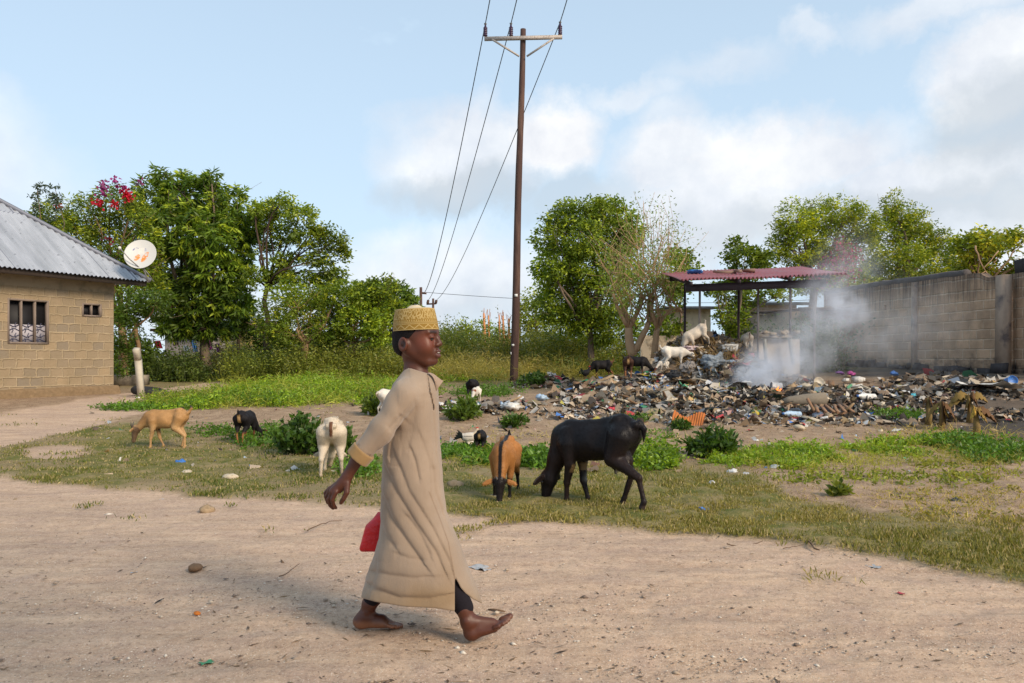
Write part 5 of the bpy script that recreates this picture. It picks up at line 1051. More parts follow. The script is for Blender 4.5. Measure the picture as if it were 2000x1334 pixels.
def p_crm(P, c, n):
    c = mixm(c, (.14, .06, .03), ss(.020, .012, np.abs(P[:, 1])+n*.3)*(P[:, 0] < -.28)*band(P[:, 2], .42, .585)); c = mixm(c, (.30, .18, .09), ss(.15, .05, P[:, 2])*.7*ss(0, .02, n+.01)); return mixm(c, (.55, .30, .12), ss(.012, .02, n)*.3)
goat('cream goat standing with its back turned, nearest at the left', 650, 929, 121, 100, solid(CRM, patch=p_crm), legs=[(.02, .02), (-.02, -.01), (-.03, .03), (.05, -.03)], vox=.0085, fat=.82, tail='down', hd=((.42, .05, .18), (.46, .06, .05)), horns=.04, fur=14000)
goat('white goat half hidden behind the back of the boy', 765, 815, 58, 35, solid(WHT, patch=lambda P, c, n: mixm(c, (.4, .3, .2), ss(.02, .012, np.abs(P[:, 1]))*(P[:, 0] < -.29)*band(P[:, 2], .42, .58))), vox=.013, tail='down', horns=0)
goat('black goat standing behind the white kid on the litter mound', 924, 783, 45, 78, solid(BLK_), pose='mid', vox=.013, horns=.04, legs=[(0, 0), (.03, 0), (0, 0), (.03, 0)])
def p_kid(P, c, n): return mixm(c, (.25, .07, .03), ss(.055, .04, np.hypot(P[:, 0]-.30, P[:, 2]-.47)+n))
goat('white kid with a brown neck patch facing the camera on the litter mound', 930, 787, 33, -105, solid(WHT, patch=p_kid, face=(.6, .55, .5)), vox=.010, horns=0, ears='drop')
goat('tiny black and tan kid seen from behind beside the rooster', 939, 887, 50, 85, solid(BLK_, legs=(.30, .12, .05), patch=p_blktan), vox=.007, tail='up', horns=0, legs=[(0, 0)]*4)
def p_brn(P, c, n):
    c = mixm(c, (.012, .009, .009), ss(.024, .015, np.abs(P[:, 1])+n*.35)*(P[:, 2] > .50)*(P[:, 0] < .35)); c = mixm(c, (.012, .009, .009), ss(.022, .014, np.abs(P[:, 1])+n*.3)*(P[:, 0] > .22)*ss(-.02, .02, P[:, 0]-.26+(P[:, 2]-.40)*.7))
    return mixm(c, (.012, .009, .009), ss(.26, .20, P[:, 2]+n)*(P[:, 0] < .26))
goat('ginger goat with black back stripe and black face grazing towards the camera', 986, 972, 122, -97, solid(BRN, patch=p_brn, face=(.014, .010, .010)), vox=.0075, horns=.04, ears='out', legs=[(.02, .0), (-.03, -.01), (-.04, .03), (.05, -.03)], hd=((.36, 0, .22), (.40, 0, .045)), tail='up', mat=COATB, fur=14000)
def p_blk(P, c, n):
    c = mixm(c, (.32, .20, .09), band(P[:, 0], .02, .16)*ss(.30, .28, P[:, 2]+n)*(P[:, 2] > .235)*(np.abs(P[:, 1]) < .1)); c = mixm(c, (.045, .022, .016), ss(.02, -.02, n)*ss(.42, .3, P[:, 2])*.6)
    c = mixm(c, (.5, .48, .44), ss(.012, .008, np.abs(P[:, 1])+.002*np.sin(P[:, 2]*90))*0); c = mixm(c, (.50, .46, .40), (P[:, 0] < -.15)*(P[:, 1] > .03)*(P[:, 1] < .085)*band(P[:, 2], .16, .30, .02)*ss(.0, .02, .02*sn(P, 40, 2)+.006)); return mixm(c, (.5, .46, .40), (P[:, 0] > .1)*(P[:, 1] < 0)*(P[:, 1] > -.075)*band(P[:, 2], .16, .25, .015)*ss(.0, .02, .02*sn(P, 40, 6)+.006))
goat('large black goat with udder grazing on the verge right of the boy', 1174, 989, 184, 145, solid(BLK_, patch=p_blk), vox=.007, udder=True, fat=1.0, horns=0, ears='out', tilt=5, tail='down', legs=[(.05, .0), (-.05, .03), (-.10, .03), (.12, -.0)], hd=((.36, .05, .20), (.40, .06, .045)), mat=COATB, fur=12000)
def p_bb(P, c, n): return mixm(c, (.24, .10, .045), (P[:, 0] < -.24)*ss(-.01, .01, n+.005))
goat('black goat with brown hindquarters foraging side-on at the left of the heap', 1176, 741, 40, 188, solid(BLK_, legs=(.12, .06, .03), patch=p_bb), vox=.013, legs=[(.05, 0), (-.05, 0), (-.05, 0), (.07, 0)])
goat('dark brown goat with tan rump seen from behind on the heap', 1226, 740, 46, 84, solid((.05, .022, .014), legs=(.22, .10, .05), patch=p_blktan), vox=.013, horns=0)
goat('black goat with lowered head beside the brown one on the heap', 1242, 737, 44, -8, solid(BLK_, legs=(.12, .05, .03)), vox=.013)
goat('white goat at the foot of the pile with its head behind the pink sack', 1316, 722, 48, 4, solid(WHT), pose='mid', vox=.013, horns=0, tail='up', legs=[(.04, 0), (-.03, 0), (-.05, 0), (.05, 0)], hd=((.46, 0, .40), (.54, 0, .30)))
goat('small white goat with brown head on the left slope of the heap', 1296, 727, 24, 205, solid(WHT, face=(.14, .05, .03)), vox=.011, horns=0)
goat('cream goat leaning steeply downhill on top of the pile under the shelter', 1374, 676, 50, 184, solid((.62, .53, .43)), vox=.013, horns=0, tail='up', tilt=27, dz=-.07, legs=[(.05, 0), (0, 0), (.10, 0), (.20, 0)])
goat('cream goat seen from behind on the far top of the pile under the shelter', 1458, 664, 42, 88, solid((.62, .53, .42), patch=p_crm), vox=.013, horns=0)
# ------------------------------------------------------------------ poultry
def fowl(label, px, py, hgt, head, body, tailc, legc, comb, name):
    b = GP(px, py); s = hgt/F*b[1]/.42; root = thing(name, label, 'chicken', b, R(head), 'chickens scratching at the litter'); ops = []; u = lambda p, k=.02: ops.append(('u', p, k*s)); v = lambda *a: tuple(x*s for x in a)
    u(e_(v(0, 0, .22), v(.13, .075, .085))); u(e_(v(.06, 0, .235), v(.08, .065, .075))); u(c_(v(.10, 0, .26), v(.165, 0, .345), .045*s, .024*s)); u(e_(v(.175, 0, .365), v(.03, .022, .026)), .01); u(c_(v(.19, 0, .36), v(.215, 0, .352), .010*s, .003*s), .005)
    for q in range(5): u(c_(v(-.09, 0, .25), v(-.19-.02*q, .012*(q-2), .35-.045*q), .03*s, .012*s), .015)
    for sg in (1, -1): u(c_(v(0, .035*sg, .17), v(-.01, .04*sg, .10), .028*s, .012*s)); u(c_(v(-.01, .04*sg, .10), v(.0+.02*sg, .04*sg, .008), .009*s, .008*s), .005); [u(c_(v(.02*sg, .04*sg, .008), v(.02*sg+.04, .04*sg+dy, .006), .007*s, .005*s), .004) for dy in (-.02, 0, .02)]
    def cf(P):
        q = P/s; c = np.tile(np.asarray(body, float), (len(P), 1)); c = mixm(c, tailc, (q[:, 0] < -.10+.01*sn(q, 60, 2))); c = mixm(c, legc, q[:, 2] < .12); c = mixm(c, (.03, .03, .03), band(q[:, 2], .235, .25, .004)*(np.abs(q[:, 0]) < .08)*.8); return mixm(c, (.55, .38, .2) if body[0] > .3 else body, (q[:, 0] > .1)*(q[:, 2] > .27)*.5)
    V, Fq = nets(ops, .0065); m = MB(); m.add(V, Fq, cf(V)); m.build('body', COAT, root, local=True, smooth=True)
    if comb:
        m = MB()
        for q in range(4): m.tube([np.array(v(.155+q*.012, 0, .385)), np.array(v(.15+q*.014, 0, .412-.004*abs(q-1.5)))], [.009*s, .004*s], 5)
        m.tube([np.array(v(.195, 0, .345)), np.array(v(.195, 0, .315))], [.010*s, .006*s], 6); m.build('comb', M_('red_comb', (.55, .03, .02), .5, .1), root, local=True, smooth=True)
fowl('white rooster with black tail and red comb beside the tiny kid', 914, 877, 44, 3, (.62, .56, .48), (.015, .02, .018), (.55, .45, .35), True, 'rooster')
fowl('black hen with red comb scratching at the left foot of the heap', 1143, 744, 30, 40, (.015, .014, .018), (.012, .02, .015), (.2, .15, .1), True, 'hen')

# ------------------------------------------------------------------ the boy
YB = 3.12; OX = (815-1000)/F*YB
def b3(px, py, dy=0): Y = YB+dy; return np.array([(px-1000)/F*Y-OX, dy, CH-(py-HZ)/F*Y])
boy = thing('person', 'barefoot boy in a long beige robe and gold embroidered cap striding to the right', 'person', (OX, YB, 0))
SK = 1/480.8
ops = []; u = lambda p, k=.012: ops.append(('u', p, k))
HC = b3(812, 652, -.0); yaw = R(-17); ch_, sh_ = math.cos(yaw), math.sin(yaw); RH = np.array([[ch_, -sh_, 0], [sh_, ch_, 0], [0, 0, 1.]])
def h(x, y, z): return HC+RH@np.array([x, y, z])
def he(c, r, rot=None): return e_(h(*c), r, RH if rot is None else RH@rot)
def hc(a, b, ra, rb): return c_(h(*a), h(*b), ra, rb)
u(he((-.005, 0, .005), (.092, .073, .088)), .01)                      # skull
u(he((.028, 0, -.050), (.060, .058, .072)), .03)                       # face
u(he((.047, 0, .012), (.040, .054, .042)), .02)                      # forehead
for sg in (1, -1):
    u(hc((-.008, .048*sg, -.066), (.058, .020*sg, -.112), .024, .020), .025)   # jaw
    u(he((.055, .036*sg, -.056), (.030, .024, .034)), .02)            # cheek
    u(hc((.088, .010*sg, .004), (.074, .044*sg, .004), .008, .007), .012)   # brow
u(he((.077, 0, -.112), (.018, .018, .014)), .015)                       # chin
u(he((.080, 0, -.078), (.020, .026, .026)), .014)                       # muzzle
for sg in (1, -1): ops.append(('s', he((.099, .030*sg, -.018), (.016, .017, .013)), .014))
u(hc((.088, 0, -.008), (.103, 0, -.040), .0085, .0125), .010)           # nose
for sg in (1, -1): u(he((.096, .0125*sg, -.046), (.0105, .0085, .0085)), .006)
for sg in (1, -1): ops.append(('s', he((.101, .008*sg, -.0545), (.005, .0042, .004)), .003))
u(hc((.0985, -.012, -.071), (.0985, .012, -.071), .0072, .0072), .006); u(hc((.098, -.009, -.0885), (.098, .009, -.0885), .0085, .0085), .006)
ops.append(('s', he((.108, 0, -.0785), (.016, .017, .0042)), .003))
for sg in (1, -1): u(he((.0805, .0305*sg, -.0145), (.0135, .0155, .0105)), .004)   # upper lids / eye mass
for sg in (1, -1):                                                       # ears
    tl = np.array(Matrix.Rotation(R(22*sg), 3, 'Z'))
    u(he((-.014, .0725*sg, -.044), (.020, .010, .022)), .008); u(he((-.019, .083*sg, -.044), (.025, .0085, .030), tl), .004); ops.append(('s', he((-.017, .0945*sg, -.042), (.0165, .0095, .021), tl), .003)); u(he((-.006, .085*sg, -.046), (.007, .005, .009)), .003); u(he((-.020, .086*sg, -.040), (.0075, .004, .012), tl), .003)
u(c_(h(-.012, 0, -.080), b3(812, 730, 0), .041, .040), .016); u(c_(h(-.030, 0, -.045), b3(810, 705, 0), .045, .036), .016)
# trunk under the robe
u(c_(b3(812, 735), b3(812, 775), .05, .075), .03); u(e_(b3(812, 800), (.085, .115, .13)), .03); u(e_(b3(808, 900), (.075, .10, .13)), .04); u(e_(b3(812, 965), (.08, .11, .08)), .04)
# near (right) arm swung back
u(c_(b3(790, 765, -.12), b3(752, 835, -.15), .038, .032), .02); u(c_(b3(752, 835, -.15), b3(700, 890, -.16), .032, .026), .012)
HD_ = -.16
u(c_(b3(703, 888, HD_), b3(677, 932, HD_), .0265, .0205), .01)
def hcap(x0, y0, d0, x1, y1, d1, r0, r1, k=.006): u(c_(b3(x0, y0, HD_+d0), b3(x1, y1, HD_+d1), r0, r1), k)
hcap(677, 932, 0, 668, 944, .002, .0205, .021, .01); hcap(671, 942, -.004, 650, 960, -.008, .019, .0145, .01); hcap(668, 943, .012, 646, 956, .016, .0185, .0135, .010); hcap(674, 945, .0, 662, 957, .0, .018, .014, .01)
for (x0, y0, d0, x1, y1, d1, x2, y2, d2, x3, y3, d3, r) in (   # index, middle, ring, little
        (656, 961, -.020, 649, 976, -.018, 651, 986, -.004, 656, 992, .006, .0088),
        (650, 961, -.006, 642, 975, -.002, 645, 987, .012, 651, 993, .022, .0088),
        (646, 958, .010, 637, 970, .016, 640, 981, .028, 647, 986, .038, .0082),
        (643, 954, .024, 635, 963, .030, 637, 972, .040, 643, 977, .048, .0072)):
    hcap(x0, y0, d0, x1, y1, d1, r*1.1, r); hcap(x1, y1, d1, x2, y2, d2, r, r*.88, .002); hcap(x2, y2, d2, x3, y3, d3, r*.88, r*.74, .002)
hcap(678, 944, -.012, 677, 962, -.022, .0125, .0108, .008); hcap(677, 962, -.022, 671, 974, -.022, .0105, .0092, .003); hcap(671, 974, -.022, 666, 982, -.018, .0092, .0078, .002)
# far (left) arm: mostly behind the body, hand on the red bag
u(c_(b3(800, 768, .13), b3(785, 855, .17), .038, .032), .02); u(c_(b3(785, 855, .17), b3(768, 945, .16), .032, .023), .01)
u(c_(b3(768, 945, .16), b3(763, 968, .155), .021, .019), .008)
for q in range(4): u(c_(b3(763, 968, .13+.016*q), b3(757, 990, .125+.016*q), .0095, .0085), .004); u(c_(b3(757, 990, .125+.016*q), b3(764, 1003, .125+.014*q), .0085, .007), .002)
u(c_(b3(768, 962, .13), b3(770, 985, .12), .011, .0085), .004)
# legs
u(c_(b3(815, 975, -.05), b3(856, 1088, -.040), .050, .034), .02); u(c_(b3(856, 1088, -.040), b3(906, 1190, -.092), .034, .030), .015)
u(c_(b3(810, 975, .06), b3(800, 1085, .06), .065, .047), .02); u(c_(b3(800, 1085, .06), b3(722, 1180, .055), .046, .030), .015)
ND = -.10   # near foot depth
def nf(x0, y0, d0, x1, y1, d1, r0, r1, k=.012): u(c_(b3(x0, y0, ND+d0), b3(x1, y1, ND+d1), r0, r1), k)
nf(907, 1190, 0, 915, 1216, 0, .030, .029); nf(915, 1216, 0, 920, 1236, 0, .030, .0245); u(e_(b3(921, 1236, ND), (.031, .029, .029)), .012)
nf(920, 1214, 0, 962, 1215, .008, .026, .0165, .02); nf(924, 1237, -.006, 966, 1228, -.016, .0225, .0135, .015); nf(924, 1232, .012, 974, 1219, .026, .022, .0155, .015); nf(938, 1226, 0, 972, 1222, .006, .022, .0150, .015)
u(e_(b3(911, 1214, ND-.027), (.011, .008, .012)), .008)
for (x0, y0, d0, x1, y1, d1, r) in ((966, 1226, -.027, 974, 1223, -.031, .0084), (971, 1223, -.015, 982.5, 1218.5, -.017, .0086), (976, 1219.5, -.002, 988.5, 1214.5, -.003, .0088), (979, 1215.5, .011, 993, 1210, .011, .0092), (980, 1210, .027, 996, 1203.5, .027, .0125)): nf(x0, y0, d0, x1, y1, d1, r*.95, r, .0025)
FD = .06
def ff(x0, y0, d0, x1, y1, d1, r0, r1, k=.012): u(c_(b3(x0, y0+(5.5 if y0 > 1196 else 0), FD+d0), b3(x1, y1+(5.5 if y1 > 1196 else 0), FD+d1), r0, r1), k)
ff(722, 1176, 0, 716, 1198, 0, .029, .028); ff(716, 1198, 0, 706, 1208, 0, .030, .026); u(e_(b3(703, 1213.5, FD), (.029, .028, .028)), .012)
ff(712, 1200, 0, 745, 1206, 0, .028, .020, .02); ff(745, 1206, 0, 762, 1213, .004, .021, .015, .02); ff(706, 1212, -.008, 755, 1214, -.014, .020, .0135, .015); ff(740, 1210, .012, 764, 1214, .018, .018, .014, .015)
u(e_(b3(716, 1196, FD-.026), (.010, .008, .011)), .008)
for (x0, y0, d0, x1, y1, d1, r) in ((757, 1216, -.026, 766, 1219, -.030, .0085), (762, 1216, -.014, 773, 1219, -.016, .0088), (765, 1216, -.002, 777, 1219, -.003, .0090), (767, 1215, .010, 780, 1218.5, .010, .0095), (768, 1214, .026, 782, 1217, .026, .0125)): ff(x0, y0, d0, x1, y1, d1, r*1.05, r, .004)
skin, nt, bs = newmat('skin'); a = nd(nt, 'ShaderNodeAttribute', attribute_name='Col'); ob = objc(nt)
lk(nt, mixc(nt, noise(nt, 40, 5, ob), mixc(nt, 1.0, a.outputs['Color'], (.82, .8, .78), 'MULTIPLY'), a.outputs['Color']), bs.inputs['Base Color']); bs.inputs['Roughness'].default_value = .48; bs.inputs['Specular IOR Level'].default_value = .45
bs.inputs['Subsurface Weight'].default_value = .08; bs.inputs['Subsurface Radius'].default_value = (.02, .008, .005); bump(nt, bs, noise(nt, 220, 3, ob), .12, .002)
SKC = np.array((.098, .028, .013))
def skincol(P):
    c = np.tile(SKC, (len(P), 1)); q = (P-HC)@RH
    c = mixm(c, (.20, .048, .020), ss(.055, .02, np.linalg.norm(q-np.array([.06, -.04, -.035]), axis=1))*.7)  # highlight on the near cheek painted in as lighter, redder skin
    lip = ss(.016, .010, np.abs(q[:, 2]+.080))*ss(.092, .097, q[:, 0])*ss(.020, .014, np.abs(q[:, 1])); c = mixm(c, (.13, .045, .038), lip*.8)
    for sg in (1, -1): c = mixm(c, (.020, .010, .008), ss(.0075, .0035, np.abs(q[:, 2]-.0065-.10*np.abs(np.abs(q[:, 1])-.03)*-1))*band(q[:, 1]*sg, .012, .047, .004)*(q[:, 0] > .06)*.85)      # eyebrows
    for sg in (1, -1): c = mixm(c, (.008, .005, .005), ss(.0032, .0018, np.abs(q[:, 2]+.0215-.12*np.abs(q[:, 1]*sg-.030)))*band(q[:, 1]*sg, .019, .043, .002)*(q[:, 0] > .07))   # lash line
    er = np.linalg.norm((q-np.array([-.014, -.090, -.042]))*np.array([1., .6, .75]), axis=1); c = mixm(c, (.030, .009, .006), ss(.013, .007, er)*.9); c = mixm(c, (.20, .055, .030), ss(.006, .003, np.abs(er-.017))*(q[:, 1] < -.08)*.35)  # shade in the near ear hollow painted in, rim painted lighter
    sole = np.array([.36, .17, .095]); py = 700+(CH-P[:, 2])*480.8; px = 815+P[:, 0]*480.8
    near = (P[:, 1] < -.03)&(py > 1190)&(px > 880); ln = 1244-(px-915)*.27
    c = mixm(c, sole, near*ss(-7, 7, py-ln+4*sn(P, 60, 3))*.9); c = mixm(c, (.24, .12, .08), near*ss(980, 992, px)*.5)
    far = (P[:, 1] > -.03)&(py > 1190)&(px < 800); c = mixm(c, (.24, .10, .05), far*ss(1214, 1225, py)*.8)
    c = mixm(c, (.30, .16, .11), (px > 660)*(px < 670)*(py > 976)*(py < 986)*(P[:, 1] < -.165)*.8)
    return c
sdfobj('body', ops, .0034, skin, boy, skincol)
# hair: a thin shell around the skull, cut by the hairline
hop = [('u', he((-.006, 0, .006), (.0945, .0755, .0905)), .001), ('u', he((-.036, 0, -.045), (.061, .062, .052)), .02)]
def hairline(P):
    q = (P-HC.astype(np.float32))@RH.astype(np.float32); x, z = q[..., 0], q[..., 2]
    line = np.interp(z, [-.12, -.095, -.07, -.05, -.02, .0, .03, .1], [-.088, -.058, -.040, -.034, .004, .022, .050, .06])+.002*sn(q, 120, 4)
    return np.maximum(x-line, -.098-z)
hop.append(('s', ('f', lambda P: -hairline(P), ((-2, -2, -2), (2, 2, 2))), .002))
sdfobj('hair', hop, .0034, M_('hair', (.012, .009, .009), .8, .4, 150, .9, .004, spec=.2), boy)
# eyes, teeth
for sg in (1, -1):
    m = MB(); M4 = np.eye(4); M4[:3, :3] = RH; M4[:3, 3] = h(.0808, .0305*sg, -.0225); m.lathe([(0, -.008), (.007, -.005), (.0095, 0), (.007, .005), (0, .008)], 12, M4, (.35, .28, .24)); m.build('eye', M_('eye_%s' % ('near' if sg < 0 else 'far'), (.03, .022, .02), .2, .1, spec=.8, vcol=False), boy, smooth=True, local=True)
m = MB(); m.box(h(.0985, 0, -.0765), (.006, .018, .0045), RH, jit=0); m.build('teeth', M_('teeth', (.62, .57, .50), .3, .05), boy, local=True)
# cap
cp0 = b3(810.6, 645.6)+RH@np.array([.003, 0, 0]); tilt = np.array(Matrix.Rotation(R(2.6), 3, 'Y').inverted())@RH
capm, nt, bs = newmat('embroidered_cap'); at = nd(nt, 'ShaderNodeAttribute', attribute_name='st'); sx = nd(nt, 'ShaderNodeSeparateXYZ'); lk(nt, at.outputs['Vector'], sx.inputs[0]); U, Vv = sx.outputs[0], sx.outputs[1]
gold = mixc(nt, noise(nt, 40, 4, scl(nt, at.outputs['Vector'], (8, .6, 1))), (.19, .10, .008), (.36, .205, .022))
def stripe(v0, w_): return mth(nt, 'LESS_THAN', mth(nt, 'ABSOLUTE', mth(nt, 'SUBTRACT', Vv, v0)), w_)
zig = mth(nt, 'PINGPONG', mth(nt, 'MULTIPLY', U, 15.0), .5)           # 0..0.5
vz = mth(nt, 'LESS_THAN', mth(nt, 'ABSOLUTE', mth(nt, 'SUBTRACT', mth(nt, 'MULTIPLY', mth(nt, 'SUBTRACT', Vv, .05), 2.8), zig)), .075)
lowz = mth(nt, 'MULTIPLY', vz, mth(nt, 'LESS_THAN', Vv, .24))
wv_ = nt.nodes.new('ShaderNodeTexVoronoi'); wv_.feature = 'DISTANCE_TO_EDGE'; wv_.inputs['Scale'].default_value = 1; lk(nt, scl(nt, at.outputs['Vector'], (40, 4, 1)), wv_.inputs['Vector']); ve = mth(nt, 'MULTIPLY', mth(nt, 'LESS_THAN', wv_.outputs['Distance'], .085), mth(nt, 'GREATER_THAN', Vv, .50))
wl = mth(nt, 'SINE', mth(nt, 'ADD', mth(nt, 'MULTIPLY', U, 300.0), mth(nt, 'MULTIPLY', mth(nt, 'SINE', mth(nt, 'MULTIPLY', Vv, 22.0)), 1.6)))
wl = mth(nt, 'MULTIPLY', mth(nt, 'GREATER_THAN', wl, .72), mth(nt, 'GREATER_THAN', Vv, .48))
dots = mth(nt, 'MULTIPLY', mth(nt, 'LESS_THAN', mth(nt, 'PINGPONG', mth(nt, 'MULTIPLY', U, 60.0), .5), .22), stripe(.42, .035))
pat = None
for x in (stripe(.015, .02), stripe(.27, .012), stripe(.31, .008), stripe(.355, .012), stripe(.975, .025), lowz, ve, wl, dots): pat = x if pat is None else mth(nt, 'MAXIMUM', pat, x)
lk(nt, mixc(nt, mth(nt, 'MULTIPLY', pat, .58), gold, (.62, .45, .19)), bs.inputs['Base Color']); bs.inputs['Roughness'].default_value = .75; bump(nt, bs, mth(nt, 'ADD', pat, mth(nt, 'MULTIPLY', noise(nt, 400, 2, at.outputs['Vector']), .4)), .6, .003)
M4 = np.eye(4); M4[:3, :3] = tilt; M4[:3, 3] = cp0
t = np.linspace(0, 1, 30); m = MB(); m.lathe(np.stack([.0975-.0150*t+.0015*np.sin(t*math.pi), t*.0865], -1), 90, M4, sx=.985, sy=.85); cap = m.build('cap', capm, boy, smooth=True, local=True)
m = MB(); r_ = np.linspace(1, 0, 16); m.lathe(np.stack([.0828*r_, .0862+.003*np.sin(r_*9)+.0155*np.exp(-((r_-.15)/.33)**2)-.002*(r_ > .9)], -1), 60, M4, sx=.985, sy=.85, bump=lambda V: np.stack([0*V[:, 0], 0*V[:, 0], .0035*sn(V, 45, 3)], -1)); m.build('cap_top', M_('pale_cap_cloth', (.62, .50, .33), .85, .12, 60, .4, .002), cap, smooth=True, local=True)
# robe
zt = lambda py: CH-(np.asarray(py, float)-HZ)/480.8
xt = lambda px: (np.asarray(px, float)-815)/480.8
pyk = [700, 716, 726, 738, 750, 765, 780, 820, 840, 870, 900, 950, 1000, 1050, 1080, 1105, 1130, 1160, 1178, 1215]
xb = [796, 792, 786, 777, 768, 764, 762, 757, 754, 750, 747, 745, 743, 740, 732, 722, 713, 706, 704, 700]
xf = [832, 836, 843, 850, 854, 856, 856.5, 857, 857.5, 859, 862, 866, 872, 892, 904, 914, 924, 938, 946, 954]
hy = [.046, .052, .070, .096, .118, .135, .135, .125, .12, .122, .128, .138, .145, .152, .156, .160, .163, .166, .168, .17]
zk = zt(pyk)[::-1]; xb_k = xt(xb)[::-1]; xf_k = xt(xf)[::-1]; hyk = np.array(hy)[::-1]
FOLDS = [([(747, 960), (765, 1010), (800, 1062), (835, 1110)], 7, .014), ([(752, 905), (775, 960), (812, 1020), (850, 1075), (872, 1120)], 8, .013), ([(770, 880), (800, 960), (845, 1030), (880, 1100), (888, 1130)], 5, .009), ([(742, 1010), (752, 1040), (775, 1072)], 6, .009),
         ([(720, 1112), (760, 1122), (810, 1128), (850, 1124)], 6, .008), ([(712, 1132), (735, 1150), (780, 1166), (840, 1168), (884, 1158)], 7, .012), ([(770, 1078), (800, 1090), (830, 1092)], 5, .006), ([(757, 840), (770, 826), (786, 808)], 7, .012), ([(800, 730), (812, 800), (800, 870)], 12, .004), ([(760, 900), (765, 860), (775, 830)], 6, .008),
         ([(800, 868), (812, 900), (822, 948)], 2.6, .008), ([(845, 905), (850, 960), (868, 1010)], 7, .007), ([(790, 1000), (820, 1040), (846, 1096)], 5, .008), ([(840, 760), (848, 830), (852, 880)], 7, .006), ([(738, 1090), (735, 1120), (725, 1150)], 6, .006), ([(905, 1075), (920, 1120), (935, 1160)], 6, .005), ([(822, 850), (838, 900), (842, 960)], 8, .006)]
def pxy(P): Yt = YB+P[..., 1]; return 1000+F*(P[..., 0]+OX)/Yt, HZ+F*(CH-P[..., 2])/Yt
def pdist(px, py, pl):
    d = np.full(px.shape, 1e9, np.float32); sg = np.ones(px.shape, np.float32)
    for (x0, y0), (x1, y1) in zip(pl, pl[1:]):
        dx, dy = x1-x0, y1-y0; t = np.clip(((px-x0)*dx+(py-y0)*dy)/(dx*dx+dy*dy), 0, 1); e = (px-x0-t*dx)**2+(py-y0-t*dy)**2; k = e < d; d = np.where(k, e, d); sg = np.where(k, np.sign(dx*(py-y0)-dy*(px-x0)), sg)
    (xa_, ya_), (xz, yz) = pl[0], pl[-1]; L2 = (xz-xa_)**2+(yz-ya_)**2; tt = ((px-xa_)*(xz-xa_)+(py-ya_)*(yz-ya_))/L2; end = 14*(ss(.12, -.05, tt)+ss(.85, 1.05, tt))
    return (np.sqrt(d)+end)*np.where(sg == 0, 1, sg)
def foldf(P):
    px, py = pxy(P); o = np.zeros(px.shape, np.float32)
    for pl, w_, a in FOLDS: d = pdist(px, py, pl); o += 1.15*a*np.where(d > 0, np.exp(-d/(w_*2.3)), np.exp(d/(w_*.5)))*(1-.25*np.exp(-(d/30.)**2))
    o *= ss(.02, -.07, P[..., 1])*.8+.2; dg = P@np.array([[.75, 0, .66], [0, 1, 0], [-.66, 0, .75]]); o += .0022*sn(P, 22, 8)+.0022*sn(dg*np.array([1, 1, .28]), 62, 9)+.0010*sn(dg*np.array([1, 1, .35]), 130, 12); th = np.arctan2(P[..., 1], P[..., 0]); o += .0012*np.sin(th*9+py*.012)*ss(1000, 1180, py)
    return o
def robe_body(P, off=0.0):
    x, y, z = P[..., 0], P[..., 1], P[..., 2]; b_ = np.interp(z, zk, xb_k); f_ = np.interp(z, zk, xf_k); hh = np.interp(z, zk, hyk)-off
    cx = (b_+f_)/2; hx = (f_-b_)/2-off; n = 2.35; q = ((np.abs(x-cx)/hx)**n+(np.abs(y)/hh)**n)**(1/n); return (q-1)*np.minimum(hx, hh)*.92
def cutz(P):
    px, py = pxy(P)
    near = np.interp(px, [690, 706, 735, 790, 850, 888, 943, 960], [1164, 1168, 1176, 1185, 1188, 1194, 1180, 1182])
    far = np.interp(px, [690, 706, 735, 790, 850, 888, 943, 960], [1158, 1160, 1160, 1158, 1156, 1156, 1158, 1160]); k = ss(-.02, .03, P[..., 1]); hem = near*(1-k)+far*k
    slit = np.maximum(np.maximum((888.5-px)/480.8, (np.interp(px, [880, 889, 900, 910, 925, 943, 960], [1118, 1128, 1149, 1160, 1171, 1180, 1186])-py)/480.8*.7), P[..., 1]); return -np.minimum(-(py-hem)/480.8, slit)
BBR = ((-.30, -.25, .05), (.32, .25, 1.12))
rops = [('u', ('f', robe_body, BBR), .001)]
ru = lambda p, k=.02: rops.append(('u', p, k))
ru(c_(b3(796, 757, -.095), b3(788, 775, -.125), .040, .050), .03); ru(c_(b3(788, 772, -.125), b3(752, 836, -.155), .054, .053), .03); ru(c_(b3(752, 836, -.155), b3(712, 878, -.165), .052, .043), .02)
ru(c_(b3(800, 757, .095), b3(800, 775, .125), .040, .050), .03); ru(c_(b3(800, 775, .125), b3(786, 855, .165), .052, .048), .03); ru(c_(b3(786, 855, .165), b3(770, 935, .160), .046, .040), .02)
rops.append(('d', ('f', foldf, BBR), 0))
def sleeve_f(P): a = b3(752, 836, -.155); q = P-a.astype(np.float32); s = q@nrm(b3(712, 878, -.165)-a).astype(np.float32); return .0026*np.sin(s*52+7*sn(P, 14, 6))*ss(.03, -.02, np.abs(P[..., 1]+.16)-.05)*(P[..., 0] < xt(790))*(P[..., 2] > zt(905))
rops.append(('d', ('f', sleeve_f, BBR), 0))
rops.append(('s', c_(b3(811, 732), b3(812, 700), .0465, .052), .004))       # neck opening
rops.append(('s', ('f', lambda P: ((700+(CH-P[..., 2])*480.8)-np.interp(815+P[..., 0]*480.8, [775, 790, 853, 862], [710, 714, 734, 736]))/480.8*.95+.30*0, BBR), .002))
rops.append(('s', ('f', lambda P: -cutz(P), BBR), .003))                   # hem and slit
rops.append(('s', ('f', lambda P: np.maximum(robe_body(P, .012)+foldf(P), P[..., 2]-zt(1085)), BBR), .004))  # hollow skirt
rops.append(('s', c_(b3(712, 878, -.165), b3(696, 896, -.165), .034, .04), .004))
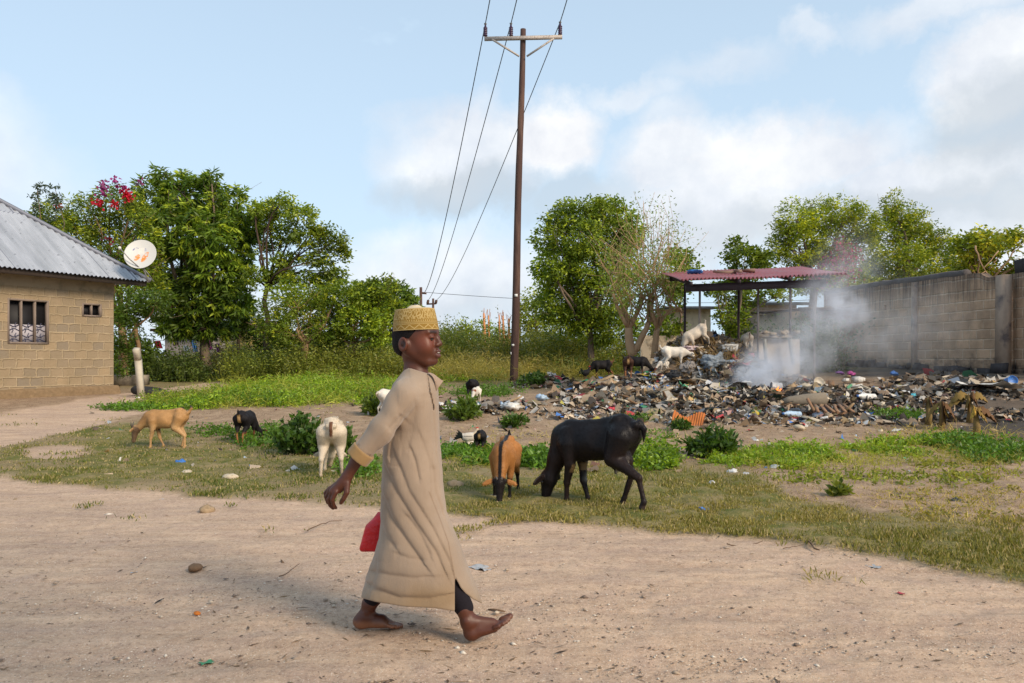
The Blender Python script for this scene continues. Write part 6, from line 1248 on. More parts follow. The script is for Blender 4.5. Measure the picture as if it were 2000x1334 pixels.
rops.append(('s', ('f', lambda P: np.maximum(np.abs(815+P[..., 0]*480.8-np.interp(700+(CH-P[..., 2])*480.8, [735, 790, 850], [838, 849, 852]))/480.8-.0028, np.maximum(np.maximum(P[..., 1]-.0, .0-(P[..., 2]-zt(800))), -(robe_body(P)+.007))), BBR), .002))  # placket groove
robm, nt, bs = newmat('robe_cloth'); ob = objc(nt); n1 = noise(nt, 5, 6, ob); weave = noise(nt, 420, 2, ob)
c = mixc(nt, ramp(nt, n1, .35, .7), (.308, .226, .162), (.384, .286, .209)); a = nd(nt, 'ShaderNodeAttribute', attribute_name='Col'); c = mixc(nt, 1.0, c, a.outputs['Color'], 'MULTIPLY')
lk(nt, c, bs.inputs['Base Color']); bs.inputs['Roughness'].default_value = .85; bs.inputs['Sheen Weight'].default_value = .25; bs.inputs['Specular IOR Level'].default_value = .15; bump(nt, bs, mth(nt, 'ADD', mth(nt, 'MULTIPLY', weave, .4), noise(nt, 38, 5, scl(nt, ob, (1, 1, .4)))), .45, .006)
def robecol(P):
    px, py = pxy(P); c = np.tile(np.array([1., 1, 1]), (len(P), 1))
    c = mixm(c, (.86, .80, .66), ss(1130, 1185, py)*.8); line = np.interp(py, [860, 960, 1010, 1060, 1130, 1195], [822, 838, 858, 876, 888, 889]); c = mixm(c, (.72, .66, .6), ss(1.6, .6, np.abs(px-line))*(P[:, 1] < 0)*(py > 960)*.8)
    st_ = ss(.05, .45, sn(P, 16, 21)+.4*sn(P, 45, 22)); c = mixm(c, (.80, .72, .56), st_*ss(1040, 1180, py)*.8); c = c*(1-.07*ss(.1, .5, sn(P, 9, 23)))[:, None]
    return mixm(c, (.12, .09, .10), (P[:, 1] > .02)*(py > 1100)*(px > 880)*(robe_body(P.astype(np.float32)) < -.006))  # shade inside the skirt behind the slit painted in as dark cloth
V, Fq = nets(rops, .0042, bb=((-.31, -.235, .10), (.30, .235, 1.11))); m = MB(); m.add(V, Fq, robecol(V)); robe = m.build('robe', robm, boy, local=True, smooth=True)
# cuff
cops = [('u', c_(b3(712, 878, -.165), b3(699, 894, -.165), .0500, .0500), .01), ('s', c_(b3(706, 884, -.165), b3(685, 908, -.165), .034, .040), .003), ('d', ('f', lambda P: .003*sn(P, 55, 4), BBR), 0)]
dcut = nrm(b3(690, 905, -.165)-b3(715, 876, -.165)); c1_ = b3(697, 896, -.165)
cops.append(('s', ('f', lambda P: -((P-c1_.astype(np.float32))@dcut.astype(np.float32)), BBR), .002)); c2_ = b3(712, 879, -.165); cops.append(('s', ('f', lambda P: ((P-c2_.astype(np.float32))@dcut.astype(np.float32)), BBR), .002))
V, Fq = nets(cops, .0036, bb=(b3(660, 940, -.165)-.08, b3(740, 850, -.165)+.08)); m = MB(); m.add(V, Fq, (.98, .80, .46)); m.build('cuff', robm, robe, local=True, smooth=True)
m = MB(); M4 = np.eye(4); M4[:3, 3] = b3(824, 731, -.062); m.lathe([(0, -.004), (.004, -.003), (.005, 0), (.004, .003), (0, .004)], 10, M4); m.build('button', M_('dark_button', (.06, .04, .04), .4, .1), robe, smooth=True, local=True)
m = MB(); n = 12; g = np.zeros((n, n, 3))
A_, B_, C_ = b3(836, 727, -.045), b3(866, 742, -.035), b3(852, 762, -.055)
for i_ in range(n):
    for j_ in range(n):
        u_, v_ = i_/(n-1), j_/(n-1); e1 = A_+(B_-A_)*u_; e2 = b3(846, 736, -.06)+(C_-b3(846, 736, -.06))*u_; g[i_, j_] = e1*(1-v_)+e2*v_+np.array([0, -.010*math.sin(v_*3.1), .004*math.sin(u_*5)])
m.grid(g, (1.05, 1.0, 1.0)); m.grid(g[::-1]+np.array([0, .004, 0]), (.9, .85, .8)); m.build('collar_flap', robm, robe, smooth=True, local=True)
# trousers
tops = [('u', c_(b3(856, 1088, -.040), b3(903, 1182, -.088), .038, .0355), .01), ('u', c_(b3(899, 1172, -.082), b3(907, 1189, -.094), .036, .0355), .01), ('d', ('f', lambda P: .003*sn(P, 50, 7), BBR), 0)]
sdfobj('trouser_leg', tops, .004, M_('dark_trousers', (.009, .006, .009), .9, .3, 40, .4, .003), boy)
tops = [('u', c_(b3(790, 1100, .06), b3(727, 1170, .055), .048, .035), .01)]
sdfobj('trouser_leg', tops, .005, bpy.data.materials['dark_trousers'], boy)
# red bag
rb = thing('plastic_bag', 'shiny red plastic bag carried by the boy behind his robe', 'bag', (OX+b3(725, 1078, .12)[0], YB+.12, b3(725, 1078, .12)[2]), group=None)
gN, gM = 26, 30; OUT = [(1000, 738, 762), (1012, 729, 762), (1026, 714, 762), (1040, 710, 762), (1056, 706, 762), (1068, 702.5, 762), (1074, 702, 758), (1077.5, 706, 748)]
py_ = np.linspace(1000, 1077.5, gN); l_ = np.interp(py_, [o[0] for o in OUT], [o[1] for o in OUT]); r2_ = np.interp(py_, [o[0] for o in OUT], [o[2] for o in OUT]); m = MB()
for sg in (-1, 1):
    g = np.zeros((gN, gM, 3))
    for i_ in range(gN):
        for j_ in range(gM):
            q = j_/(gM-1); x = l_[i_]+(r2_[i_]-l_[i_])*q; th_ = .028*math.sqrt(max(0, 1-(2*q-1)**2))*math.sqrt(max(0, 1-(2*i_/(gN-1)-1)**4)); p = b3(x, py_[i_], .12); k_ = sn(np.array([[x*.02, py_[i_]*.02, sg*1.]]), 5, 5)[0]
            g[i_, j_] = p+np.array([0, sg*(th_*(1+.5*k_)+.002*(0 < q < 1)), 0])
    m.grid(g if sg > 0 else g[:, ::-1])
m.V = [v+np.array([OX, YB, 0]) for v in m.V]; bagm = M_('red_polythene', (.62, .002, .012), .28, .12, 12, .5, .02, spec=.6); m.build('sack', bagm, rb, smooth=True)
m = MB(); hp_ = [b3(758, 1004, .13), b3(756, 985, .13), b3(764, 975, .15), b3(768, 990, .16), b3(764, 1006, .13)]; m.tube(np.array(hp_)+np.array([OX, YB, 0]), .006, 6); m.build('handle', bagm, rb, smooth=True)
# ------------------------------------------------------------------ rubbish
PALB = [(.42, .31, .21), (.32, .23, .155), (.20, .14, .095), (.50, .39, .28), (.54, .43, .31), (.38, .27, .18), (.26, .24, .22), (.46, .42, .37), (.06, .05, .045), (.34, .26, .16), (.55, .50, .44), (.15, .13, .12)]
PALC = [(.62, .60, .58), (.60, .56, .50), (.40, .47, .56), (.08, .20, .50), (.50, .06, .07), (.45, .40, .10), (.08, .26, .14), (.50, .30, .28), (.66, .64, .62), (.30, .36, .45), (.45, .28, .12)]
SCR = M_('mixed_rubbish', (1, 1, 1), .7, .15, 30, .4, vcol=True, spec=.3)
def scraps(n_try, px0, px1, py0, py1, sz, thr, palmix, densf, mb):
    px = rng.uniform(px0, px1, n_try); py = rng.uniform(py0, py1, n_try); P = GPa(px, py); x, y = P[:, 0], P[:, 1]
    k = rng.random(n_try) < densf(x, y); P = P[k]; n = len(P)
    if not n: return
    S = sz*np.minimum(rng.lognormal(0, .62, n), 3.2)*np.minimum(P[:, 1]/12, 1.35)
    u_ = nrm(rng.normal(size=(n, 3))*np.array([1, 1, .35])); v_ = nrm(np.cross(u_, rng.normal(size=(n, 3))*.6+np.array([0, 0, 1.])))
    asp = rng.uniform(.15, 1.1, n)[:, None]; S = S[:, None]; c = P+np.array([0, 0, 1])*S*.25; up = np.cross(u_, v_)
    cr = rng.normal(size=(n, 6, 1))*.28
    corners = [(-1, -1), (0, -1.1), (1, -1), (1, 1), (0, 1.1), (-1, 1)]
    V = np.stack([c+u_*S*a*(1+.25*rng.normal(size=(n, 1)))*.5+v_*S*b*asp*.5*(1+.25*rng.normal(size=(n, 1)))+up*S*cr[:, i]*.6 for i, (a, b) in enumerate(corners)], 1).reshape(-1, 3)
    base = np.arange(n)[:, None]*6; Fq = np.concatenate([base+np.array([0, 1, 4, 5]), base+np.array([1, 2, 3, 4])])
    pick = rng.random(n) < palmix; C = np.where(pick[:, None], np.array(PALC)[rng.integers(0, len(PALC), n)], np.array(PALB)[rng.integers(0, len(PALB), n)])*rng.uniform(.6, 1.15, (n, 1))
    _, _, bn_, _, _, _ = masks(P[:, 0], P[:, 1]); dark = (rng.random(n) < bn_*.45); C[dark] = C[dark]*.12+.01
    mb.add(V, Fq, np.repeat(C, 6, 0))
mb = MB()
scraps(95000, 850, 2050, 640, 880, .052, .4, .14, lambda x, y: heapd(x, y), mb)
scraps(22000, 1040, 1760, 740, 850, .05, .4, .2, lambda x, y: heapd(x, y), mb)
scraps(7000, 180, 2050, 775, 930, .05, .3, .35, lambda x, y: .30*(fbm(x*1.2, y*1.2+50) > .52)+.06, mb)
scraps(3500, -50, 2050, 880, 1060, .03, .3, .35, lambda x, y: .30*(road_edge(x) < y), mb)
scraps(9000, 860, 2050, 820, 1010, .026, .3, .15, lambda x, y: .5*(road_edge(x) < y)*(fbm(x*2, y*2) > .45), mb)
tag(mb.build('rubbish', SCR), 'tangled mass of faded household rubbish spread over the heap and bare earth', 'rubbish', kind='stuff')
# straw / leaf rubbish on the pile
mb = MB(); n = 3800; px = rng.uniform(1330, 1500, n); py = rng.uniform(672, 735, n); P = GPa(px, py); k = (np.hypot((P[:, 0]-4.2)/1.35, (P[:, 1]-16.3)/1.2) < 1); P = P[k]; n = len(P)
leaf_quads(mb, P+np.array([0, 0, .03]), rng.normal(size=(n, 3))*np.array([1, 1, .6]), rng.uniform(.08, .28, n), rng.uniform(.01, .035, n), tint(n, (.18, .11, .05), (.42, .30, .15)))
tag(mb.build('straw', LEAF), 'dry straw and palm leaf waste on the pile under the shelter', 'straw', kind='stuff')
# fine road litter: pebbles, leaf bits, twigs
def pebbles():
    m = MB(); n = 10000; px = rng.uniform(-150, 2150, n); py = 950+rng.random(n)**.75*400; P = GPa(px, py); rd_, lw_, _, _, _, _ = masks(P[:, 0], P[:, 1]); k = (lw_ < .5)&(rng.random(n) < .25+.9*ss(.42, .6, fbm(P[:, 0]*1.4, P[:, 1]*2.6+9))); P = P[k]; n = len(P)
    s = rng.lognormal(-5.75, .5, n)*(1+.12*P[:, 1]); V0 = np.array([[1, 0, 0], [0, 1, 0], [-1, 0, 0], [0, -1, 0], [0, 0, .7], [0, 0, -.4]]); T0 = np.array([[0, 1, 4], [1, 2, 4], [2, 3, 4], [3, 0, 4], [1, 0, 5], [2, 1, 5], [3, 2, 5], [0, 3, 5]])
    a = rng.uniform(0, 6.28, n); V = V0[None]*rng.uniform(.6, 1.4, (n, 6, 1)); X = V[..., 0]*np.cos(a)[:, None]-V[..., 1]*np.sin(a)[:, None]*.7; Y = V[..., 0]*np.sin(a)[:, None]+V[..., 1]*np.cos(a)[:, None]*.7
    V = np.stack([X, Y, V[..., 2]*.6], -1)*s[:, None, None]+P[:, None]; c = np.array([(.56, .45, .34), (.36, .27, .20), (.18, .13, .10), (.42, .32, .23), (.68, .60, .50)])[rng.integers(0, 5, n)]
    m.add(V.reshape(-1, 3), (T0[None]+np.arange(n)[:, None, None]*6).reshape(-1, 3), np.repeat(c, 6, 0))
    return tag(m.build('gravel', SCR), 'scattered small stones and grit on the sandy road', 'gravel', kind='stuff')
pebbles()
def leafbits():
    m = MB(); n = 1500; px = rng.uniform(-150, 2150, n); py = 940+rng.random(n)**.8*400; P = GPa(px, py); k = rng.random(n) < .18+.9*ss(.45, .62, fbm(P[:, 0]*1.1+20, P[:, 1]*2.2)); P = P[k]; n = len(P)
    leaf_quads(m, P+np.array([0, 0, .006]), rng.normal(size=(n, 3))*np.array([1, .8, .10]), rng.lognormal(-3.75, .5, n)*(1+.08*P[:, 1]), rng.uniform(.003, .012, n), tint(n, (.06, .045, .035), (.26, .18, .11)), up=rng.normal(size=(n, 3))*.3+np.array([0, 0, 1]))
    return tag(m.build('leaf_litter', LEAF), 'dry leaf bits and twigs strewn over the sandy road', 'leaf litter', kind='stuff')
leafbits()

# ---- individual pieces
PLM = {}
def pm(c, kind='plastic'):
    k = (tuple(round(x, 3) for x in c), kind)
    if k not in PLM: PLM[k] = M_('%s_%d' % (kind, len(PLM)), c, .35 if kind == 'plastic' else .85, .22, 14, .5, .008, spec=.5 if kind == 'plastic' else .2, dirt=(c[0]*.45+.07, c[1]*.45+.05, c[2]*.40+.03), dscale=7)
    return PLM[k]
CN = {'white': (.66, .64, .61), 'pale grey': (.42, .42, .43), 'pale blue': (.36, .48, .62), 'blue': (.04, .17, .50), 'red': (.52, .03, .05), 'brown': (.20, .12, .07), 'black': (.02, .02, .022), 'cream': (.55, .46, .34), 'green': (.04, .28, .12), 'yellow': (.55, .42, .05), 'pink': (.60, .25, .30), 'purple': (.25, .08, .35), 'orange': (.60, .18, .03), 'tan': (.36, .25, .15), 'magenta': (.55, .05, .30), 'cyan': (.05, .42, .55)}
BASES = {}
def base_mesh(kind, cn):
    """one mesh (or set of part meshes) of each kind and colour; later ones are copies sharing it"""
    v = random.randint(0, 2); key = (kind, cn, v)
    if key in BASES: return BASES[key]
    c = CN[cn]; parts = []
    m = MB()
    if kind == 'bag': crumple(m, np.array([0, 0, .25]), (.5, .42, .28), v*7+len(BASES), 20, .5); parts.append(('bag', m, pm(c)))
    elif kind == 'sheet':
        n = 9; q = np.linspace(-.5, .5, n); X, Y = np.meshgrid(q, q*.7, indexing='ij'); sd_ = len(BASES)+v
        X = X*(1+.3*(vn(X*3+sd_, Y*3)-.5)); Z = .30*(fbm(X*3+sd_, Y*3+sd_, 3)-.25); g = np.stack([X, Y*(1+.5*(vn(X*4, X*0+sd_)-.5)), Z+.02], -1); m.grid(g); m.grid(g[::-1]-np.array([0, 0, .012])); parts.append(('sheet', m, pm(c)))
    elif kind == 'bottle':
        M4 = np.array(Matrix.Rotation(R(88), 4, 'Y')); M4[2, 3] = .14; M4[0, 3] = -.5
        m.lathe([(0, 0), (.12, 0), (.14, .03), (.13, .2), (.14, .25), (.13, .45), (.14, .5), (.13, .68), (.05, .86), (.045, .9)], 14, M4, bump=lambda V: .012*np.stack([sn(V, 14, v), sn(V, 14, v+1), 0*V[:, 0]], -1)); parts.append(('bottle', m, pm(c)))
        m2 = MB(); m2.lathe([(.052, .9), (.052, .97), (0, .97)], 12, M4); parts.append(('cap', m2, pm(CN['blue'])))
    elif kind == 'plank':
        m.tube([(-.5, 0, .03), (-.1, .01, .05), (.2, -.01, .045), (.5, .02, .02)], [.03, .045, .04, .025], 6, flat=2.0); parts.append(('plank', m, pm(c, 'wood')))
    elif kind == 'stone': crumple(m, np.array([0, 0, .22]), (.5, .42, .30), v*5+2, 16, .22); parts.append(('stone', m, pm(c, 'stone')))
    elif kind == 'carton':
        m.box((0, 0, .18), (.8, .5, .32), None, jit=.03); m.box((.05, .33, .28), (.7, .22, .015), np.array(Matrix.Rotation(.6, 3, 'X')), jit=.01); parts.append(('carton', m, pm(c, 'card')))
    elif kind == 'bowl':
        M4 = np.array(Matrix.Rotation(R(70), 4, 'X')); M4[2, 3] = .4; m.lathe([(0, 0), (.25, .0), (.42, .12), (.46, .22), (.44, .22), (.38, .11), (.22, .03), (0, .03)], 22, M4); parts.append(('bowl', m, pm(c)))
    elif kind == 'tin':
        M4 = np.array(Matrix.Rotation(R(76), 4, 'X')); M4[2, 3] = .36; m.lathe([(0, 0), (.34, 0), (.36, .03), (.34, .06), (.34, .7), (.36, .74), (.33, .74), (.31, .66), (0, .66)], 22, M4); parts.append(('tin', m, pm(c)))
    BASES[key] = (parts, {}); return BASES[key]
def item(kind, cn, px, py, w_, label, cat, group=None, rz=None, name=None, tilt=.15, sink=.15, pos=None):
    parts, cache = base_mesh(kind, cn); p = GP(px, py) if pos is None else np.array(pos); s = w_*(1.1 if p[1] > 10.5 else 1.0)/F*p[1]; sink = sink if p[1] < 10.5 else -.12
    nm = name or {'bag': 'plastic_bag', 'sheet': 'plastic_sheet', 'bottle': 'plastic_bottle', 'plank': 'wood_piece', 'stone': 'stone', 'carton': 'carton', 'bowl': 'bowl', 'tin': 'tin_can'}[kind]
    def mk(i, parent, nm2):
        if i not in cache:
            o = parts[i][1].build(nm2, parts[i][2], parent, local=True, smooth=kind not in ('carton',)); cache[i] = o
        else:
            o = cache[i].copy(); o.name = nm2; COL.objects.link(o); o.parent = parent
            for k_ in ('label', 'category', 'group'):
                if k_ in o: del o[k_]
        return o
    rot = (random.gauss(0, tilt), random.gauss(0, tilt), random.uniform(0, 6.28) if rz is None else rz)
    if len(parts) == 1: o = mk(0, None, nm)
    else: o = bpy.data.objects.new(nm, None); COL.objects.link(o); o.empty_display_size = .05; mk(0, o, 'body'); mk(1, o, 'cap')
    o.location = tuple(p-np.array([0, 0, s*sink*.5])); o.rotation_euler = rot; o.scale = (s, s, s); tag(o, label, cat, group); return o
# distinct pieces seen in the photograph
IT = [('bag', 'blue', 352, 908, 26, 'blue plastic bag lying flat on the lawn at the left', 'bag'), ('sheet', 'tan', 388, 907, 22, 'tan flake of card beside the blue bag on the lawn', 'card'), ('sheet', 'white', 389, 914, 18, 'white flake of plastic just below the tan card on the lawn', 'plastic'),
 ('stone', 'cream', 450, 937, 34, 'round cream half coconut shell on the lawn', 'husk'), ('stone', 'cream', 366, 928, 28, 'pale broken rock left of the round husk on the lawn', 'rock'), ('plank', 'tan', 262, 938, 44, 'short orange-brown stick on the lawn at the left', 'stick'), ('bottle', 'pale grey', 209, 860, 18, 'clear bottle lying left of the tan goat', 'bottle'),
 ('sheet', 'white', 474, 893, 22, 'white and grey wrapper in front of the small black goat', 'wrapper'), ('sheet', 'blue', 435, 884, 12, 'small blue scrap on the lawn behind the husk', 'scrap'), ('sheet', 'red', 409, 886, 16, 'red and white wrapper on the lawn', 'wrapper'), ('sheet', 'pale blue', 532, 891, 16, 'pale blue wrapper at the lawn edge before the weed clump', 'wrapper'),
 ('sheet', 'white', 567, 913, 22, 'crumpled white paper left of the cream goat', 'paper'), ('plank', 'tan', 512, 937, 30, 'gnarled pale stick in the lawn centre', 'stick'), ('stone', 'white', 544, 947, 9, 'small white pebble in the lawn', 'stone'), ('bag', 'white', 650, 925, 14, 'white plastic cup remnant between the hooves of the cream goat', 'plastic'), ('sheet', 'white', 733, 898, 24, 'white sheet fragment by the sleeve of the boy', 'plastic'),
 ('sheet', 'pale grey', 708, 955, 20, 'grey flattened carton on the grass below the wrist', 'carton'), ('stone', 'tan', 404, 1000, 36, 'flat mauve stone on the road edge at the left', 'stone'), ('plank', 'tan', 30, 974, 46, 'dry curled leaf stalk on the road at the far left', 'stick'), ('stone', 'brown', 381, 1113, 34, 'brown crushed husk on the road', 'husk'), ('stone', 'orange', 385, 1200, 16, 'orange brick chip on the road', 'chip'), ('sheet', 'green', 403, 1294, 26, 'oval grey-green leaf on the road near the bottom', 'leaf'),
 ('plank', 'black', 312, 1172, 28, 'dark curled strip on the road', 'strip'), ('plank', 'brown', 553, 1100, 34, 'flat brown stick on the road left of the red bag', 'stick'), ('plank', 'cream', 590, 1008, 36, 'pale stick at the road edge below the hand', 'stick'), ('sheet', 'pale blue', 262, 1118, 12, 'blue-grey scrap on the road', 'scrap'), ('plank', 'brown', 970, 1190, 40, 'tuft of brown fibre just above the front toes', 'fibre'),
 ('sheet', 'pale grey', 940, 1108, 44, 'flattened grey wrapper pressed in the sand behind the front hem', 'wrapper'), ('plank', 'brown', 975, 1240, 26, 'dark curled leaf by the front foot', 'leaf'), ('sheet', 'white', 1663, 868, 36, 'large white folded plastic sheet on the bare earth', 'plastic'), ('bottle', 'pink', 1752, 866, 34, 'pinkish bottle lying right of the white folded sheet', 'bottle'), ('bag', 'white', 1476, 864, 16, 'round white lid on the bare earth', 'lid'),
 ('bag', 'white', 1392, 948, 20, 'white crumpled plastic in the grass', 'plastic'), ('bag', 'blue', 1373, 1000, 24, 'blue sandal-like scrap in the grass', 'scrap'), ('sheet', 'blue', 1336, 937, 20, 'flat blue wrapper in the grass', 'wrapper'), ('bag', 'white', 1430, 928, 30, 'white and grey rags at the weed edge', 'rag'), ('bag', 'pale grey', 1452, 932, 24, 'bluish grey rag beside the white rags', 'rag'),
 ('stone', 'cream', 1440, 979, 14, 'cream stone in the verge grass', 'stone'), ('plank', 'white', 1322, 1015, 20, 'thin white bone-like sliver at the verge', 'bone'), ('sheet', 'pale grey', 1778, 982, 28, 'grey flat bottle shape on the dry patch', 'bottle'), ('sheet', 'white', 1752, 1018, 22, 'white scrap leftmost of three in the right verge', 'scrap'), ('sheet', 'white', 1774, 1018, 14, 'white scrap middle of three in the right verge', 'scrap'), ('sheet', 'white', 1813, 1024, 16, 'white curled scrap rightmost of three in the right verge', 'scrap'),
 ('sheet', 'cream', 1530, 967, 18, 'cream scrap on the edge of the bare patch', 'scrap'), ('bag', 'black', 1868, 986, 32, 'black plastic scrap on the bare earth at the right', 'plastic'), ('sheet', 'pale grey', 1706, 1106, 24, 'crumpled grey foil on the road at the right', 'foil'), ('sheet', 'red', 1760, 1158, 14, 'reddish leaf on the road at the far right', 'leaf'), ('stone', 'tan', 890, 955, 46, 'broken reddish brown stump behind the robe', 'stump'), ('sheet', 'white', 878, 970, 18, 'white and red wrapper by the broken stump', 'wrapper'),
 ('stone', 'pale grey', 965, 976, 26, 'flat grey stone by the hooves of the ginger goat', 'stone'), ('plank', 'cream', 1050, 980, 18, 'short pale stick by the muzzle of the black goat', 'stick'), ('sheet', 'white', 1160, 996, 22, 'white scrap near the hind hoof of the black goat', 'scrap'), ('bag', 'white', 1000, 806, 34, 'plump white sack at the right end of the small mound', 'sack'), ('bag', 'blue', 883, 789, 12, 'small blue bag on the small mound', 'bag'), ('bag', 'pale blue', 1060, 786, 26, 'pale blue bag at the left foot of the heap', 'bag'),
 ('bag', 'green', 1144, 750, 14, 'green bag at the black hen', 'bag'), ('bag', 'white', 1200, 726, 22, 'white bag beside the muzzle of the black goat on the heap', 'bag'), ('tin', 'pale grey', 1527, 768, 24, 'round tin at the flames', 'tin'), ('bowl', 'cream', 1600, 760, 22, 'cream bowl standing on edge right of the fire', 'bowl'), ('bag', 'cream', 1574, 762, 24, 'large cream gourd-like bag left of the bowl', 'bag'), ('bag', 'yellow', 1441, 750, 14, 'yellow bag in the smoke left of the fire', 'bag'),
 ('bottle', 'pale blue', 1545, 818, 40, 'pale blue bottle lying at the front edge of the heap', 'bottle'), ('sheet', 'blue', 1610, 812, 36, 'deep blue fabric strip at the front right of the heap', 'fabric'), ('bag', 'green', 1529, 806, 14, 'green lump above the pale blue bottle', 'plastic'), ('sheet', 'magenta', 1548, 795, 22, 'magenta rag near the carpet roll', 'rag'), ('bag', 'yellow', 1474, 814, 18, 'yellow and white packet at the front of the heap', 'packet'), ('bag', 'blue', 1474, 788, 14, 'blue lump in the smoke-side litter', 'plastic'),
 ('bottle', 'white', 1690, 785, 44, 'white jug lying at the right end of the heap', 'jug'), ('bag', 'cyan', 1782, 778, 16, 'bright cyan packet on the dark earth', 'packet'), ('bag', 'blue', 1745, 735, 16, 'blue packet before the block wall', 'packet'), ('carton', 'white', 1676, 748, 24, 'white box before the left end of the block wall', 'box'), ('bag', 'white', 1652, 748, 16, 'round white ball before the block wall', 'ball'), ('tin', 'blue', 1971, 758, 24, 'blue and white tub by the block wall at the far right', 'tub'), ('sheet', 'white', 1935, 766, 90, 'wide pale sheet spread on the ground at the far right', 'sheet'),
 ('bowl', 'white', 1236, 808, 12, 'small white lid standing on edge at the heap front', 'lid'), ('bag', 'red', 1193, 805, 18, 'red bag at the front left of the heap', 'bag'), ('bag', 'blue', 1255, 797, 14, 'blue tub at the front of the heap', 'tub'), ('bag', 'tan', 1191, 758, 28, 'tan cushion on the left shoulder of the heap', 'cushion'), ('bag', 'black', 1175, 768, 26, 'charred lump below the tan cushion', 'lump'), ('bag', 'red', 1387, 752, 10, 'small red ball on the heap', 'ball'), ('bag', 'blue', 1283, 764, 12, 'blue lump in the middle of the heap', 'plastic'), ('bottle', 'blue', 1305, 762, 26, 'blue bottle in the middle of the heap', 'bottle'),
 ('sheet', 'cream', 1345, 752, 52, 'long cream sacking lying across the middle of the heap', 'sacking'), ('sheet', 'white', 1430, 760, 62, 'wide white cloth in the smoke', 'cloth'), ('bag', 'tan', 1320, 745, 22, 'tan bundle left of the long cream sack', 'bundle'), ('bag', 'pale blue', 1478, 706, 22, 'light blue bag at the foot of the middle post', 'bag'), ('bag', 'red', 1465, 700, 18, 'red bag left of the light blue bag', 'bag'), ('bag', 'white', 1459, 688, 14, 'white carton-like bag at the middle post', 'bag'), ('sheet', 'red', 1438, 720, 50, 'torn red sheet half in the smoke', 'sheet'), ('sheet', 'white', 1551, 712, 44, 'ragged white board standing in the smoke before the bay wall', 'board'),
 ('sheet', 'yellow', 1265, 734, 36, 'mustard cloth on the slope below the white goat', 'cloth'), ('sheet', 'orange', 1283, 748, 22, 'orange-tan card on the slope of the heap', 'card'), ('carton', 'white', 1423, 689, 34, 'white carton with red stripe on the pile', 'carton'), ('sheet', 'red', 1436, 688, 14, 'red strip beside the white carton', 'strip'), ('bag', 'red', 1220, 752, 10, 'small red lump on the left slope', 'plastic'), ('bag', 'magenta', 1662, 735, 16, 'magenta flower-like rag before the wall', 'rag'), ('bag', 'purple', 1640, 733, 14, 'purple rag before the wall', 'rag')]
for kd, cn, px, py, w_, lab, cat in IT: item(kd, cn, px, py, w_, lab, cat, tilt=.12)
# rusty roofing sheet, sacks, carpet roll, pallet
p = GP(1340, 832); m = MB(); k = p[1]/F; n = 60; g = np.array([[[-.27+.50*j/(n-1)+.12*i/5, -.20+.30*i/5+.08*j/n, .03+.17*i/5*(1-.4*j/n)+.008*math.sin(j*1.3)+.05*math.sin(j*.11+i*.5)] for j in range(n)] for i in range(6)]); m.grid(g+p); m.grid(g[::-1]+p-np.array([0, 0, .004]))
tag(m.build('roofing_sheet', M_('orange_rust', (.42, .13, .03), .8, .4, 8, .5, dirt=(.20, .09, .05)), None, p, smooth=True), 'bent orange rusted corrugated sheet at the front of the heap', 'metal sheet')
for px, py, r, cn, lab, sd_ in ((1350, 690, (.18, .13, .12), 'pink', 'stuffed pink and white sack in front of the leaning goat', 5), (1392, 722, (.24, .17, .20), 'pale grey', 'big grey-blue plastic sack slumped against the front left post', 8), (1318, 742, (.17, .13, .12), 'black', 'dark sack at the foot of the white goat', 9), (1345, 728, (.18, .14, .17), 'pale grey', 'grey bundled sack behind the dark sack', 12), (1300, 745, (.13, .10, .07), 'white', 'limp white sack at the left of the dark sack', 14)):
    p = GP(px, py); m = MB(); crumple(m, p+np.array([0, 0, r[2]*.7]), r, sd_, 60, .5, f=2.4); c = (.55, .42, .42) if cn == 'pink' else ((.22, .25, .28) if 'blue' in lab else CN[cn] if cn != 'pale grey' else (.25, .22, .20)); tag(m.build('sack', M_('sack_%d' % sd_, c, .5, .4, 9, .8, .02, dirt=tuple(x*.5 for x in c)), None, p, smooth=True), lab, 'sack', 'sacks on the pile')
p = GP(1560, 795); m = MB(); M4 = np.array(Matrix.Rotation(R(85), 4, 'Y')); M4[:3, 3] = p+np.array([-.25, 0, .08]); m.lathe([(.02, 0), (.05, 0), (.08, .1), (.10, .4), (.10, .68), (.09, .68), (.07, .4), (.0, .25)], 24, M4, bump=lambda V: .012*np.stack([sn(V, 9, 1), sn(V, 9, 2), 0*V[:, 0]], -1)); tag(m.build('carpet_roll', M_('carpet_back', (.20, .165, .125), .95, .3, 30, .7), None, p, smooth=True), 'rolled tan carpet lying at the front of the heap', 'carpet')
p = GP(1622, 812); root = thing('crate', 'broken wooden crate of thin slats at the right front of the heap', 'crate', p); wd = M_('crate_wood', (.26, .15, .09), .9, .3, 12, .4)
for q in range(6): m = MB(); m.box(p+np.array([-.22+.10*q, .0, .12]), (.045, .42, .02), np.array(Matrix.Rotation(.22, 3, 'X'))@rotz(-.25+.1*(q % 3))); m.build('slat', wd, root)
m = MB(); m.box(p+np.array([-.30, -.08, .10]), (.04, .03, .40), np.array(Matrix.Rotation(-.5, 3, 'Y'))); m.box(p+np.array([.02, -.10, .045]), (.62, .03, .04)); m.build('rail', wd, root)
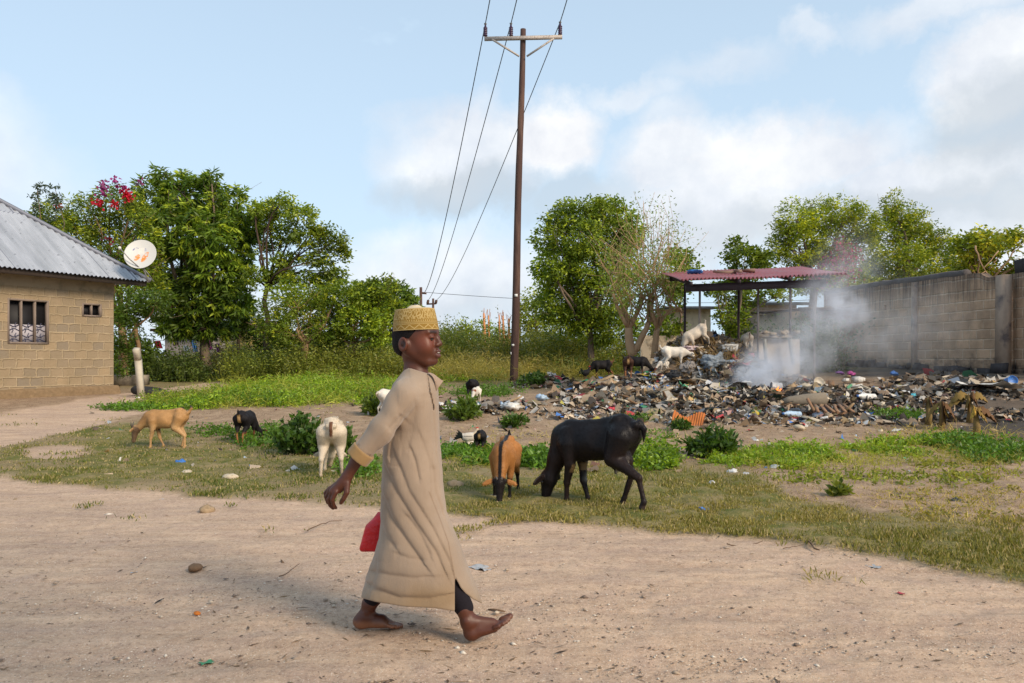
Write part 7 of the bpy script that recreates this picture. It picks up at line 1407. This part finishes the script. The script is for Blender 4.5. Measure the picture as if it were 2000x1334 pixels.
# pieces nobody could tell apart: shared labels by colour, place and kind
def onheap(px0, px1, py0, py1):
    while True:
        px, py = random.uniform(px0, px1), random.uniform(py0, py1); p = GP(px, py)
        if heapd(p[0], p[1]) > .35: return px, py
kinds = [('bag', ['white', 'pale grey', 'cream', 'brown', 'tan', 'tan', 'black', 'cream'], 'crumpled %s plastic bag lying among the rubbish of the heap', 'bag', 60, 10, 22), ('sheet', ['white', 'cream', 'brown', 'pale grey', 'tan', 'pale blue'], 'torn %s sheet of plastic or card among the rubbish of the heap', 'sheet', 110, 12, 30),
         ('bottle', ['pale blue', 'white', 'pale grey', 'green'], 'empty %s plastic bottle lying among the rubbish of the heap', 'bottle', 42, 14, 26), ('plank', ['tan', 'brown', 'cream', 'black'], '%s length of wood or stalk lying on the heap', 'wood', 70, 20, 60), ('carton', ['tan', 'brown', 'white'], 'squashed %s carton among the rubbish of the heap', 'carton', 22, 12, 26)]
for kd, cols, lab, cat, n, a, b in kinds:
    for q in range(n):
        cn = cols[q % len(cols)]; px, py = onheap(1060, 1760, 690, 835) if q % 8 else onheap(860, 1010, 780, 812); item(kd, cn, px, py, random.uniform(a, b), lab % cn, cat, '%s pieces in the rubbish heap' % cat, tilt=.35)
for q in range(46):
    cn = ['white', 'cream', 'pale grey', 'white', 'tan'][q % 5]; px, py = random.uniform(200, 1980), random.uniform(810, 1000); item('sheet', cn, px, py, random.uniform(8, 16), 'small %s scrap dropped in the grass and dirt away from the heap' % cn, 'scrap', 'small scraps dropped around the lot')
for q in range(16): px, py = random.uniform(1560, 2000), random.uniform(735, 860); item('stone', 'cream' if q % 3 else 'tan', px, py, random.uniform(7, 15), 'pale %s rubble stone on the dark earth before the block wall' % ('cream' if q % 3 else 'tan'), 'rubble', 'rubble stones before the block wall', sink=.3)
for i_, (px, py, w_) in enumerate(((1560, 842, 60), (1715, 850, 70), (1450, 860, 40), (1330, 868, 50))): item('stone', 'cream', px, py, w_*.38, ['low cream clod left of the big clod', 'largest cream clod of dry earth on the bare ground', 'small cream clod near the bushy weed', 'crumbly cream clod left of the bushy weed'][i_], 'clod', sink=.9, name='clod')
for q, (x0, y0, x1, y1, r) in enumerate(((1535, 1045, 1600, 1078, .009), (1420, 1066, 1490, 1060, .004), (1530, 1075, 1570, 1068, .003), (545, 1130, 585, 1105, .003), (600, 1040, 668, 1020, .004))):
    a, b = GP(x0, y0), GP(x1, y1); m = MB(); limb(m, a+np.array([0, 0, .012]), b+np.array([0, 0, .012]), r, r*.5, .06, 8, (.9, .8, .7)); tag(m.build('twig', BARK, None, a, smooth=True), ['dark forked twig lying at the right road edge', 'thin pale straw at the right road edge', 'short straw below the dark twig', 'straw crossing the road left of the boy', 'curved root-like twig under the hand'][q], 'twig')
# ------------------------------------------------------------------ fire and smoke
p = GP(1513, 772); fm, nt, bs = newmat('flame'); bs.inputs['Base Color'].default_value = (1, .2, .02, 1); bs.inputs['Emission Color'].default_value = (1, .16, .015, 1); bs.inputs['Emission Strength'].default_value = 1.6
fr_ = thing('fire', 'small orange flames burning on the heap beside the round tin', 'fire', p); k = p[1]/F
for dx, h_, ln in ((-3, 14, 3), (2, 22, 6), (6, 16, 7), (0, 10, -2)):
    m = MB(); m.tube([p+np.array([dx*k, .02*dx/6, .0]), p+np.array([(dx-1.5)*k, 0, h_*.3*k]), p+np.array([(dx+ln*.6)*k, 0, h_*.55*k]), p+np.array([(dx+ln)*k, 0, h_*.75*k+.01])], [3.2*k, 3.6*k, 2.0*k, .3*k], 8, flat=.7); m.build('flame', fm, fr_, smooth=True)
m = MB(); 
for px, py, w_, sd_ in ((1478, 770, .22, 1), (1500, 778, .20, 2), (1440, 782, .20, 3), (1540, 780, .16, 4)): q = GP(px, py); crumple(m, q+np.array([0, 0, .03]), (w_*.9, w_*.7, .08), sd_, 40, .9)
tag(m.build('embers', M_('charcoal', (.015, .013, .013), .9, .4, 12, .9, .02), None, GP(1490, 775)), 'charred black refuse smouldering under the smoke', 'ash')
def smoke(name, label, pts, dens, mask_seed, bb):
    m, nt, bs = newmat(name+'_volume'); nt.nodes.remove(bs); vo = nd(nt, 'ShaderNodeVolumePrincipled'); vo.inputs['Color'].default_value = (.86, .90, .98, 1); vo.inputs['Anisotropy'].default_value = .2; vo.inputs['Density Attribute'].default_value = ''
    geo = nd(nt, 'ShaderNodeNewGeometry').outputs['Position']; nz = nd(nt, 'ShaderNodeTexNoise', Scale=1.7, Detail=5.0, Roughness=.6); lk(nt, geo, nz.inputs['Vector'])
    vm = nt.nodes.new('ShaderNodeVectorMath'); vm.operation = 'MULTIPLY_ADD'; lk(nt, nz.outputs['Color'], vm.inputs[0]); vm.inputs[1].default_value = (.9, .9, .9); lk(nt, geo, vm.inputs[2]); tot = None
    for c, r, a in pts:
        v = nt.nodes.new('ShaderNodeVectorMath'); v.operation = 'SUBTRACT'; lk(nt, vm.outputs[0], v.inputs[0]); v.inputs[1].default_value = tuple(np.asarray(c)+.45)
        s = nt.nodes.new('ShaderNodeVectorMath'); s.operation = 'MULTIPLY'; lk(nt, v.outputs[0], s.inputs[0]); s.inputs[1].default_value = tuple(1/np.asarray(r)); l = nt.nodes.new('ShaderNodeVectorMath'); l.operation = 'LENGTH'; lk(nt, s.outputs[0], l.inputs[0])
        q = mth(nt, 'POWER', mth(nt, 'SUBTRACT', 1.0, l.outputs['Value'], clamp=True), 1.5); q = mth(nt, 'MULTIPLY', q, a); tot = q if tot is None else mth(nt, 'ADD', tot, q)
    f = ramp(nt, noise(nt, 3.2, 5, geo, .65), .36, .66); lk(nt, mth(nt, 'MULTIPLY', mth(nt, 'MULTIPLY', tot, mth(nt, 'ADD', f, .12)), dens), vo.inputs['Density']); lk(nt, vo.outputs[0], nt.nodes['Material Output'].inputs['Volume'])
    b = MB(); lo, hi = map(np.asarray, bb); b.box((lo+hi)/2, hi-lo); return tag(b.build(name, m), label, 'smoke', kind='stuff')
q = lambda px, py, Y: W(px, py, Y)
smoke('smoke', 'bluish white smoke rising from the heap and drifting over the wall', [
 (q(1430, 765, 13.4), (.5, .4, .35), .8), (q(1485, 742, 13.6), (.62, .45, .48), 2.6), (q(1500, 715, 13.8), (.8, .5, .6), 1.2), (q(1540, 735, 13.9), (.7, .5, .5), 1.1), (q(1545, 670, 14.2), (1.0, .7, .9), .35), (q(1600, 620, 14.4), (.8, .6, .8), .6), (q(1645, 605, 14.6), (.62, .5, .52), 2.2), (q(1612, 560, 14.5), (.6, .5, .7), .7), (q(1660, 520, 14.8), (.9, .6, .9), .28), (q(1690, 650, 14.6), (1.1, .7, 1.0), .26), (q(1780, 640, 15.0), (1.5, .8, 1.3), .15), (q(1580, 700, 14.2), (1.0, .6, .8), .45)],
 4.2, 1, ((3.2, 12.7, .0), (9.4, 16.0, 3.9)))
